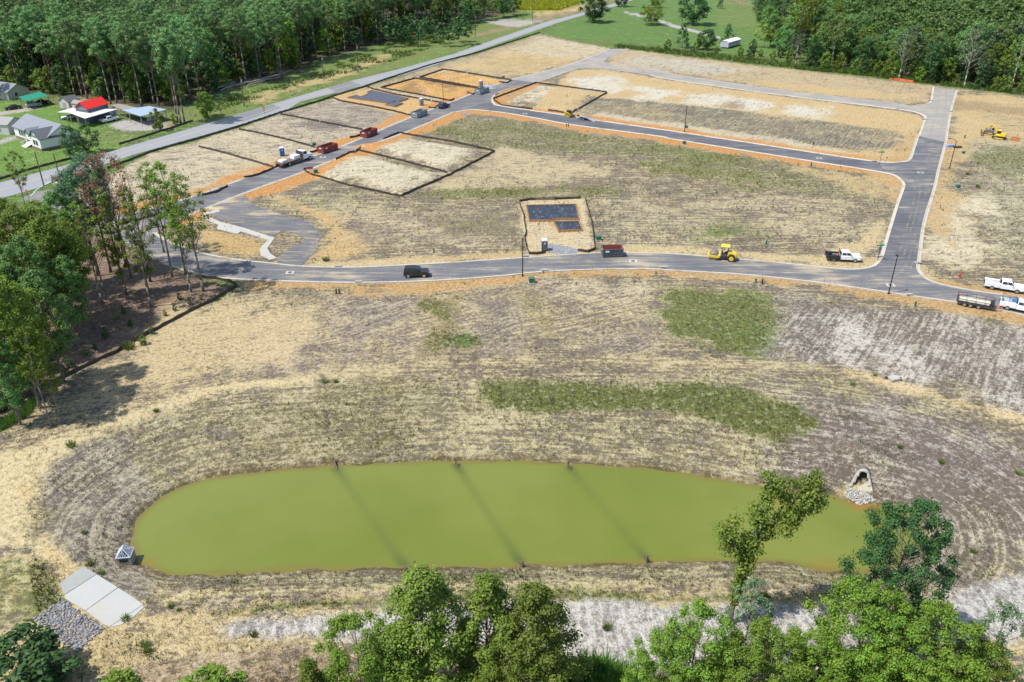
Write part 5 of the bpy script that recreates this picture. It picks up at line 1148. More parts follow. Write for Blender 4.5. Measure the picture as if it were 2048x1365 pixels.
# pipe trailer
def pipe_trailer():
    p0, p1 = (1915,606), (1985,619); t = thing('pipe_trailer', 'dark three axle trailer of pipes hitched to the white service truck', 'trailer', pt(1948,613), hd(p0, p1))
    MB().box(0, 0, .72, 5.6, 2.0, .14).build('deck', STEEL, t)
    m = MB(); [m.box(x, y, 1.25, .07, .07, 1.0) for x in (-2.75, -1.4, 0, 1.4, 2.75) for y in (-.97, .97)]; [m.box(0, y, z, 5.6, .06, .06) for y in (-.97, .97) for z in (1.3, 1.75)]; [m.box(x, 0, 1.75, .06, 2.0, .06) for x in (-2.75, 2.75)]; m.build('stake_rail', STEEL, t)
    MB().box(2.55, 0, 1.05, .5, 1.9, .6).build('tool_box', BLK, t, .02)
    wheels(t, [(x, y) for x in (-1.5, -.6, .6) for y in (-.92, .92)], .38, .24)
    m = MB(); m.tube((2.8, -.8, .6), (4.2, 0, .55), .06); m.tube((2.8, .8, .6), (4.2, 0, .55), .06); m.tube((4.1, 0, .3), (4.1, 0, 1.0), .05); m.build('drawbar', plain('red_oxide', (.40,.12,.08), .6), t)
    MB().box(-2.85, -.75, .95, .08, .3, .16).build('tail_light', TAIL, t)
    PVC = plain('cream_pvc', (.62,.58,.46), .45)
    for i, (y, z, r) in enumerate([(-.6, .95, .15), (-.28, .95, .15), (.05, .95, .15), (.38, .95, .15), (.66, .93, .13), (-.42, 1.22, .13), (-.1, 1.22, .13), (.22, 1.22, .13)]):
        o = MB().tube((-2.5 + .1 * (i % 3), 0, 0), (2.1 + .1 * (i % 2), 0, 0), r, n=10).build('pipe', PVC); o.location = on_truck(t, 0, y, z); o.rotation_euler.z = t.rotation_euler.z
        tag(o, 'cream plastic pipe lying lengthwise on the dark trailer', 'pipe', 'pipes on the trailer')
    bkt = MB().tube((0, 0, 0), (0, 0, .36), .14, .16, 12).build('bucket', plain('red_plastic', (.6,.06,.05), .5)); bkt.location = on_truck(t, -2.5, .5, 1.08); tag(bkt, 'red bucket at the tail of the pipe trailer', 'bucket')
pipe_trailer()
# --- yellow road roller
YEL = plain('machine_yellow', (.68,.47,.02), .4, var=.08, dirt=(.34,.24,.12), dirtamt=.4)
def roller():
    t = thing('road_roller', 'yellow soil roller with canopy, parked at the kerb of the front street', 'road roller', pt(1446,519), hd((1470,521),(1423,516)))
    MB().tube((1.75, -1.05, .76), (1.75, 1.05, .76), .76, n=28).build('drum', plain('worn_steel', (.33,.26,.20), .45, .6), t, .03)
    m = MB(); [m.box(1.75, s * 1.16, .8, 2.0, .14, .44) for s in (-1, 1)]; m.box(2.72, 0, .82, .2, 2.4, .40); m.box(.75, 0, .86, .25, 2.4, .46); m.build('drum_frame', YEL, t, .03)
    MB().prism([(-2.45,.8),(-.75,.7),(-.75,1.75),(-1.5,1.72),(-2.3,1.45),(-2.5,1.2)], -.78, .78).build('engine_hood', YEL, t, .06)
    MB().box(-.2, 0, .9, 1.3, 1.5, .5).build('platform', STEEL, t, .03)
    MB().box(-.45, 0, 1.38, .5, .55, .5).build('seat', BLK, t, .05); MB().box(-.68, 0, 1.75, .12, .55, .55).build('seat_back', BLK, t, .03)
    m = MB(); m.box(.3, 0, 1.4, .25, .5, .6); m.tube((.22, 0, 1.7), (0, 0, 1.95), .03); m.tube((-.03, 0, 1.93), (.03, 0, 1.98), .2, n=14); m.build('steering_console', BLK, t)
    m = MB(); [m.tube((x, y, 1.1), (x * .95, y, 2.75), .045) for x in (.42, -.8) for y in (-.7, .7)]; m.build('canopy_post', BLK, t)
    MB().box(-.2, 0, 2.80, 1.65, 1.65, .10).build('canopy', YEL, t, .03)
    wheels(t, [(-1.5, -.95), (-1.5, .95)], .74, .5, YEL)
    MB().box(-2.52, 0, .82, .1, 1.3, .3).build('bumper', BLK, t)
roller()
# --- excavator, bulldozer, skid steer
def tracks(t, L, gauge, w, h, zc=None):
    for s in (-1, 1):
        n = 8; top = [( L / 2 * math.cos(a) if False else (L / 2 - h / 2) * (1 if -math.pi / 2 <= a <= math.pi / 2 else -1) + h / 2 * math.cos(a), h / 2 + h / 2 * math.sin(a)) for a in [(-math.pi / 2 + i * 2 * math.pi / 16) for i in range(17)][:-1]]
        o = MB().prism(top, s * gauge / 2 - w / 2, s * gauge / 2 + w / 2).build('track', STEEL, t)
        MB().box(0, s * gauge / 2, h / 2, L - h * .9, w + .04, h * .42).build('track_frame', YEL, o)
def excavator():
    t = thing('excavator', 'yellow excavator with folded boom on the tan soil east of the street', 'excavator', pt(1998,278), hd((2010,279),(1965,272)))
    t.scale = (.88,) * 3
    tracks(t, 3.3, 2.0, .5, .72)
    MB().box(0, 0, .85, 1.1, 1.1, .3).build('turntable', STEEL, t, .03)
    MB().prism([(-1.75,1.0),(1.15,1.0),(1.15,1.35),(-.35,1.45),(-.35,2.0),(-1.5,2.0),(-1.8,1.6)], -1.12, 1.12).build('house', YEL, t, .06)
    greenhouse(t, -.35, 1.2, -.28, .95, 1.0, .92, 1.4, 2.75, YEL, 1); t.children[-1]
    for nme, pts, r0, mt in [('boom', [(.9, -.35, 1.5), (2.0, -.35, 3.6), (3.0, -.35, 4.15), (4.2, -.35, 3.9)], (.26, .30, .24, .18), YEL), ('stick', [(4.2, -.35, 4.1), (4.9, -.35, 2.6), (5.2, -.35, 1.35)], (.20, .20, .13), YEL)]:
        m = MB(); m.path(pts, r0, 4); m.build(nme, mt, t)
    m = MB(); m.tube((1.2, -.15, 1.5), (2.2, -.15, 3.3), .08); m.tube((2.9, -.35, 4.4), (4.25, -.35, 4.35), .08); m.tube((4.5, -.35, 3.9), (5.15, -.35, 2.1), .07); m.build('hydraulic_cylinder', RIM, t)
    m = MB(); m.prism([(4.85,.15),(5.35,.05),(5.75,.45),(5.5,1.25),(5.1,1.4),(4.95,.9)], -.8, .1); m.build('bucket', plain('rusty_steel', (.22,.11,.06), .7), t, .03)
    MB().box(1.95, 0, .42, .12, 2.3, .62).build('dozer_blade', STEEL, t, .02)
    MB().tube((-1.2, .7, 2.0), (-1.2, .7, 2.5), .07).build('exhaust', STEEL, t)
excavator()
def dozer():
    GY = plain('dull_grey_paint', (.17,.16,.15), .5, dirt=(.30,.22,.13))
    t = thing('bulldozer', 'small dark grey bulldozer parked behind the excavator arm', 'bulldozer', pt(1977,268), hd((1990,269),(1960,266))); t.scale = (.9,) * 3
    tracks(t, 2.8, 1.8, .45, .85)
    MB().prism([(-.2,.7),(1.7,.7),(1.7,1.45),(-.2,1.6)], -.6, .6).build('engine_hood', GY, t, .05)
    MB().box(-.8, 0, 1.0, 1.3, 1.5, .6).build('cab_floor', GY, t, .04); MB().box(-.9, 0, 1.6, .5, .6, .7).build('seat', BLK, t, .05)
    m = MB(); [m.tube((x, y, 1.2), (x, y, 2.6), .05) for x in (-.2, -1.35) for y in (-.7, .7)]; m.build('canopy_post', BLK, t); MB().box(-.78, 0, 2.64, 1.5, 1.6, .08).build('canopy', GY, t, .02)
    MB().prism([(2.1,.1),(2.28,.05),(2.35,.5),(2.28,1.0),(2.12,1.0),(2.2,.5)], -1.35, 1.35).build('blade', STEEL, t)
    m = MB(); [m.tube((.2, s * 1.2, .45), (2.15, s * 1.1, .4), .08) for s in (-1, 1)]; m.build('push_arm', GY, t); MB().tube((1.0, .2, 1.5), (1.0, .2, 2.2), .06).build('exhaust', STEEL, t)
dozer()
def skid():
    t = thing('skid_steer', 'yellow and black tracked loader by the kerb of the cross street', 'loader', pt(1138,234), hd((1128,232),(1160,238)))
    tracks(t, 2.2, 1.45, .4, .75)
    MB().prism([(-1.45,.5),(.7,.5),(.7,1.0),(-.3,1.2),(-1.1,1.65),(-1.5,1.4)], -.55, .55).build('body', YEL, t, .05)
    greenhouse(t, -.75, .7, -.7, .6, 1.05, .95, 1.05, 2.05, BLK, 1)
    for s in (-1, 1): m = MB(); m.path([(-1.3, s * .78, 1.55), (.4, s * .78, 1.3), (1.3, s * .72, .45)], (.12, .11, .10), 4); m.build('lift_arm', YEL, t)
    MB().prism([(1.25,.08),(1.95,.05),(1.95,.12),(1.4,.65),(1.25,.7)], -.95, .95).build('bucket', STEEL, t)
skid()
def tilt_trailer():
    t = thing('equipment_trailer', 'black tilted equipment trailer with lowered ramp behind the tracked loader', 'trailer', pt(1172,240), hd((1150,236),(1195,244)))
    MB().hexa([(-2.6,-1,.75),(1.4,-1,.62),(1.4,1,.62),(-2.6,1,.75)], [(-2.6,-1,.9),(1.4,-1,.74),(1.4,1,.74),(-2.6,1,.9)]).build('deck', plain('worn_deck', (.30,.29,.28), .8, dirt=(.3,.22,.14)), t)
    MB().hexa([(1.45,-1,.55),(3.4,-1,.02),(3.4,1,.02),(1.45,1,.55)], [(1.45,-1,.66),(3.4,-1,.08),(3.4,1,.08),(1.45,1,.66)]).build('ramp', plain('worn_deck', (.30,.29,.28), .8), t)
    m = MB(); [m.box(-.6, s * 1.12, .72, 2.1, .28, .07) for s in (-1, 1)]; m.build('mudguard', BLK, t); m = MB(); [m.box(-.6, s * .98, .86, 4, .06, .14) for s in (-1, 1)]; m.build('side_rail', BLK, t)
    wheels(t, [(-1.1, -1.1), (-1.1, 1.1), (-.2, -1.1), (-.2, 1.1)], .38, .22)
    m = MB(); m.tube((-2.6, -.7, .8), (-3.9, 0, .6), .06); m.tube((-2.6, .7, .8), (-3.9, 0, .6), .06); m.build('drawbar', BLK, t); MB().box(-2.9, 0, .95, .5, .7, .4).build('tool_box', BLK, t, .02)
tilt_trailer()
# --- flatbed lorry
def flatbed():
    t = thing('flatbed_truck', 'white flatbed lorry with a loaded timber deck at the first street kerb', 'lorry', pt(592,326), hd((560,336),(620,317)))
    w = 2.3
    MB().prism([(3.3,.6),(5.0,.55),(5.15,.9),(5.05,1.55),(3.9,1.75),(3.3,1.75)], -.95, .95).build('bonnet', WHITE_(), t, .07)
    MB().box(2.55, 0, 1.25, 1.6, w - .1, 1.1).build('cab_body', WHITE_(), t, .05); greenhouse(t, 1.78, 3.4, 1.85, 3.05, w - .15, w - .35, 1.75, 2.75, WHITE_(), 1, 'cab')
    MB().box(1.5, 0, 1.95, .10, w + .1, 1.75).build('headboard', STEEL, t)
    MB().box(-2.2, 0, 1.14, 7.4, w + .1, .14).build('deck', plain('deck_timber', (.13,.085,.065), .85, var=.3), t)
    m = MB(); m.box(-1.0, -.42, .85, 10.4, .12, .28); m.box(-1.0, .42, .85, 10.4, .12, .28); m.box(-2.0, 1.1, .95, 6.6, .08, .2); m.box(-2.0, -1.1, .95, 6.6, .08, .2); m.build('chassis', STEEL, t)
    wheels(t, [(4.1, -.98), (4.1, .98), (-3.1, -.95), (-3.1, .95), (-3.1, -.62), (-3.1, .62)], .5, .28)
    lights(t, 5.1, -5.9, .78, 1.05, 1.0); mirrors(t, 3.3, 1.3, 2.1, RIM); MB().box(5.18, 0, .62, .16, 2.2, .3).build('bumper', RIM, t, .03); MB().box(5.12, 0, 1.15, .05, 1.1, .6).build('grille', RIM, t)
    WR = plain('white_wrap', (.72,.72,.76), .5, var=.06)
    for x, y, L, hgt, lab in [(.0, 0, 2.2, .85, 'white wrapped stack of building material behind the lorry cab'), (-4.1, .25, 1.7, .5, 'low white wrapped bundle at the tail of the lorry deck')]:
        m = MB(); m.box(0, 0, hgt * .25, L, 1.5, hgt * .48); m.box(.04, .03, hgt * .74, L * .96, 1.42, hgt * .48); o = m.build('wrapped_bundle', WR, None, .04)
        o.location = on_truck(t, x, y, 1.22); o.rotation_euler.z = t.rotation_euler.z; tag(o, lab, 'bundle')
flatbed()
car('suv', 'dark blue car parked off the kerb at the junction by the orange lot', 'car', pt(888,216), hd((880,218),(905,209)), plain('navy_paint', (.015,.025,.075), .22, dirt=(.2,.16,.12), dirtamt=.2), 'suv')
pickup('pickup_truck', 'white pickup in front of the red roofed building on the concrete apron', pt(219,244), hd((236,239),(204,246)), WHITE_(), 'box', s=.93)
car('car', 'black saloon on the gravel drive beside the green carport', 'car', pt(27,219), hd((43,217),(12,221)), BLACK_(), 'sedan')
car('suv', 'silver car parked half under the green carport', 'car', pt(68,214), hd((54,216),(85,212)), plain('silver_paint', (.42,.45,.50), .3, .3), 'suv')
car('car', 'dark car deep under the far side of the green carport', 'car', pt(86,208), hd((76,210),(97,207)), BLACK_(), 'sedan')
car('car', 'white car under the pale carport roof next to the red roof', 'car', pt(140,238), hd((150,237),(124,240)), plain('cream_white_paint', (.62,.63,.64), .3), 'sedan')

# ------------------------------------------------------------------ dumpsters, toilets, piles
def dumpster(label, p, rz, mat, L=5.6, W=2.35, Hh=1.55, group='open topped dumpsters', inner=None):
    t = thing('dumpster', label, 'dumpster', p, rz, group)
    MB().box(0, 0, .20, L, W, .12).build('floor', inner or mat, t)
    for s in (-1, 1):
        m = MB(); m.box(0, s * (W / 2 - .04), .24 + Hh / 2, L, .07, Hh); m.box(0, s * (W / 2), .24 + Hh - .04, L, .14, .12); m.box(0, s * (W / 2), .32, L, .12, .14)
        n = int(L / .75)
        for i in range(n + 1): m.box(-L / 2 + .1 + i * (L - .2) / n, s * (W / 2 + .025), .24 + Hh / 2, .12, .10, Hh - .1)
        m.build('side_wall', mat, t)
        MB().box(-L * .30, s * (W / 2 + .085), .24 + Hh * .72, .75, .012, .3).build('sticker', WPL, t)
    m = MB(); m.box(L / 2 - .04, 0, .24 + Hh / 2, .07, W, Hh); m.box(L / 2, 0, .24 + Hh - .05, .12, W, .12); m.build('front_wall', mat, t)
    m = MB(); m.box(-L / 2 + .04, 0, .24 + Hh / 2, .07, W, Hh); [m.box(-L / 2 - .02, 0, .24 + Hh * k, .1, W, .1) for k in (.1, .5, .95)]; [m.box(-L / 2 - .02, y, .24 + Hh / 2, .1, .1, Hh) for y in (-W / 2 + .06, W / 2 - .06)]; m.build('door', mat, t)
    MB().box(-L / 2 - .085, 0, .24 + Hh * .74, .012, .7, .24).build('sticker', WPL, t)
    if inner:
        m = MB(); [m.box(0, s * (W / 2 - .085), .24 + Hh / 2, L - .2, .02, Hh - .06) for s in (-1, 1)]; [m.box(s * (L / 2 - .09), 0, .24 + Hh / 2, .02, W - .22, Hh - .06) for s in (-1, 1)]; m.build('inner_face', inner, t)
    m = MB(); [m.box(0, y, .08, L - .2, .12, .14) for y in (-.5, .5)]; m.build('skid', STEEL, t)
    return t
RED = plain('dumpster_red', (.22,.045,.04), .6, var=.2, dirt=(.25,.13,.09), dirtamt=.5); GRY = plain('dumpster_grey', (.21,.255,.26), .6, var=.15, dirt=(.12,.10,.08), dirtamt=.4); DKG = plain('dumpster_slate', (.065,.085,.095), .6, var=.2, dirt=(.2,.14,.09), dirtamt=.4)
dumpster('dark red dumpster at the kerb ahead of the flatbed lorry', pt(656,303), hd((644,308),(672,299)), RED, 5.4)
dumpster('dark red dumpster farther along the first street, beyond the other red one', pt(738,272), hd((728,277),(752,267)), RED, 5.4)
dumpster('grey dumpster near the dark blue car on the first street', pt(839,233), hd((828,237),(850,229)), GRY, 5.6)
dumpster('grey dumpster at the far end of the first street beside the stone heap', pt(964,187), hd((953,190),(975,183)), GRY, 5.6)
lt = dumpster('slate dumpster filled with rubbish on the front street by the tarped slab', pt(1224,511), hd((1205,513),(1245,512)), DKG, 3.9, 2.4, 1.45, inner=plain('rust_inside', (.26,.055,.04), .8))
for x, y, sx, sy, lab, mt in [(.9, .2, .9, .7, 'white offcut board lying in the filled dumpster, largest of the rubbish', WPL), (.2, -.3, .6, .5, 'pale cardboard piece in the filled dumpster', plain('cardboard', (.42,.30,.18), .9)), (-.5, .4, .16, 1.0, 'upright white lath sticking out of the filled dumpster', WPL), (1.3, .5, .5, .4, 'crumpled white sack in the corner of the filled dumpster', WPL), (-1.1, -.2, .8, .6, 'brown board in the filled dumpster', plain('cardboard', (.42,.30,.18), .9))]:
    m = MB(); m.box(0, 0, 0, sx, sy, .3, rnd.uniform(-.6, .6), (.8, .7)); m.box(.1, .05, .2, sx * .6, sy * .6, .22, rnd.uniform(-1, 1), (.6, .8)); m.box(-.1, -.1, -.3, sx * .8, sy * .9, .6)
    o = m.build('rubbish', mt, None, .03); o.location = on_truck(lt, x, y, .86); o.rotation_euler = (rnd.uniform(-.25, .25), rnd.uniform(-.25, .25), lt.rotation_euler.z); o.location.z -= .2; tag(o, lab, 'rubbish')
def toilet(label, p, rz, col, roofc):
    t = thing('portable_toilet', label, 'portable toilet', p, rz, 'portable toilets')
    m = MB(); m.box(0, 0, .09, 1.18, 1.18, .14); m.build('base', BLK, t)
    m = MB(); m.box(0, 0, 1.12, 1.08, 1.08, 1.94); [m.box(x, y, 1.12, .1, .1, 1.94) for x in (-.53, .53) for y in (-.53, .53)]; m.build('walls', col, t, .02)
    m = MB(); m.box(0, -.555, 1.08, .72, .04, 1.78); m.build('door', col, t, .01); MB().box(0, -.585, 1.62, .34, .012, .2).build('door_sign', WPL, t); MB().box(.27, -.59, 1.05, .06, .04, .14).build('handle', BLK, t)
    m = MB(); m.prism([(-.56,2.08),(.56,2.08),(.5,2.24),(.25,2.34),(-.25,2.34),(-.5,2.24)], -.56, .56); m.build('roof', roofc, t, .02); MB().tube((.38, .38, 2.1), (.38, .38, 2.5), .05).build('vent_pipe', WPL, t)
RFW = plain('translucent_white_roof', (.74,.75,.77), .5); TG = plain('toilet_slate', (.095,.11,.135), .55); TGL = plain('toilet_grey', (.20,.215,.24), .55)
toilet('slate grey portable toilet on the gravel entry before the tarped slab', pt(1089,501), .05, TG, RFW)
toilet('grey portable toilet on orange soil beside the grey tarped slab', pt(843,211), .5, TGL, RFW)
toilet('grey portable toilet farthest away beside the stone heap', pt(962,174), .5, TGL, RFW)
toilet('bright blue portable toilet near the flatbed lorry', pt(565,312), .4, plain('toilet_blue', (.02,.13,.42), .5), RFW)
ST = plain('crushed_stone_heap', (.30,.305,.31), .95, var=.35, scale=4)
def heap(label, p, rx, ry, h, seed, name='stone_heap'):
    g = np.random.default_rng(seed); n, k = 28, 9; V = [(0, 0, h)]; F = []
    for j in range(1, k + 1):
        for i in range(n):
            a = i * 2 * math.pi / n; q = j / k; z = h * (1 - q) ** 1.1 * (1 + .12 * g.normal()); wob = 1 + .07 * g.normal() * q
            V.append((math.cos(a) * rx * q * wob, math.sin(a) * ry * q * wob, max(z, 0) - (.06 if j == k else 0)))
    for i in range(n): F.append((0, 1 + i, 1 + (i + 1) % n))
    for j in range(k - 1):
        for i in range(n): a, b = 1 + j * n + i, 1 + j * n + (i + 1) % n; F.append((a, a + n, b + n, b))
    o = MB().add(V, F).build(name, ST); o.location = p; return tag(o, label, 'stone heap')
heap('grey heap of crushed stone behind the flatbed lorry', pt(603,311), 3.6, 3.0, 1.7, 3); heap('smaller grey heap of crushed stone beside the farthest portable toilet', pt(978,176), 3.0, 2.6, 1.6, 4)
# stone spread on the driveway entries
def stones(name, label, px, n, r, mat, z=.0, world=None):
    P = in_poly(px, n, rng, world); m = len(P); V, F = [], []
    base = np.array([(1,0,0),(0,1,0),(-1,0,0),(0,-1,0),(0,0,1),(0,0,-.6)], float); fc = np.array([(0,1,4),(1,2,4),(2,3,4),(3,0,4),(1,0,5),(2,1,5),(3,2,5),(0,3,5)])
    sc_ = rng.uniform(.5, 1.3, (m, 1, 3)) * r; sc_[..., 2] *= .7; a = rng.uniform(0, 6.28, m); v = base[None] * sc_ + rng.normal(size=(m, 6, 3)) * r * .12
    x = v[..., 0] * np.cos(a)[:, None] - v[..., 1] * np.sin(a)[:, None]; y = v[..., 0] * np.sin(a)[:, None] + v[..., 1] * np.cos(a)[:, None]
    V = np.stack([x + P[:, 0:1], y + P[:, 1:2], v[..., 2] + P[:, 2:3] + r * .2 + z], -1).reshape(-1, 3); F = (fc[None] + 6 * np.arange(m)[:, None, None]).reshape(-1, 3)
    return tag(link(name, np_mesh(name, V, F, mat)), label, 'stones', kind='stuff')
def stone_mat(name, c1, c2, c3):
    m, n, N, L, b = nmat(name); ge = N.new('ShaderNodeNewGeometry'); c = mixc(n, ge.outputs['Random Per Island'], c1, c2); c = mixc(n, sst(n, .6, 1, noise(n, geopos(n), 9, 3)), c, c3)
    L.new(c, b.inputs['Base Color']); b.inputs['Roughness'].default_value = .9; return m
SM = stone_mat('blue_grey_stone', (.22,.235,.27), (.36,.37,.40), (.45,.44,.42))
stones('gravel_entry', 'blue grey crushed stone of the entry before the tarped slab', [(1096,488),(1115,490),(1150,497),(1158,502),(1150,512),(1112,509),(1092,503)], 1800, .13, SM)
stones('gravel_patch', 'scattered grey stone on the orange soil inside the junction bend', [(918,228),(935,226),(945,231),(928,234)], 500, .11, SM)

# ------------------------------------------------------------------ slabs under construction
TARP = None
def tarp_mat(name, c1, c2, straw):
    m, n, N, L, b = nmat(name); p = geopos(n); c = mixc(n, noise(n, p, .9, 6, .7), c1, c2); c = mixc(n, mth(n, 'MULTIPLY', sst(n, .55, .66, noise(n, p, 1.6, 7, .75)), straw), c, (.34,.33,.27))
    L.new(c, b.inputs['Base Color']); b.inputs['Roughness'].default_value = .5; bump(n, b, noise(n, p, 2.6, 5, .6), .9, .25); return m
FORM = plain('form_timber', (.40,.21,.085), .8, var=.25)
def slab(label, polys, mat, board=FORM, h=.35):
    c = pt(*polys[0][0]); t = thing('tarped_slab', label, 'foundation', c)
    for q in polys:
        W = [pt(*p) for p in q]; L_ = [(p.x - c.x, p.y - c.y) for p in W]
        MB().sheet(L_, -.05, h).build('plastic_sheet', mat, t)
        n = len(L_)
        for i in range(n):
            a, b = Vector((*L_[i], 0)), Vector((*L_[(i + 1) % n], 0)); d = b - a; rz = math.atan2(d.y, d.x); m_ = (a + b) / 2
            MB().box(m_.x, m_.y, h * .55 + .04, d.length + .06, .07, h * 1.1 + .1, rz).build('form_board', board, t)
            st = MB(); k = max(2, int(d.length / .9)); nn = Vector((-d.y, d.x, 0)).normalized(); cc = Vector((sum(x for x, y in L_) / n, sum(y for x, y in L_) / n, 0)); nn = nn if (m_ - cc).dot(nn) > 0 else -nn
            for j in range(k + 1):
                o = a.lerp(b, j / k) + nn * .10; st.box(o.x, o.y, .3, .06, .06, .75); f = o + nn * .75; st.tube((o.x, o.y, .45), (f.x, f.y, .02), .03, n=4)
            s = st.build('form_stake', board, t); s['kind'] = 'stuff'
    return t
slab('house slab under dark blue plastic sheeting with orange form boards, by the front street', [[(1053,414),(1151,412),(1157,441),(1106,441),(1106,444),(1059,444)], [(1108,447),(1157,446),(1164,463),(1117,465)]], tarp_mat('blue_black_film', (.010,.015,.028), (.026,.034,.054), .75))
slab('house slab under grey plastic sheeting on the orange lot along the first street', [[(697,197),(713,193),(722,196),(738,190),(736,186),(744,183),(816,199),(806,203),(778,208)], [(772,211),(790,204),(805,209),(790,215)]], tarp_mat('grey_film', (.045,.052,.075), (.09,.095,.115), .5), plain('weathered_form', (.22,.16,.11), .85))
# batter boards and stub pipes on the bare lots
def batter(label, px, group='batter board lines'):
    P = [pt(*p) for p in px]; t = thing('batter_board', label, 'batter boards', P[0], 0, group); m, b = MB(), MB()
    for a, c in zip(P[:-1], P[1:]):
        n = max(2, int((c - a).length / 2.0))
        for i in range(n + 1): q = a.lerp(c, i / n) - P[0]; m.box(q.x, q.y, q.z + .35, .07, .07, .8)
        q0, q1 = a - P[0], c - P[0]; b.tube((q0.x, q0.y, q0.z + .6), (q1.x, q1.y, q1.z + .6), .06, n=4)
    s = m.build('stake', POSTM, t); s['kind'] = 'stuff'; b.build('rail', plain('raw_timber', (.36,.25,.14), .85), t)
for px, lab in [([(858,176),(898,186)], 'pale timber rail line before the standing pipe on the orange lot'), ([(811,180),(828,173)], 'timber rail at the road end of the orange lot with pipes'), ([(811,180),(836,187)], 'timber rail along the near edge of the orange lot with pipes'),
        ([(863,156),(900,145)], 'timber rail at the road end of the farthest orange lot'), ([(900,162),(940,153)], 'timber rail across the farthest orange lot'), ([(608,222),(648,210)], 'timber rail at the road end of the tan lot'), ([(440,301),(512,318)], 'timber rail across the cream lot before the blue toilet'), ([(570,264),(612,276)], 'timber rail beside the stub pipes of the grey mulched lot'), ([(570,264),(586,252)], 'short timber rail closing the grey mulched lot'),
        ([(1071,404),(1108,403)], 'string line of stakes behind the blue tarped slab')]: batter(lab, px)
PIPE = plain('white_pipe', (.68,.66,.60), .5)
def pipes(label, px, hs, group=None):
    P = [pt(*p) for p in px]; t = thing('stub_pipes', label, 'pipes', P[0], 0, group); 
    for p, h in zip(P, hs):
        q = p - P[0]; m = MB(); m.tube((q.x, q.y, q.z - .1), (q.x, q.y, q.z + h), .09, n=8); m.tube((q.x, q.y, q.z + h * .8), (q.x + .35, q.y + .1, q.z + h * .8), .07, n=6); m.build('pipe', PIPE, t)
pipes('tall white standing pipe with low stubs on the orange lot', [(847,186),(852,187),(858,185),(866,187)], [2.6, .9, .7, .8]); pipes('cluster of white stub pipes on the farthest orange lot', [(892,161),(897,160),(905,159),(911,157),(934,152)], [.9, 1.0, .9, 1.0, 1.4])
pipes('stub pipes on the purplish tan lot by the first street', [(606,262),(612,258),(640,247),(680,259),(690,227),(700,229),(746,230)], [.9, 1.1, .9, 1.0, .8, .9, .8]); pipes('stub pipes on the cream lot behind the lorry', [(452,293),(515,290),(520,293),(486,282),(511,285)], [.9, 1.2, .9, .8, 2.2])

# ------------------------------------------------------------------ posts, boxes and small street things
BZ = plain('dark_bronze', (.030,.026,.024), .45, .4)
def lamp(label, p, top_px, arm=.0, az=0.0):
    t = thing('street_lamp', label, 'street lamp', p, az, 'dark street lamps'); h = 7.1
    MB().tube((0, 0, -.1), (0, 0, h), .11, .075, 10).build('pole', BZ, t); MB().tube((0, 0, 0), (0, 0, .25), .2, .16, 10).build('base', BZ, t)
    m = MB()
    if arm: m.path([(0, 0, h - .1), (arm * .5, 0, h + .35), (arm, 0, h + .45)], .05, 6); m.build('arm', BZ, t)
    m = MB(); m.box(arm + .22, 0, h + (.42 if arm else .05), .62, .30, .12); m.tube((arm + .2, 0, h - .03 + (.35 if arm else 0)), (arm + .2, 0, h + .16 + (.35 if arm else 0)), .14, .12, 10); m.build('lamp_head', BZ, t)
lamp('dark street lamp on the near kerb opposite the tarped slab', pt(1045,553), None, .0, 1.5); lamp('dark street lamp on the near kerb by the street corner', pt(1777,588), None, 0, 1.6)
lamp('dark street lamp with a curved arm on the soil east of the side street', pt(1899,337), None, 1.6, 3.0); lamp('dark street lamp on the far side of the cross street', pt(1369,264), None, 0, 1.6); lamp('dark street lamp beside the dark blue car', pt(887,209), None, 0, 0)
GBX = plain('utility_green', (.035,.13,.075), .5, dirt=(.25,.2,.13), dirtamt=.3)
def cabinet(label, p, rz=0.0, s=1.0, mat=GBX):
    t = thing('transformer_box', label, 'utility box', p, rz, 'green utility boxes'); t.scale = (s,) * 3
    MB().box(0, 0, .06, 1.15, 1.1, .14).build('pad', pc, t); MB().box(0, 0, .5, .95, .85, .76).build('cabinet', mat, t, .03); MB().prism([(-.52,.87),(.52,.87),(.5,1.0),(-.5,.96)], -.48, .48).build('lid', mat, t, .02); MB().box(0, -.44, .45, .8, .02, .55).build('door', mat, t, .005)
for px, s_, lab in [((1063,566),1.05,'green transformer box by the near lamp post opposite the tarped slab'),((1197,481),1.0,'green transformer box outside the slab fence behind the slate dumpster'),((632,347),1.0,'green transformer box at the kerb corner of the lower cream pad'),((629,293),1.0,'green transformer box beside the lower red dumpster'),((1372,257),.9,'green transformer box beside the cross street lamp'),((1368,289),.9,'green transformer box on the orange soil below the cross street'),((1007,157),.9,'green transformer box at the farthest orange lot'),((1915,377),.9,'green transformer box on the east roadside soil'),((1926,308),.7,'small green box beside the curved arm lamp')]: cabinet(lab, pt(*px), .1, s_)
TRS = plain('grey_pedestal', (.36,.37,.37), .6)
def pedestal(label, p, mat, h=.85, cat='utility pedestal', name='utility_pedestal'):
    t = thing(name, label, cat, p, 0, 'utility pedestals'); MB().box(0, 0, h / 2, .26, .22, h).build('body', mat, t, .02); MB().box(0, 0, h + .03, .30, .26, .08).build('cap', mat, t, .02)
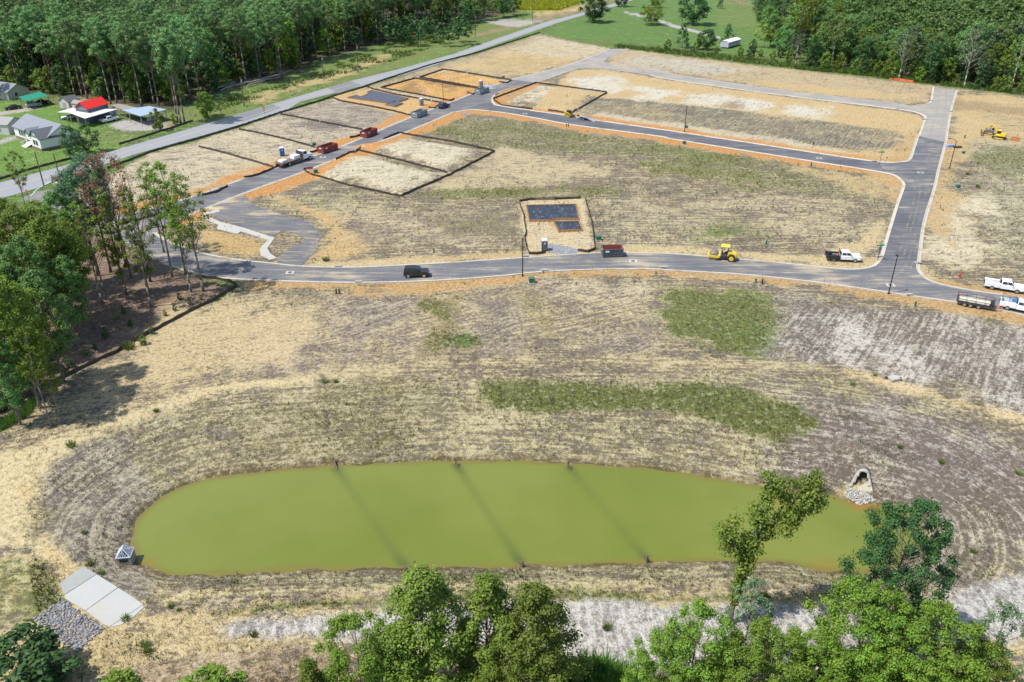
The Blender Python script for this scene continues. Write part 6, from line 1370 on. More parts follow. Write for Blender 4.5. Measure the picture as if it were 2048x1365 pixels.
for px, mt, lab in [((1511,567),GBX,'slim green pedestal on the brown soil before the big green patch'),((1524,568),STEEL,'dark valve marker next to the slim green pedestal'),((1532,490),GBX,'slim pedestal behind the road roller'),((1541,495),TRS,'grey pedestal behind the road roller'),((1830,613),GBX,'slim green pedestal below the corner lamp post'),((1628,335),TRS,'light grey pedestal on the soil below the cross street bend'),((1622,333),STEEL,'dark pedestal next to the light grey one below the cross street'),((1156,223),TRS,'light grey box beside the tracked loader'),((1133,254),STEEL,'first of two short dark posts on orange soil by the cross street'),((1137,254),STEEL,'second of two short dark posts on orange soil by the cross street'),((1632,289),TRS,'grey pedestal at the foot of the dark slope'),((1626,291),STEEL,'dark pedestal at the foot of the dark slope'),((1929,277),STEEL,'lone dark marker post standing before the excavator'),((868,506),STEEL,'dark valve box on the soil before the front street'),((679,588),STEEL,'dark valve marker on the orange soil below the front street'),((673,588),STEEL,'short stake beside the valve marker below the front street'),((1897,482),TRS,'pale blue marker in the east field beside the side street')]: pedestal(lab, pt(*px), mt)
# sign posts
GS = plain('street_sign_green', (.01,.26,.16), .4); SGY = plain('sign_back_grey', (.36,.35,.33), .5); RDS = plain('stop_red', (.52,.02,.03), .4); YLS = plain('warning_yellow', (.72,.40,.02), .4)
def lotsign(label, p, rz=0.0, h=1.15):
    t = thing('lot_sign', label, 'sign', p, rz, 'white lot signs'); MB().box(0, 0, h / 2, .09, .09, h).build('post', plain('raw_timber', (.36,.25,.14), .85), t); m = MB().box(0, -.06, h - .1, .52, .03, .42).build('board', WPL, t); MB().box(0, -.08, h - .02, .40, .006, .06).build('print', BLK, t)
for px, lab in [((711,308),'white lot sign on a post at the kerb below the pads'),((727,299),'white lot sign between the two cream pads'),((1182,496),'white lot sign on a post inside the tarped slab fence'),((863,207),'white lot sign on a post beside the grey portable toilet'),((694,235),'white lot sign before the grey dumpster'),((991,164),'white lot sign by the small stone heap'),((633,301),'white lot sign beside the lower red dumpster'),((438,380),'white lot sign at the kerb near the stand'),((421,384),'second white lot sign at the kerb near the stand'),((1038,209),'white lot sign on the pale corner pad'),((1158,492),'low white sign by the gravel entry of the slab')]: lotsign(lab, pt(*px), hd(px, (px[0] + 8, px[1])))
def street_sign(label, p, rz, stop=True):
    t = thing('street_sign', label, 'street sign', p, rz, 'street name signs'); MB().tube((0, 0, 0), (0, 0, 3.0), .05, n=8).build('post', BZ, t); m = MB(); m.box(0, 0, 3.05, 1.5, .03, .26).build('name_plate', GS, t); MB().box(0, 0, 3.33, .03, 1.3, .24).build('name_plate', GS, t)
    if stop: MB().tube((0, .05, 2.35), (0, .09, 2.35), .42, n=8).build('stop_plate', SGY, t)
street_sign('green street name sign over a stop plate at the street corner', pt(1755,521), .1); street_sign('small green street name sign at the pale corner pad', pt(994,207), .5, False); street_sign('green street name sign at the cross street end', pt(1759,328), .1, False)
def text(body, size, mat, parent, loc, rot, name='lettering'):
    cu = bpy.data.curves.new(name, 'FONT'); cu.body = body; cu.size = size; cu.align_x = 'CENTER'; cu.align_y = 'CENTER'; cu.extrude = .004; cu.materials.append(mat)
    o0 = bpy.data.objects.new('lettering_curve', cu); COL.objects.link(o0); bpy.context.view_layer.update(); me = bpy.data.meshes.new_from_object(o0.evaluated_get(bpy.context.evaluated_depsgraph_get())); bpy.data.objects.remove(o0); o = link(name, me, parent); o.location = loc; o.rotation_euler = rot
t = thing('stop_sign', 'red stop sign at the junction with the public road', 'sign', pt(59,402), -.3); MB().tube((0, 0, 0), (0, 0, 2.6), .05, n=6).build('post', STEEL, t); MB().tube((0, -.05, 2.3), (0, -.09, 2.3), .40, n=8).build('plate', RDS, t); text('STOP', .26, WPL, t, (0, -.1, 2.3), (R(90), 0, 0))
t = thing('warning_sign', 'yellow diamond warning sign on the verge of the public road', 'sign', pt(529,228), .3); MB().tube((0, 0, 0), (0, 0, 2.4), .05, n=6).build('post', STEEL, t); MB().add([(0,-.05,1.35),(.55,-.05,1.9),(0,-.05,2.45),(-.55,-.05,1.9),(0,-.02,1.35),(.55,-.02,1.9),(0,-.02,2.45),(-.55,-.02,1.9)], [(0,1,2,3),(7,6,5,4),(0,4,5,1),(1,5,6,2),(2,6,7,3),(3,7,4,0)]).build('plate', YLS, t); MB().box(0, -.055, 1.2, .6, .03, .4).build('lower_plate', YLS, t)
t = thing('warning_sign', 'diamond warning sign seen from behind by the middle utility pole', 'sign', pt(717,148), .3); MB().tube((0, 0, 0), (0, 0, 2.4), .05, n=6).build('post', STEEL, t); MB().add([(0,.05,1.35),(.55,.05,1.9),(0,.05,2.45),(-.55,.05,1.9),(0,.02,1.35),(.55,.02,1.9),(0,.02,2.45),(-.55,.02,1.9)], [(3,2,1,0),(4,5,6,7),(1,5,4,0),(2,6,5,1),(3,7,6,2),(0,4,7,3)]).build('plate', plain('sign_back', (.55,.56,.57), .4), t)
t = thing('developer_sign', 'red and white site sign beside the twin utility poles', 'sign', pt(114,372), -.2); [MB().box(x, 0, 1.1, .1, .1, 2.2).build('post', WPL, t) for x in (-.75, .75)]; MB().box(0, -.06, 1.9, 1.7, .05, .7).build('red_panel', RDS, t); MB().box(0, -.06, 1.1, 1.7, .05, .8).build('white_panel', WPL, t); MB().box(0, -.09, 1.9, 1.2, .01, .12).build('print', WPL, t)
t = thing('fire_hydrant', 'red fire hydrant at the bend of the brown roadside soil', 'hydrant', pt(1919,555)); m = MB(); m.tube((0,0,0),(0,0,.08),.2,n=12); m.tube((0,0,.08),(0,0,.62),.13,n=12); m.tube((0,0,.62),(0,0,.80),.17,.06,12); m.build('barrel', plain('hydrant_red', (.55,.03,.025), .4), t); m = MB(); m.tube((-.26,0,.5),(.26,0,.5),.07,n=8); m.tube((0,0,.5),(0,-.24,.5),.09,n=8); m.build('nozzle', plain('hydrant_red', (.55,.03,.025), .4), t); MB().tube((0,0,.8),(0,0,.86),.04,n=6).build('cap_nut', STEEL, t)
# manholes with their white painted collars, drain inlets
MHW = plain('manhole_collar', (.42,.41,.375), .85, var=.1); IRON = plain('cast_iron', (.10,.085,.075), .7)
for px, lab in [((580,546),'manhole in a pale square collar on the street bend by the kiosk'),((1266,523),'manhole in a pale collar beside the slate dumpster'),((1781,571),'manhole in a pale collar by the corner lamp post'),((1638,317),'manhole in a pale collar on the cross street'),((1841,346),'manhole in a pale collar at the side street junction'),((1050,228),'manhole in a pale collar on the cross street near the corner pad'),((646,315),'manhole in a pale collar ahead of the flatbed lorry')]:
    t = thing('manhole', lab, 'manhole', pt(*px), hd(px, (px[0] + 10, px[1])), 'manholes'); MB().box(0, 0, .056, 1.45, 1.2, .03).build('collar', MHW, t); MB().tube((0, 0, .06), (0, 0, .085), .42, n=16).build('cover', IRON, t)
for px, lab in [((1051,514),'dark kerb drain inlet by the slab fence corner'),((676,535),'dark kerb drain inlet by the weedy kiosk corner'),((717,566),'dark drain inlet in the near kerb below the kiosk'),((1090,543),'drain inlet in the near kerb beyond the lamp post'),((1326,537),'drain inlet in the near kerb below the roller'),((1760,515),'dark kerb drain inlet at the street name sign'),((1838,528),'dark drain inlet across the street from the name sign'),((1749,324),'dark drain inlet at the end of the cross street'),((1820,592),'drain inlet with upright board near the corner lamp'),((1901,224),'dark drain inlet on the gravel stub street'),((1849,240),'small dark drain inlet on the gravel corner'),((1797,219),'dark drain inlet where the gravel street meets the stub'),((1797,208),'dark drain inlet on the far kerb of the gravel street'),((1862,202),'dark drain inlet at the stub street corner')]:
    t = thing('drain_inlet', lab, 'drain inlet', pt(*px), hd(px, (px[0] + 12, px[1])), 'kerb drain inlets'); MB().box(0, .35, .10, 1.3, .9, .16).build('throat', plain('inlet_concrete', (.30,.28,.25), .9), t); MB().box(0, -.05, .135, 1.1, .4, .1).build('grate', IRON, t)
# marker stakes along the kerbs
STK = plain('grade_stake', (.22,.19,.13), .9)
for i, px in enumerate([(1415,546),(1420,545),(1495,551),(1524,553),(1648,566),(1659,568),(1668,570),(1720,578),(1756,583),(1300,537),(1215,539),(1170,541),(1108,545),(940,557),(920,558),(932,558),(905,560),(795,565),(775,566),(768,566),(756,566),(752,566),(870,562),(1185,540),(640,565),(1985,622),(1960,613),(1250,538),(980,223),(1012,229),(1100,243),(1200,258)]):
    o = MB().box(0, 0, .36, .06, .05, .8).box(0, -.03, .62, .09, .02, .14).build('marker_stake', STK); o.location = pt(*px); o.rotation_euler.z = i; tag(o, 'short wooden grade stake standing along the kerb', 'stake', 'grade stakes along the kerbs')
# material on the soil by the side street
PALB = plain('blue_wrap', (.22,.30,.50), .5)
t = thing('material_stack', 'blue wrapped stack of kerb materials beside the side street', 'stack', pt(1899,294), .1); MB().box(0, 0, .35, 1.8, 1.1, .6).build('wrapped_load', PALB, t, .06); MB().box(0, 0, .05, 1.9, 1.2, .1).build('pallet', POSTM, t)
t = thing('material_stack', 'grey bundle lying next to the blue wrapped stack', 'stack', pt(1915,296), .1); MB().box(0, 0, .25, 2.2, 1.0, .4).build('bundle', STEEL, t, .06); MB().box(0, 0, .05, 2.0, 1.0, .1).build('pallet', POSTM, t)
t = thing('steel_box', 'rust orange steel trench box behind the excavator', 'trench box', pt(2030,282), hd((2020,281),(2040,284))); m = MB(); [m.box(0, y, .5, 2.2, .1, .9) for y in (-.45, .45)]; m.build('side_plate', plain('rust_orange', (.42,.16,.05), .7), t); m = MB(); [m.tube((x, -.45, .5), (x, .45, .5), .07) for x in (-.8, .8)]; m.build('spreader', STEEL, t)
t = thing('plank_stack', 'white sheeted planks lying by the grey dumpster', 'planks', pt(812,228), hd((805,226),(820,231))); [MB().box(0, y, .1 + .12 * k, 2.6, .5, .1).build('plank', WPL, t) for k, y in ((0, -.3), (0, .3), (1, 0))]
o = thing('traffic_cone', 'orange traffic cone on the gravel street', 'traffic cone', pt(1286,145)); m = MB().tube((0,0,.05),(0,0,.75),.2,.04,12).build('cone', ORG, o); MB().box(0,0,.03,.5,.5,.06).build('base', BLK, o)
# concrete box lid in the field
t = thing('junction_box', 'square concrete junction box lid in the purplish field', 'junction box', pt(1787,760), .3); MB().box(0, 0, .15, 1.5, 1.25, .4).build('box', plain('inlet_concrete', (.30,.28,.25), .9), t, .02); MB().box(0, 0, .40, 1.35, 1.1, .1).build('lid', pc, t, .02); m = MB(); [m.box(x, y, .2, .35, .25, .35, x) for x, y in ((-.9, .5), (.9, -.3), (.75, .65))]; m.build('rubble', STEEL, t)

# ------------------------------------------------------------------ basin furniture
WB = plain('wet_board', (.115,.085,.06), .8, var=.3)
for (a, b, _), la in zip([((668,926),(674,940),0), ((911,926),(916,933),0), ((1136,931),(1142,939),0)], ['first', 'middle', 'last']):
    pass
for (f0, f1, n0, n1), lab in zip([((667,922),(675,941),(807,1130),(813,1144)), ((911,924),(917,936),(1037,1122),(1046,1132)), ((1136,930),(1143,941),(1288,1111),(1295,1121))], ['baffle of dark boards at the stone apron side of the pond', 'baffle of dark boards across the middle of the pond', 'baffle of dark boards nearest the pipe outlet']):
    A, B_ = Vector((*at(*f0, ZW + .5), ZW)), Vector((*at(*f1, ZW), ZW)); Cc, D = Vector((*at(*n0, ZW), ZW)), Vector((*at(*n1, ZW + .4), ZW))
    t = thing('baffle', lab, 'pond baffle', A, 0, 'baffles across the pond')
    def wedge(p, q, hp, hq, name):
        p, q = p - A, q - A; d = (q - p).normalized(); nn = Vector((-d.y, d.x, 0)) * .09
        MB().hexa([(p - nn) + Vector((0,0,-.5)), (q - nn) + Vector((0,0,-.5)), (q + nn) + Vector((0,0,-.5)), (p + nn) + Vector((0,0,-.5))], [(p - nn) + Vector((0,0,hp)), (q - nn) + Vector((0,0,hq)), (q + nn) + Vector((0,0,hq)), (p + nn) + Vector((0,0,hp))]).build(name, WB, t)
        m = MB(); m.box(p.x, p.y, hp * .3, .12, .12, hp * 1.8 + .4); m.build('post', WB, t)
    wedge(A, B_, .75, .06, 'end_board'); wedge(D, Cc, .75, .06, 'end_board')
    p, q = B_ - A, Cc - A; d = (q - p).normalized(); nn = Vector((-d.y, d.x, 0)) * .03; lo, hi = Vector((0,0,-1.2)), Vector((0,0,-.12))
    MB().hexa([p - nn + lo, q - nn + lo, q + nn + lo, p + nn + lo], [p - nn + hi, q - nn + hi, q + nn + hi, p + nn + hi]).build('submerged_cloth', WB, t)
# riser box with trash rack
def riser():
    p = Vector((*at(254, 1122, ZW + .2), ZW - .3)); t = thing('outlet_riser', 'concrete outlet box with a hipped metal grate roof in the corner of the pond', 'outlet box', p, .12)
    cm = plain('stained_concrete', (.27,.255,.22), .9, var=.2, dirt=(.06,.055,.04), dirtamt=.6); m = MB(); w = 1.5
    m.box(0, -w / 2 + .08, .75, w, .16, 1.7); m.box(0, w / 2 - .08, .75, w, .16, 1.7); m.box(-w / 2 + .08, 0, .75, .16, w - .32, 1.7); m.box(w / 2 - .08, 0, .75, .16, w - .32, 1.7); m.build('box', cm, t, .01)
    MB().box(0, -w / 2 - .012, 1.2, .9, .02, .4).build('opening', BLK, t); AL_ = plain('galvanised_grate', (.62,.66,.72), .35, .5)
    ridge = [(-.1, -.15, 2.35), (-.1, .5, 2.35)]; z0 = 1.63; e = w / 2 + .02
    m = MB(); [m.tube((x, y, z0), (x2, y2, z0), .04, n=6) for (x, y), (x2, y2) in (((-e, -e), (e, -e)), ((e, -e), (e, e)), ((e, e), (-e, e)), ((-e, e), (-e, -e)))]; m.tube(ridge[0], ridge[1], .04, n=6)
    for c, r in (((-e, -e), 0), ((e, -e), 0), ((e, e), 1), ((-e, e), 1)): m.tube((*c, z0), ridge[r], .04, n=6)
    m.build('grate_frame', AL_, t)
    for s in (-1, 1):
        for k in range(10):
            y = -e + .1 + k * (2 * e - .2) / 9; f = min(1, max(0, (y + e) / (ridge[0][1] + e))) if y < ridge[0][1] else min(1, max(0, (e - y) / (e - ridge[1][1]))) if y > ridge[1][1] else 1
            f = max(f, .06); ex, rx = s * e, -.1; q = (ex + (rx - ex) * f, min(max(y, -e), e), z0 + (2.35 - z0) * f); MB().tube((ex, y, z0), q, .035, n=5).build('grate_bar', AL_, t)
    for k in range(7): x = -e + .15 + k * (2 * e - .3) / 6; f = (1 - abs(x + .1) / (e + .1)) * .9; MB().tube((x, -e, z0), (x + (-.1 - x) * f, -e + (-.15 + e) * f, z0 + (2.35 - z0) * f), .03, n=5).build('grate_bar', AL_, t)
riser()
# flared pipe outlet
def outlet():
    W = [Vector((*at(*p, ZW + .25), ZW + .25)) for p in ((1702,979), (1740,988))]; c = (W[0] + W[1]) / 2; rz = math.atan2(W[1].y - W[0].y, W[1].x - W[0].x); hw = (W[1] - W[0]).length / 2
    t = thing('pipe_outlet', 'flared concrete pipe outlet set in the bank above the stones', 'pipe outlet', c + Vector((0, 0, .16)), rz); t.scale = (1.12, 1.25, 1.1); cm = plain('outlet_concrete', (.33,.32,.28), .85, var=.12, dirt=(.42,.34,.2), dirtamt=.4)
    n = 12; rows = []; Lg = 1.7
    for j in range(9):
        q = j / 8; y = q * Lg; rw = hw * (1 - q) + .66 * q; top = .35 + 1.0 * q ** .8
        rows.append([[(math.cos(math.pi - math.pi * i / n) * (rw + o), y, .12 * q + (top + o * .8) * math.sin(math.pi * i / n) ** (.7 + .3 * q) * (1 if 1 else 0)) for i in range(n + 1)] for o in (0, .2)])
    def skin(k, flip):
        V = [v for r in rows for v in r[k]]; m_ = n + 1; F = [((j * m_ + i, j * m_ + i + 1, (j + 1) * m_ + i + 1, (j + 1) * m_ + i)[::-1 if flip else 1]) for j in range(8) for i in range(n)]; return V, F
    # open top: only the two sides rise towards the pipe, the far third is closed overhead
    m = MB(); V, F = skin(0, False); V2, F2 = skin(1, True); cut = lambda F: [f for f in F if (f[0] // (n + 1) >= 7) or min(i % (n + 1) for i in f) in (0, 1, n - 1, n - 2) or (f[0] // (n + 1) >= 2 and min(i % (n + 1) for i in f) in (2, n - 3)) or (f[0] // (n + 1) >= 5 and min(i % (n + 1) for i in f) in (3, n - 4))]
    F = cut(F); F2 = [tuple(g[::-1]) for g in F]; b = len(V); m.add(V + V2, F + [tuple(i + b for i in g) for g in F2])
    from collections import Counter
    ec = Counter(tuple(sorted((g[i], g[(i + 1) % 4]))) for g in F for i in range(4)); m.f += [(a, c_, c_ + b, a + b) for (a, c_), k in ec.items() if k == 1]
    m.build('flared_wall', cm, t)
    MB().hexa([(-hw, 0, -.12), (hw, 0, -.12), (.62, Lg, 0), (-.62, Lg, 0)], [(-hw, 0, .04), (hw, 0, .04), (.62, Lg, .16), (-.62, Lg, .16)]).build('apron_floor', plain('outlet_floor', (.38,.36,.28), .85), t)
    m = MB(); V = [(math.cos(2 * math.pi * i / 20) * .66, y, .72 + math.sin(2 * math.pi * i / 20) * .66) for y in (Lg - .05, Lg + .9) for i in range(20)]; m.add(V, [(i, (i + 1) % 20, (i + 1) % 20 + 20, i + 20) for i in range(20)] + [tuple(range(20, 40))]); m.build('pipe_bore', plain('pipe_inside', (.12,.11,.10), .9), t)
outlet()
LS = stone_mat('pale_stone', (.24,.24,.23), (.40,.39,.36), (.46,.45,.41)); GSn = stone_mat('grey_riprap', (.11,.115,.125), (.24,.235,.235), (.32,.30,.28))
def rock_mesh(seed, mat):
    g = np.random.default_rng(seed); bm = bmesh.new(); bmesh.ops.create_icosphere(bm, subdivisions=1, radius=.5)
    for v in bm.verts: v.co = Vector((v.co.x * 1.15, v.co.y * .9, v.co.z * .75)) * (1 + .22 * g.normal())
    me = bpy.data.meshes.new('rock'); bm.to_mesh(me); bm.free(); me.materials.append(mat); return me
def riprap(name, label, px, nbig, size, mat, seed, nsmall, zt=None):
    g = np.random.default_rng(seed); W = ats(px, zt); c = Vector((sum(p[0] for p in W) / len(W), sum(p[1] for p in W) / len(W), zt)); t = thing(name, label, 'stones', c); me = [rock_mesh(seed * 10 + i, mat) for i in range(6)]
    got = []; P = in_poly(None, 9000, g, W)
    for p in P:
        if len(got) >= nbig: break
        s = size * g.uniform(.7, 1.25)
        if all((p[0] - q[0]) ** 2 + (p[1] - q[1]) ** 2 > (.42 * (s + q[3])) ** 2 for q in got): got.append((p[0], p[1], p[2], s))
    for x, y, z, s in got:
        o = link('rock', me[int(g.integers(0, 6))], t); o.location = (x - c.x, y - c.y, z - c.z + s * .18); o.rotation_euler = (g.uniform(-.4, .4), g.uniform(-.4, .4), g.uniform(0, 6.28)); o.scale = (s * g.uniform(.85, 1.25), s * g.uniform(.75, 1.1), s * g.uniform(.7, 1.1))
    s = stones('small_rocks', None, None, nsmall, size * .42, mat, world=W); s.parent = t; s.location = (-c.x, -c.y, -c.z)
    for k in ('label', 'category'):
        if k in s: del s[k]
    return t
riprap('riprap_apron', 'rectangular bed of grey rock beside the concrete spillway slab', [(68,1237),(126,1201),(210,1259),(150,1307)], 298, .34, GSn, 5, 1500, -1.5)
riprap('riprap_apron', 'small fan of pale rock below the flared pipe outlet', [(1690,984),(1704,979),(1738,990),(1751,1000),(1722,1006),(1692,995)], 110, .27, LS, 6, 330, ZW + .3)
# concrete spillway apron in its four poured panels
def spillway():
    cm = plain('pale_poured_concrete', (.35,.355,.335), .8, var=.10, scale=.35, dirt=(.36,.31,.20), dirtamt=.6); cm2 = plain('stained_poured_concrete', (.27,.28,.265), .85, var=.14, scale=.5, dirt=(.27,.24,.18), dirtamt=.6)
    z = -1.5; g = lambda x, y: at(60 + x / 5.69, 1080 + y / 5.69, z); c = Vector((*g(800, 660), z)); t = thing('spillway_slab', 'pale concrete spillway slab in jointed panels above the rock bed', 'concrete slab', c)
    for k, q in enumerate([[(348,490),(590,312),(625,315),(760,393),(390,628),(352,530)], [(392,634),(762,396),(1000,545),(632,808),(400,672)], [(636,812),(1005,548),(1240,700),(1285,742),(905,990),(830,960)], [(910,992),(1288,745),(1298,772),(1180,880),(1040,970),(870,1005)]]):
        W = [g(*p) for p in q]; L_ = [(p[0] - c.x, p[1] - c.y) for p in W]; zz = max(land(np.array([p[0] for p in W]), np.array([p[1] for p in W]))) - z
        cx_ = sum(p[0] for p in L_) / len(L_); cy_ = sum(p[1] for p in L_) / len(L_); L_ = [(cx_ + (x - cx_) * .993, cy_ + (y - cy_) * .993) for x, y in L_]
        MB().sheet(L_, zz - .4, zz + .04 + .004 * k).build('slab_panel', cm2 if k == 0 else cm, t)
spillway()
# ------------------------------------------------------------------ houses and yard roofs
def roof_mat(name, c1, c2, rib=0.0):
    m, n, N, L, b = nmat(name); p = objco(n); c = mixc(n, noise(n, p, 1.3, 6, .7), c1, c2)
    L.new(c, b.inputs['Base Color']); b.inputs['Roughness'].default_value = .6 if not rib else .4; bump(n, b, noise(n, p, 7, 4), .2, .03); return m
SHG = roof_mat('grey_shingle', (.13,.145,.17), (.21,.225,.25)); SHD = roof_mat('dark_shingle', (.075,.08,.09), (.12,.125,.13)); REDR = roof_mat('red_metal', (.62,.025,.018), (.72,.04,.03), 1); WHR = roof_mat('white_metal', (.56,.55,.50), (.68,.67,.63), 1)
BLR = roof_mat('blue_grey_metal', (.26,.34,.46), (.36,.44,.55), 1); GNR = roof_mat('green_metal', (.02,.20,.13), (.03,.26,.17), 1); GYR = roof_mat('rusty_metal', (.22,.21,.19), (.32,.30,.27), 1)
SID = plain('white_siding', (.66,.66,.63), .6, var=.04); SIDB = plain('beige_siding', (.42,.41,.33), .7, var=.08); BRK = plain('brick_base', (.20,.12,.095), .85, var=.3); TRIM = plain('white_trim', (.75,.75,.74), .5); GTR = plain('green_gable', (.10,.22,.17), .6); PWD = plain('post_timber', (.30,.26,.22), .85)
def gable(t, x0, x1, y0, y1, zb, ze, zr, axis, wall, roof, oh=.35, wname='wall', rname='roof', seams=0):
    """walls with gable ends and a two-sided roof; the ridge runs along axis"""
    m = MB()
    if axis == 'x':
        ym = (y0 + y1) / 2; prof = [(y0, zb), (y1, zb), (y1, ze), (ym, zr), (y0, ze)]
        V = [(x, a, b) for x in (x0, x1) for a, b in prof]
    else:
        xm = (x0 + x1) / 2; prof = [(x0, zb), (x1, zb), (x1, ze), (xm, zr), (x0, ze)]
        V = [(a, y, b) for y in (y0, y1) for a, b in prof]
    F = [tuple(range(5)), tuple(range(9, 4, -1))] + [(i, (i + 1) % 5, (i + 1) % 5 + 5, i + 5) for i in range(5)]
    m.add(V, F); m.build(wname, wall, t)
    m = MB()
    for s in (-1, 1):
        if axis == 'x':
            ym = (y0 + y1) / 2; hw = (y1 - y0) / 2; k = (zr - ze) / hw; ye = ym + s * (hw + oh); z2 = ze - k * oh
            lo = [(x0 - oh, ym, zr + .02), (x1 + oh, ym, zr + .02), (x1 + oh, ye, z2 + .02), (x0 - oh, ye, z2 + .02)]
        else:
            xm = (x0 + x1) / 2; hw = (x1 - x0) / 2; k = (zr - ze) / hw; xe = xm + s * (hw + oh); z2 = ze - k * oh
            lo = [(xm, y0 - oh, zr + .02), (xm, y1 + oh, zr + .02), (xe, y1 + oh, z2 + .02), (xe, y0 - oh, z2 + .02)]
        m.hexa(lo, [(a, b, c + .14) for a, b, c in lo])
        if seams:
            for i in range(seams):
                f = (i + .5) / seams; a = Vector(lo[0]).lerp(Vector(lo[1]), f); b = Vector(lo[3]).lerp(Vector(lo[2]), f); m.tube(a + Vector((0, 0, .16)), b + Vector((0, 0, .16)), .035, n=4)
    m.build(rname, roof, t)
def window(t, x, y, z, w, h, face='y-'):
    sx, sy = (w, .08) if face[0] == 'y' else (.08, w); o = MB().box(x, y, z, sx + (.2 if face[0] == 'y' else 0), sy + (.2 if face[0] == 'x' else 0), h + .2).build('window', TRIM, t)
    d = .035 * (-1 if face[1] == '-' else 1); p = MB().box(x + (d if face[0] == 'x' else 0), y + (d if face[0] == 'y' else 0), z, sx, sy, h).build('pane', GL, o); return o
def white_house():
    O = at(32.5, 275.7); t = thing('house', 'white sided house with blue grey gabled roof and front steps', 'house', (O[0], O[1], 0), R(-38.5))
    MB().box(10.3, 4.5, .35, 20.6, 8.9, .7).build('foundation', BRK, t); MB().box(17.9, -1.1, .35, 5.5, 2.3, .7).build('foundation', BRK, t)
    gable(t, 0, 20.6, 0, 9, .7, 3.3, 5.9, 'x', SID, SHG); gable(t, 15.1, 20.7, -2.2, 4.4, .7, 3.3, 5.3, 'y', SID, SHD, .35)
    gable(t, 10.2, 14.0, -1.5, 2.0, 3.0, 3.25, 4.6, 'y', GTR, SHG, .2, 'porch_gable', 'porch_roof')
    m = MB(); [m.box(x, -1.4, 1.9, .14, .14, 2.4) for x in (10.3, 13.9)]; m.build('porch_post', TRIM, t); MB().box(12.1, -.8, .62, 4.0, 1.6, .16).build('porch_floor', TRIM, t)
    for k in range(5): MB().box(12.1, -1.8 - .34 * k, .52 - .12 * k, 2.6, .34, .12).build('step', TRIM, t)
    m = MB(); [(m.tube((x, -1.6, 1.6), (x, -3.4, .95), .05, n=5), [m.tube((x, -1.7 - .4 * k, .5 - .1 * k), (x, -1.7 - .4 * k, 1.55 - .15 * k), .03, n=4) for k in range(5)]) for x in (10.8, 13.4)]; m.build('railing', TRIM, t)
    for x in (3.6, 5.0, 6.4): window(t, x, -.02, 2.1, .9, 1.4)
    for x in (17.2, 18.7): window(t, x, -2.22, 2.0, 1.0, 1.3)
    window(t, 20.62, 6.2, 2.1, 1.0, 1.4, 'x+'); MB().box(12.1, -.03, 1.75, 1.0, .08, 2.1).build('door', plain('grey_door', (.30,.30,.30), .5), t)
    MB().tube((20.6, 4.5, 4.9), (20.66, 4.5, 4.9), .3, n=8).build('vent', BLK, t); m = MB(); m.box(17.9, -2.26, 3.7, 5.0, .04, .5); m.build('green_trim', GTR, t)
white_house()
def canopy(name, label, sheets, roof, z0=0.0, posts=(), cat='carport', extra=None, th=.10, seams=8):
    c = Vector((*at(*sheets[0][0]), 0)); t = thing(name, label, cat, c)
    for q in sheets:
        W = [Vector((*at(*p), p[2])) - c for p in q]; m = MB()
        a = (W[1] - W[0]).cross(W[2] - W[0]); W = W if a.z > 0 else W[::-1]; m.hexa(W, [w_ + Vector((0, 0, th)) for w_ in W])
        for i in range(seams):
            f = (i + .5) / seams; m.tube(W[0].lerp(W[1], f) + Vector((0, 0, th + .01)), W[3].lerp(W[2], f) + Vector((0, 0, th + .01)), .035, n=4)
        m.build('roof', roof, t)
    for p in posts:
        a = Vector((*at(*p), 0)) - c; MB().box(a.x, a.y, p[2] / 2, .18, .18, p[2]).build('post', PWD, t)
    return t, c
canopy('carport', 'wide pale metal carport roof wrapping the red roofed building', [[(114,225.5,2.7),(154,214,2.7),(174,219,3.3),(139,226,3.2)], [(139,226.4,3.15),(176,218.5,3.25),(236,219,2.8),(170,238,2.7)]], WHR, posts=[(117,226,2.6),(133,229,2.6),(153,233,2.6),(170,237,2.6),(156,236,2.6),(140,231,2.6),(232,220,2.6)], seams=10)
canopy('carport', 'blue metal carport on timber posts nearest the public road', [[(244,221,2.9),(299,213,3.2),(333,220,3.2),(281,233.5,2.9)]], BLR, posts=[(250,223,2.8),(281,232.5,2.8),(258,227,2.8),(330,221,3.0),(316,224,3.0),(298,229,2.9),(300,215,3.0)], seams=12)
canopy('lean_to', 'rusty grey lean-to roof between the red roof and the blue carport', [[(222,211,3.0),(238,208.5,3.2),(278,217,3.0),(250,222,2.7)]], GYR, posts=[(226,212,2.8),(246,221,2.6),(274,217,2.8)])
canopy('carport', 'green metal carport sheltering the parked cars', [[(37,195,3.2),(80,184,3.2),(97,193,2.8),(52,203,2.8)]], GNR, posts=[(39,196,3.0),(52,202.5,2.7),(66,199,2.8),(80,196,2.8),(96,193.5,2.7),(80,185,3.0)], seams=10)
def red_house():
    E1, E2, R1 = Vector((*at(174, 219.5, 4.2), 0)), Vector((*at(218, 207.5, 4.2), 0)), Vector((*at(160, 206, 6.0), 0)); d = (E2 - E1); L_ = d.length; u = d / L_; nn = Vector((-u.y, u.x, 0)); hw = abs((R1 - E1).dot(nn)); hw = min(max(hw, 2.6), 4.2)
    t = thing('house', 'building with a bright red metal roof and a wall mural', 'house', E1, math.atan2(u.y, u.x)); gable(t, .3, L_ - .3, .35, 2 * hw - .35, 0, 4.35, 6.0, 'x', plain('dark_board_wall', (.10,.12,.16), .8), REDR, .35, seams=10)
    MB().box(L_ * .5, .32, 3.75, L_ - .6, .06, .7).build('upper_wall', plain('blue_wall', (.10,.14,.20), .8), t); MB().box(.28, hw, 4.2, .05, 2 * hw - .8, .8).build('gable_board', SHG, t)
red_house()
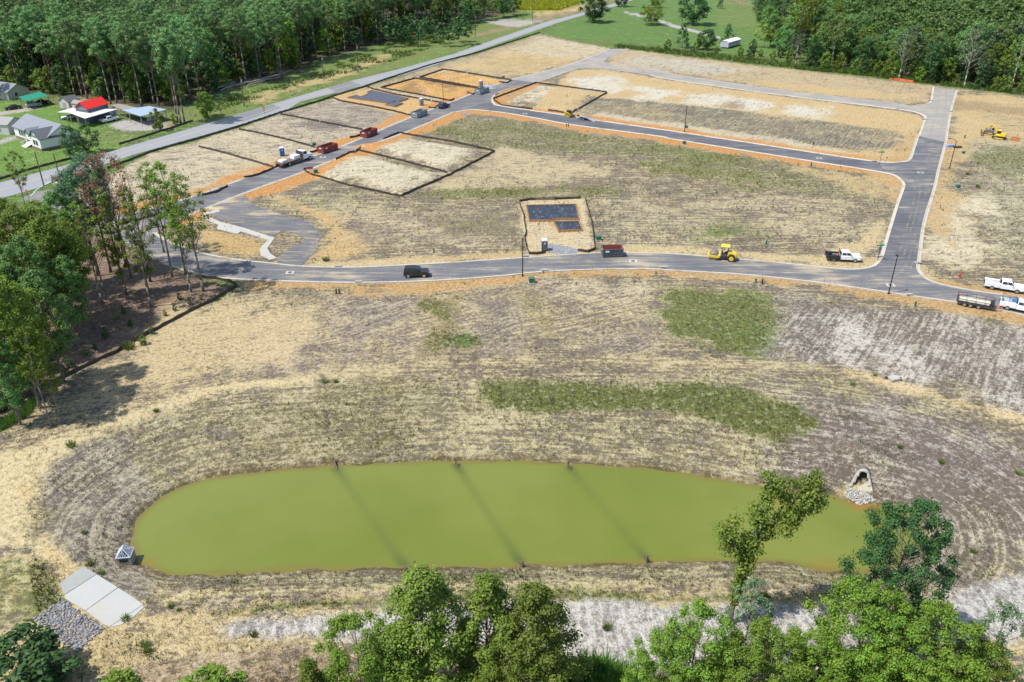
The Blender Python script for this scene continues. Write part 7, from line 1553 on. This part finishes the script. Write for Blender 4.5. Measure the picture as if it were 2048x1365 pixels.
# painted wall under the pale carport: white boards with orange, yellow and blue shapes
a, b = Vector((*at(181, 239), 0)), Vector((*at(234, 229), 0)); d = b - a
t = thing('mural_wall', 'white wall painted with an orange and blue mural behind the white pickup', 'wall', a, math.atan2(d.y, d.x)); L_ = d.length
MB().box(L_ / 2, .1, 1.2, L_, .15, 2.4).build('wall', SID, t)
for x, z, w_, h_, mt in [(.32, 1.15, .30, 1.9, plain('mural_orange', (.62,.13,.02), .7)), (.36, 1.6, .14, .6, plain('mural_yellow', (.75,.50,.03), .7)), (.47, 1.5, .08, .9, plain('mural_yellow', (.75,.50,.03), .7)), (.62, 1.7, .12, .7, plain('mural_purple', (.22,.16,.34), .7)), (.78, 1.7, .14, .8, plain('mural_rust', (.34,.12,.09), .7)), (.30, .5, .16, .5, plain('mural_green', (.08,.25,.12), .7))]:
    n = 12; MB().add([(L_ * x + math.cos(2 * math.pi * i / n) * w_ * L_ / 2 * (1 + .15 * math.sin(3 * i)), -.0 - .02, z + math.sin(2 * math.pi * i / n) * h_ / 2 * (1 + .1 * math.cos(2 * i))) for i in range(n)], [tuple(range(n))]).build('painted_shape', mt, t)
t = thing('material_rack', 'stack of pale blue panels under the blue carport', 'stack', pt(312,241), hd((290,240),(325,232))); [MB().box(0, .3 - .1 * k, .5 + .42 * k, 5.6, .12, .40).build('panel', plain('pale_blue_panel', (.42,.52,.60), .5), t) for k in range(3)]; m = MB(); [m.box(x, .4, .8, .12, .12, 1.6) for x in (-2.6, 0, 2.6)]; m.build('rack_post', PWD, t)
O = at(121, 216); t = thing('shed', 'small pale garden shed with a dark hipped roof', 'shed', (O[0], O[1], 0), R(-28)); gable(t, 0, 4.6, 0, 4.2, 0, 2.3, 3.6, 'y', plain('pale_shed_boards', (.46,.45,.40), .8, var=.15), SHD, .25); MB().box(2.3, -.03, 1.0, 1.5, .06, 1.9).build('door', plain('grey_door', (.30,.30,.30), .5), t)
gable(t, 4.7, 9.2, .6, 4.0, 0, 1.9, 2.5, 'x', plain('pale_shed_boards', (.46,.45,.40), .8), GYR, .2, 'annexe_wall', 'annexe_roof')
O = at(-10, 197); t = thing('house', 'beige house with grey roof at the wood edge behind the cars', 'house', (O[0], O[1], 0), R(-26)); gable(t, -9, 7.4, 0, 8.0, 0, 2.7, 4.7, 'x', SIDB, SHG, .4); window(t, 3.0, -.02, 1.5, 1.2, 1.2); window(t, 7.42, 3.0, 1.5, 1.1, 1.2, 'x+'); MB().box(5.6, -.03, 1.1, 1.0, .08, 2.1).build('door', plain('grey_door', (.30,.30,.30), .5), t)
O = at(-30, 268); t = thing('shed', 'pale outbuilding cut by the picture edge beside the lawn', 'shed', (O[0], O[1], 0), R(-10)); gable(t, -6, 8.2, 0, 6.5, 0, 2.9, 4.3, 'x', plain('pale_metal_wall', (.50,.49,.45), .6), GYR, .25); window(t, 5.0, -.02, 1.5, 1.0, 1.0)
# white trailer home behind the hedge
A_, B_ = Vector((*at(1456, 98), 0)), Vector((*at(1490, 92), 0)); t = thing('trailer_home', 'white trailer with a rounded pale roof behind the hedge', 'trailer', A_, R(52)); L_ = 13.0; w_ = 4.0
MB().add([(x, y, z) for x in (0, L_) for y, z in ((0,.5),(w_,.5),(w_,2.7),(w_ * .75,3.15),(w_ * .25,3.15),(0,2.7))], [tuple(range(6))[::-1], tuple(range(6, 12))] + [(i, (i + 1) % 6, (i + 1) % 6 + 6, i + 6)[::-1] for i in range(6)]).build('body', plain('grey_trailer_wall', (.42,.45,.50), .5), t)
MB().add([(x, y, z) for x in (-.15, L_ + .15) for y, z in ((-.15,2.68),(w_ * .25,3.2),(w_ * .75,3.2),(w_ + .15,2.68),(w_ * .75,3.28),(w_ * .25,3.28))], [(0,1,5,0)[:3],(1,2,4,5),(2,3,4),(6,11,7),(7,11,10,8),(8,10,9),(0,5,11,6),(5,4,10,11),(4,3,9,10)]).build('roof', plain('white_trailer_roof', (.72,.72,.68), .5), t)
for x in (2, 5, 8): window(t, x, -.03, 1.9, 1.1, .8)
for x in (3.0, 9.5): MB().box(x, .6, .25, .5, .5, .5).build('support_block', SHD, t)
# ------------------------------------------------------------------ utility poles and wires
CREO = plain('creosote_pole', (.12,.095,.075), .9, var=.3); tops = []
def upole(label, px, h, cross=True, rz=.4):
    p = pt(*px); t = thing('utility_pole', label, 'utility pole', p, rz, 'wooden utility poles'); MB().tube((0, 0, -.3), (0, 0, h), .17, .11, 8).build('pole', CREO, t)
    if cross: MB().box(0, 0, h - .5, .1, 2.0, .12).build('crossarm', CREO, t); MB().tube((.25, 0, h - 1.9), (.25, 0, h - 1.0), .2, n=8).build('transformer', TRS, t) if h > 9 else None
    tops.append(p + Vector((0, 0, h - .3)))
upole('utility pole of the nearer pair at the road junction', (88,372), 8.2); upole('taller utility pole with a cross arm at the road junction', (125,377), 8.4); upole('utility pole on the verge beyond the felled logs', (489,213), 9.6); upole('utility pole on the sandy part of the verge', (648,161), 9.2)
upole('utility pole beside the diamond warning sign', (717,140), 10.0); upole('utility pole on the bright green verge', (841,98), 10.5); upole('utility pole at the turn of the sandy track', (951,73), 10.5); upole('farthest utility pole near the sunflower field', (1065,44), 11)
def wire(label, a, b, sag=.9):
    m = MB(); P = [a.lerp(b, i / 10) - Vector((0, 0, sag * (1 - (2 * i / 10 - 1) ** 2))) for i in range(11)]; m.path([p - a for p in P], .022, 4); o = m.build('power_line', BLK); o.location = a; tag(o, label, 'wire', 'power lines along the verge')
for a, b, lab in [(2, 3, 'wire span above the felled logs'), (3, 4, 'wire span over the sandy verge'), (4, 5, 'wire span over the green verge'), (5, 6, 'wire span toward the sandy track'), (6, 7, 'wire span toward the sunflower field'), (1, 2, 'long wire span in front of the red roof')]: wire(lab + ' between utility poles', tops[a], tops[b])
# ------------------------------------------------------------------ felled logs
LOGB = plain('grey_log', (.26,.235,.21), .9, var=.3)
g = np.random.default_rng(9)
for i, (a, b) in enumerate([((425,187),(482,150)), ((418,190),(470,160)), ((430,184),(500,158)), ((452,180),(520,158)), ((470,176),(540,158)), ((486,172),(560,160)), ((500,168),(600,140)), ((440,186),(470,172)), ((520,164),(575,150)), ((458,172),(498,150)), ((540,158),(610,136)), ((495,176),(530,166))]):
    A_, B_ = pt(*a) + Vector((0, 1, .3 + .25 * (i % 3))), pt(*b) + Vector((0, 1, .4 + .3 * (i % 2))); d = B_ - A_; B_ = A_ + d.normalized() * min(d.length, 15); m = MB(); m.path([Vector(), (B_ - A_) * .5 + Vector((0, 0, .1)), B_ - A_], (.28, .22, .12), 7)
    for k in range(4): q = (B_ - A_) * g.uniform(.4, .95); m.tube(q, q + Vector((g.uniform(-1.2, 1.2), g.uniform(-1, 1), g.uniform(.2, 1.2))), .05, .02, 4)
    o = m.build('fallen_log', LOGB); o.location = A_; tag(o, 'grey felled trunk in the heap of logs along the pine wood edge', 'log', 'felled logs at the wood edge')
# brush between the logs
P = in_poly([(420,192),(500,174),(600,144),(620,132),(590,132),(480,160),(425,182)], 1600); tufts('log_brush', 'dry brush and branches heaped among the felled logs', P, g.uniform(.3, 1.0, len(P)), DM, 5, .6, .05)
# a worker at the lorry tail
def person(label, p, rz, vest):
    t = thing('person', label, 'person', p, rz); me = bpy.data.meshes.new('body'); J = [(0,0,.95,.15),(0,0,1.2,.15),(0,0,1.42,.17),(0,0,1.52,.06),(0,.02,1.66,.105),(.1,0,.9,.095),(.12,.03,.5,.07),(.12,-.02,.09,.05),(.12,.12,.04,.045),(-.1,0,.9,.095),(-.14,-.06,.5,.07),(-.15,-.12,.09,.05),(-.15,.02,.04,.045),(.2,0,1.42,.06),(.27,.06,1.15,.045),(.24,.25,.98,.035),(-.2,0,1.42,.06),(-.28,.05,1.15,.045),(-.25,.22,1.0,.035)]
    E = [(0,1),(1,2),(2,3),(3,4),(0,5),(5,6),(6,7),(7,8),(0,9),(9,10),(10,11),(11,12),(2,13),(13,14),(14,15),(2,16),(16,17),(17,18)]
    me.from_pydata([j[:3] for j in J], E, []); o = link('body', me, t); sk = o.modifiers.new('skin', 'SKIN'); o.modifiers.new('sub', 'SUBSURF').levels = 1
    if not me.skin_vertices: me.attributes
    for i, v in enumerate(me.skin_vertices[0].data): v.radius = (J[i][3],) * 2; v.use_root = i == 0
    me.materials.append(plain('work_trousers', (.05,.06,.10), .9)); m = MB(); m.prism([(-.24,1.0),(.24,1.0),(.22,1.5),(-.22,1.5)], -.17, .19); m.build('vest', vest, t, .04); MB().tube((0,.02,1.70), (0,.02,1.80), .13, .09, 12).build('hard_hat', WPL, t)
person('worker in a bright yellow green vest standing at the lorry tail', pt(553,334), 1.0, plain('hi_vis', (.45,.70,.03), .6))
# children of mirrored builders: nothing at top level without a label
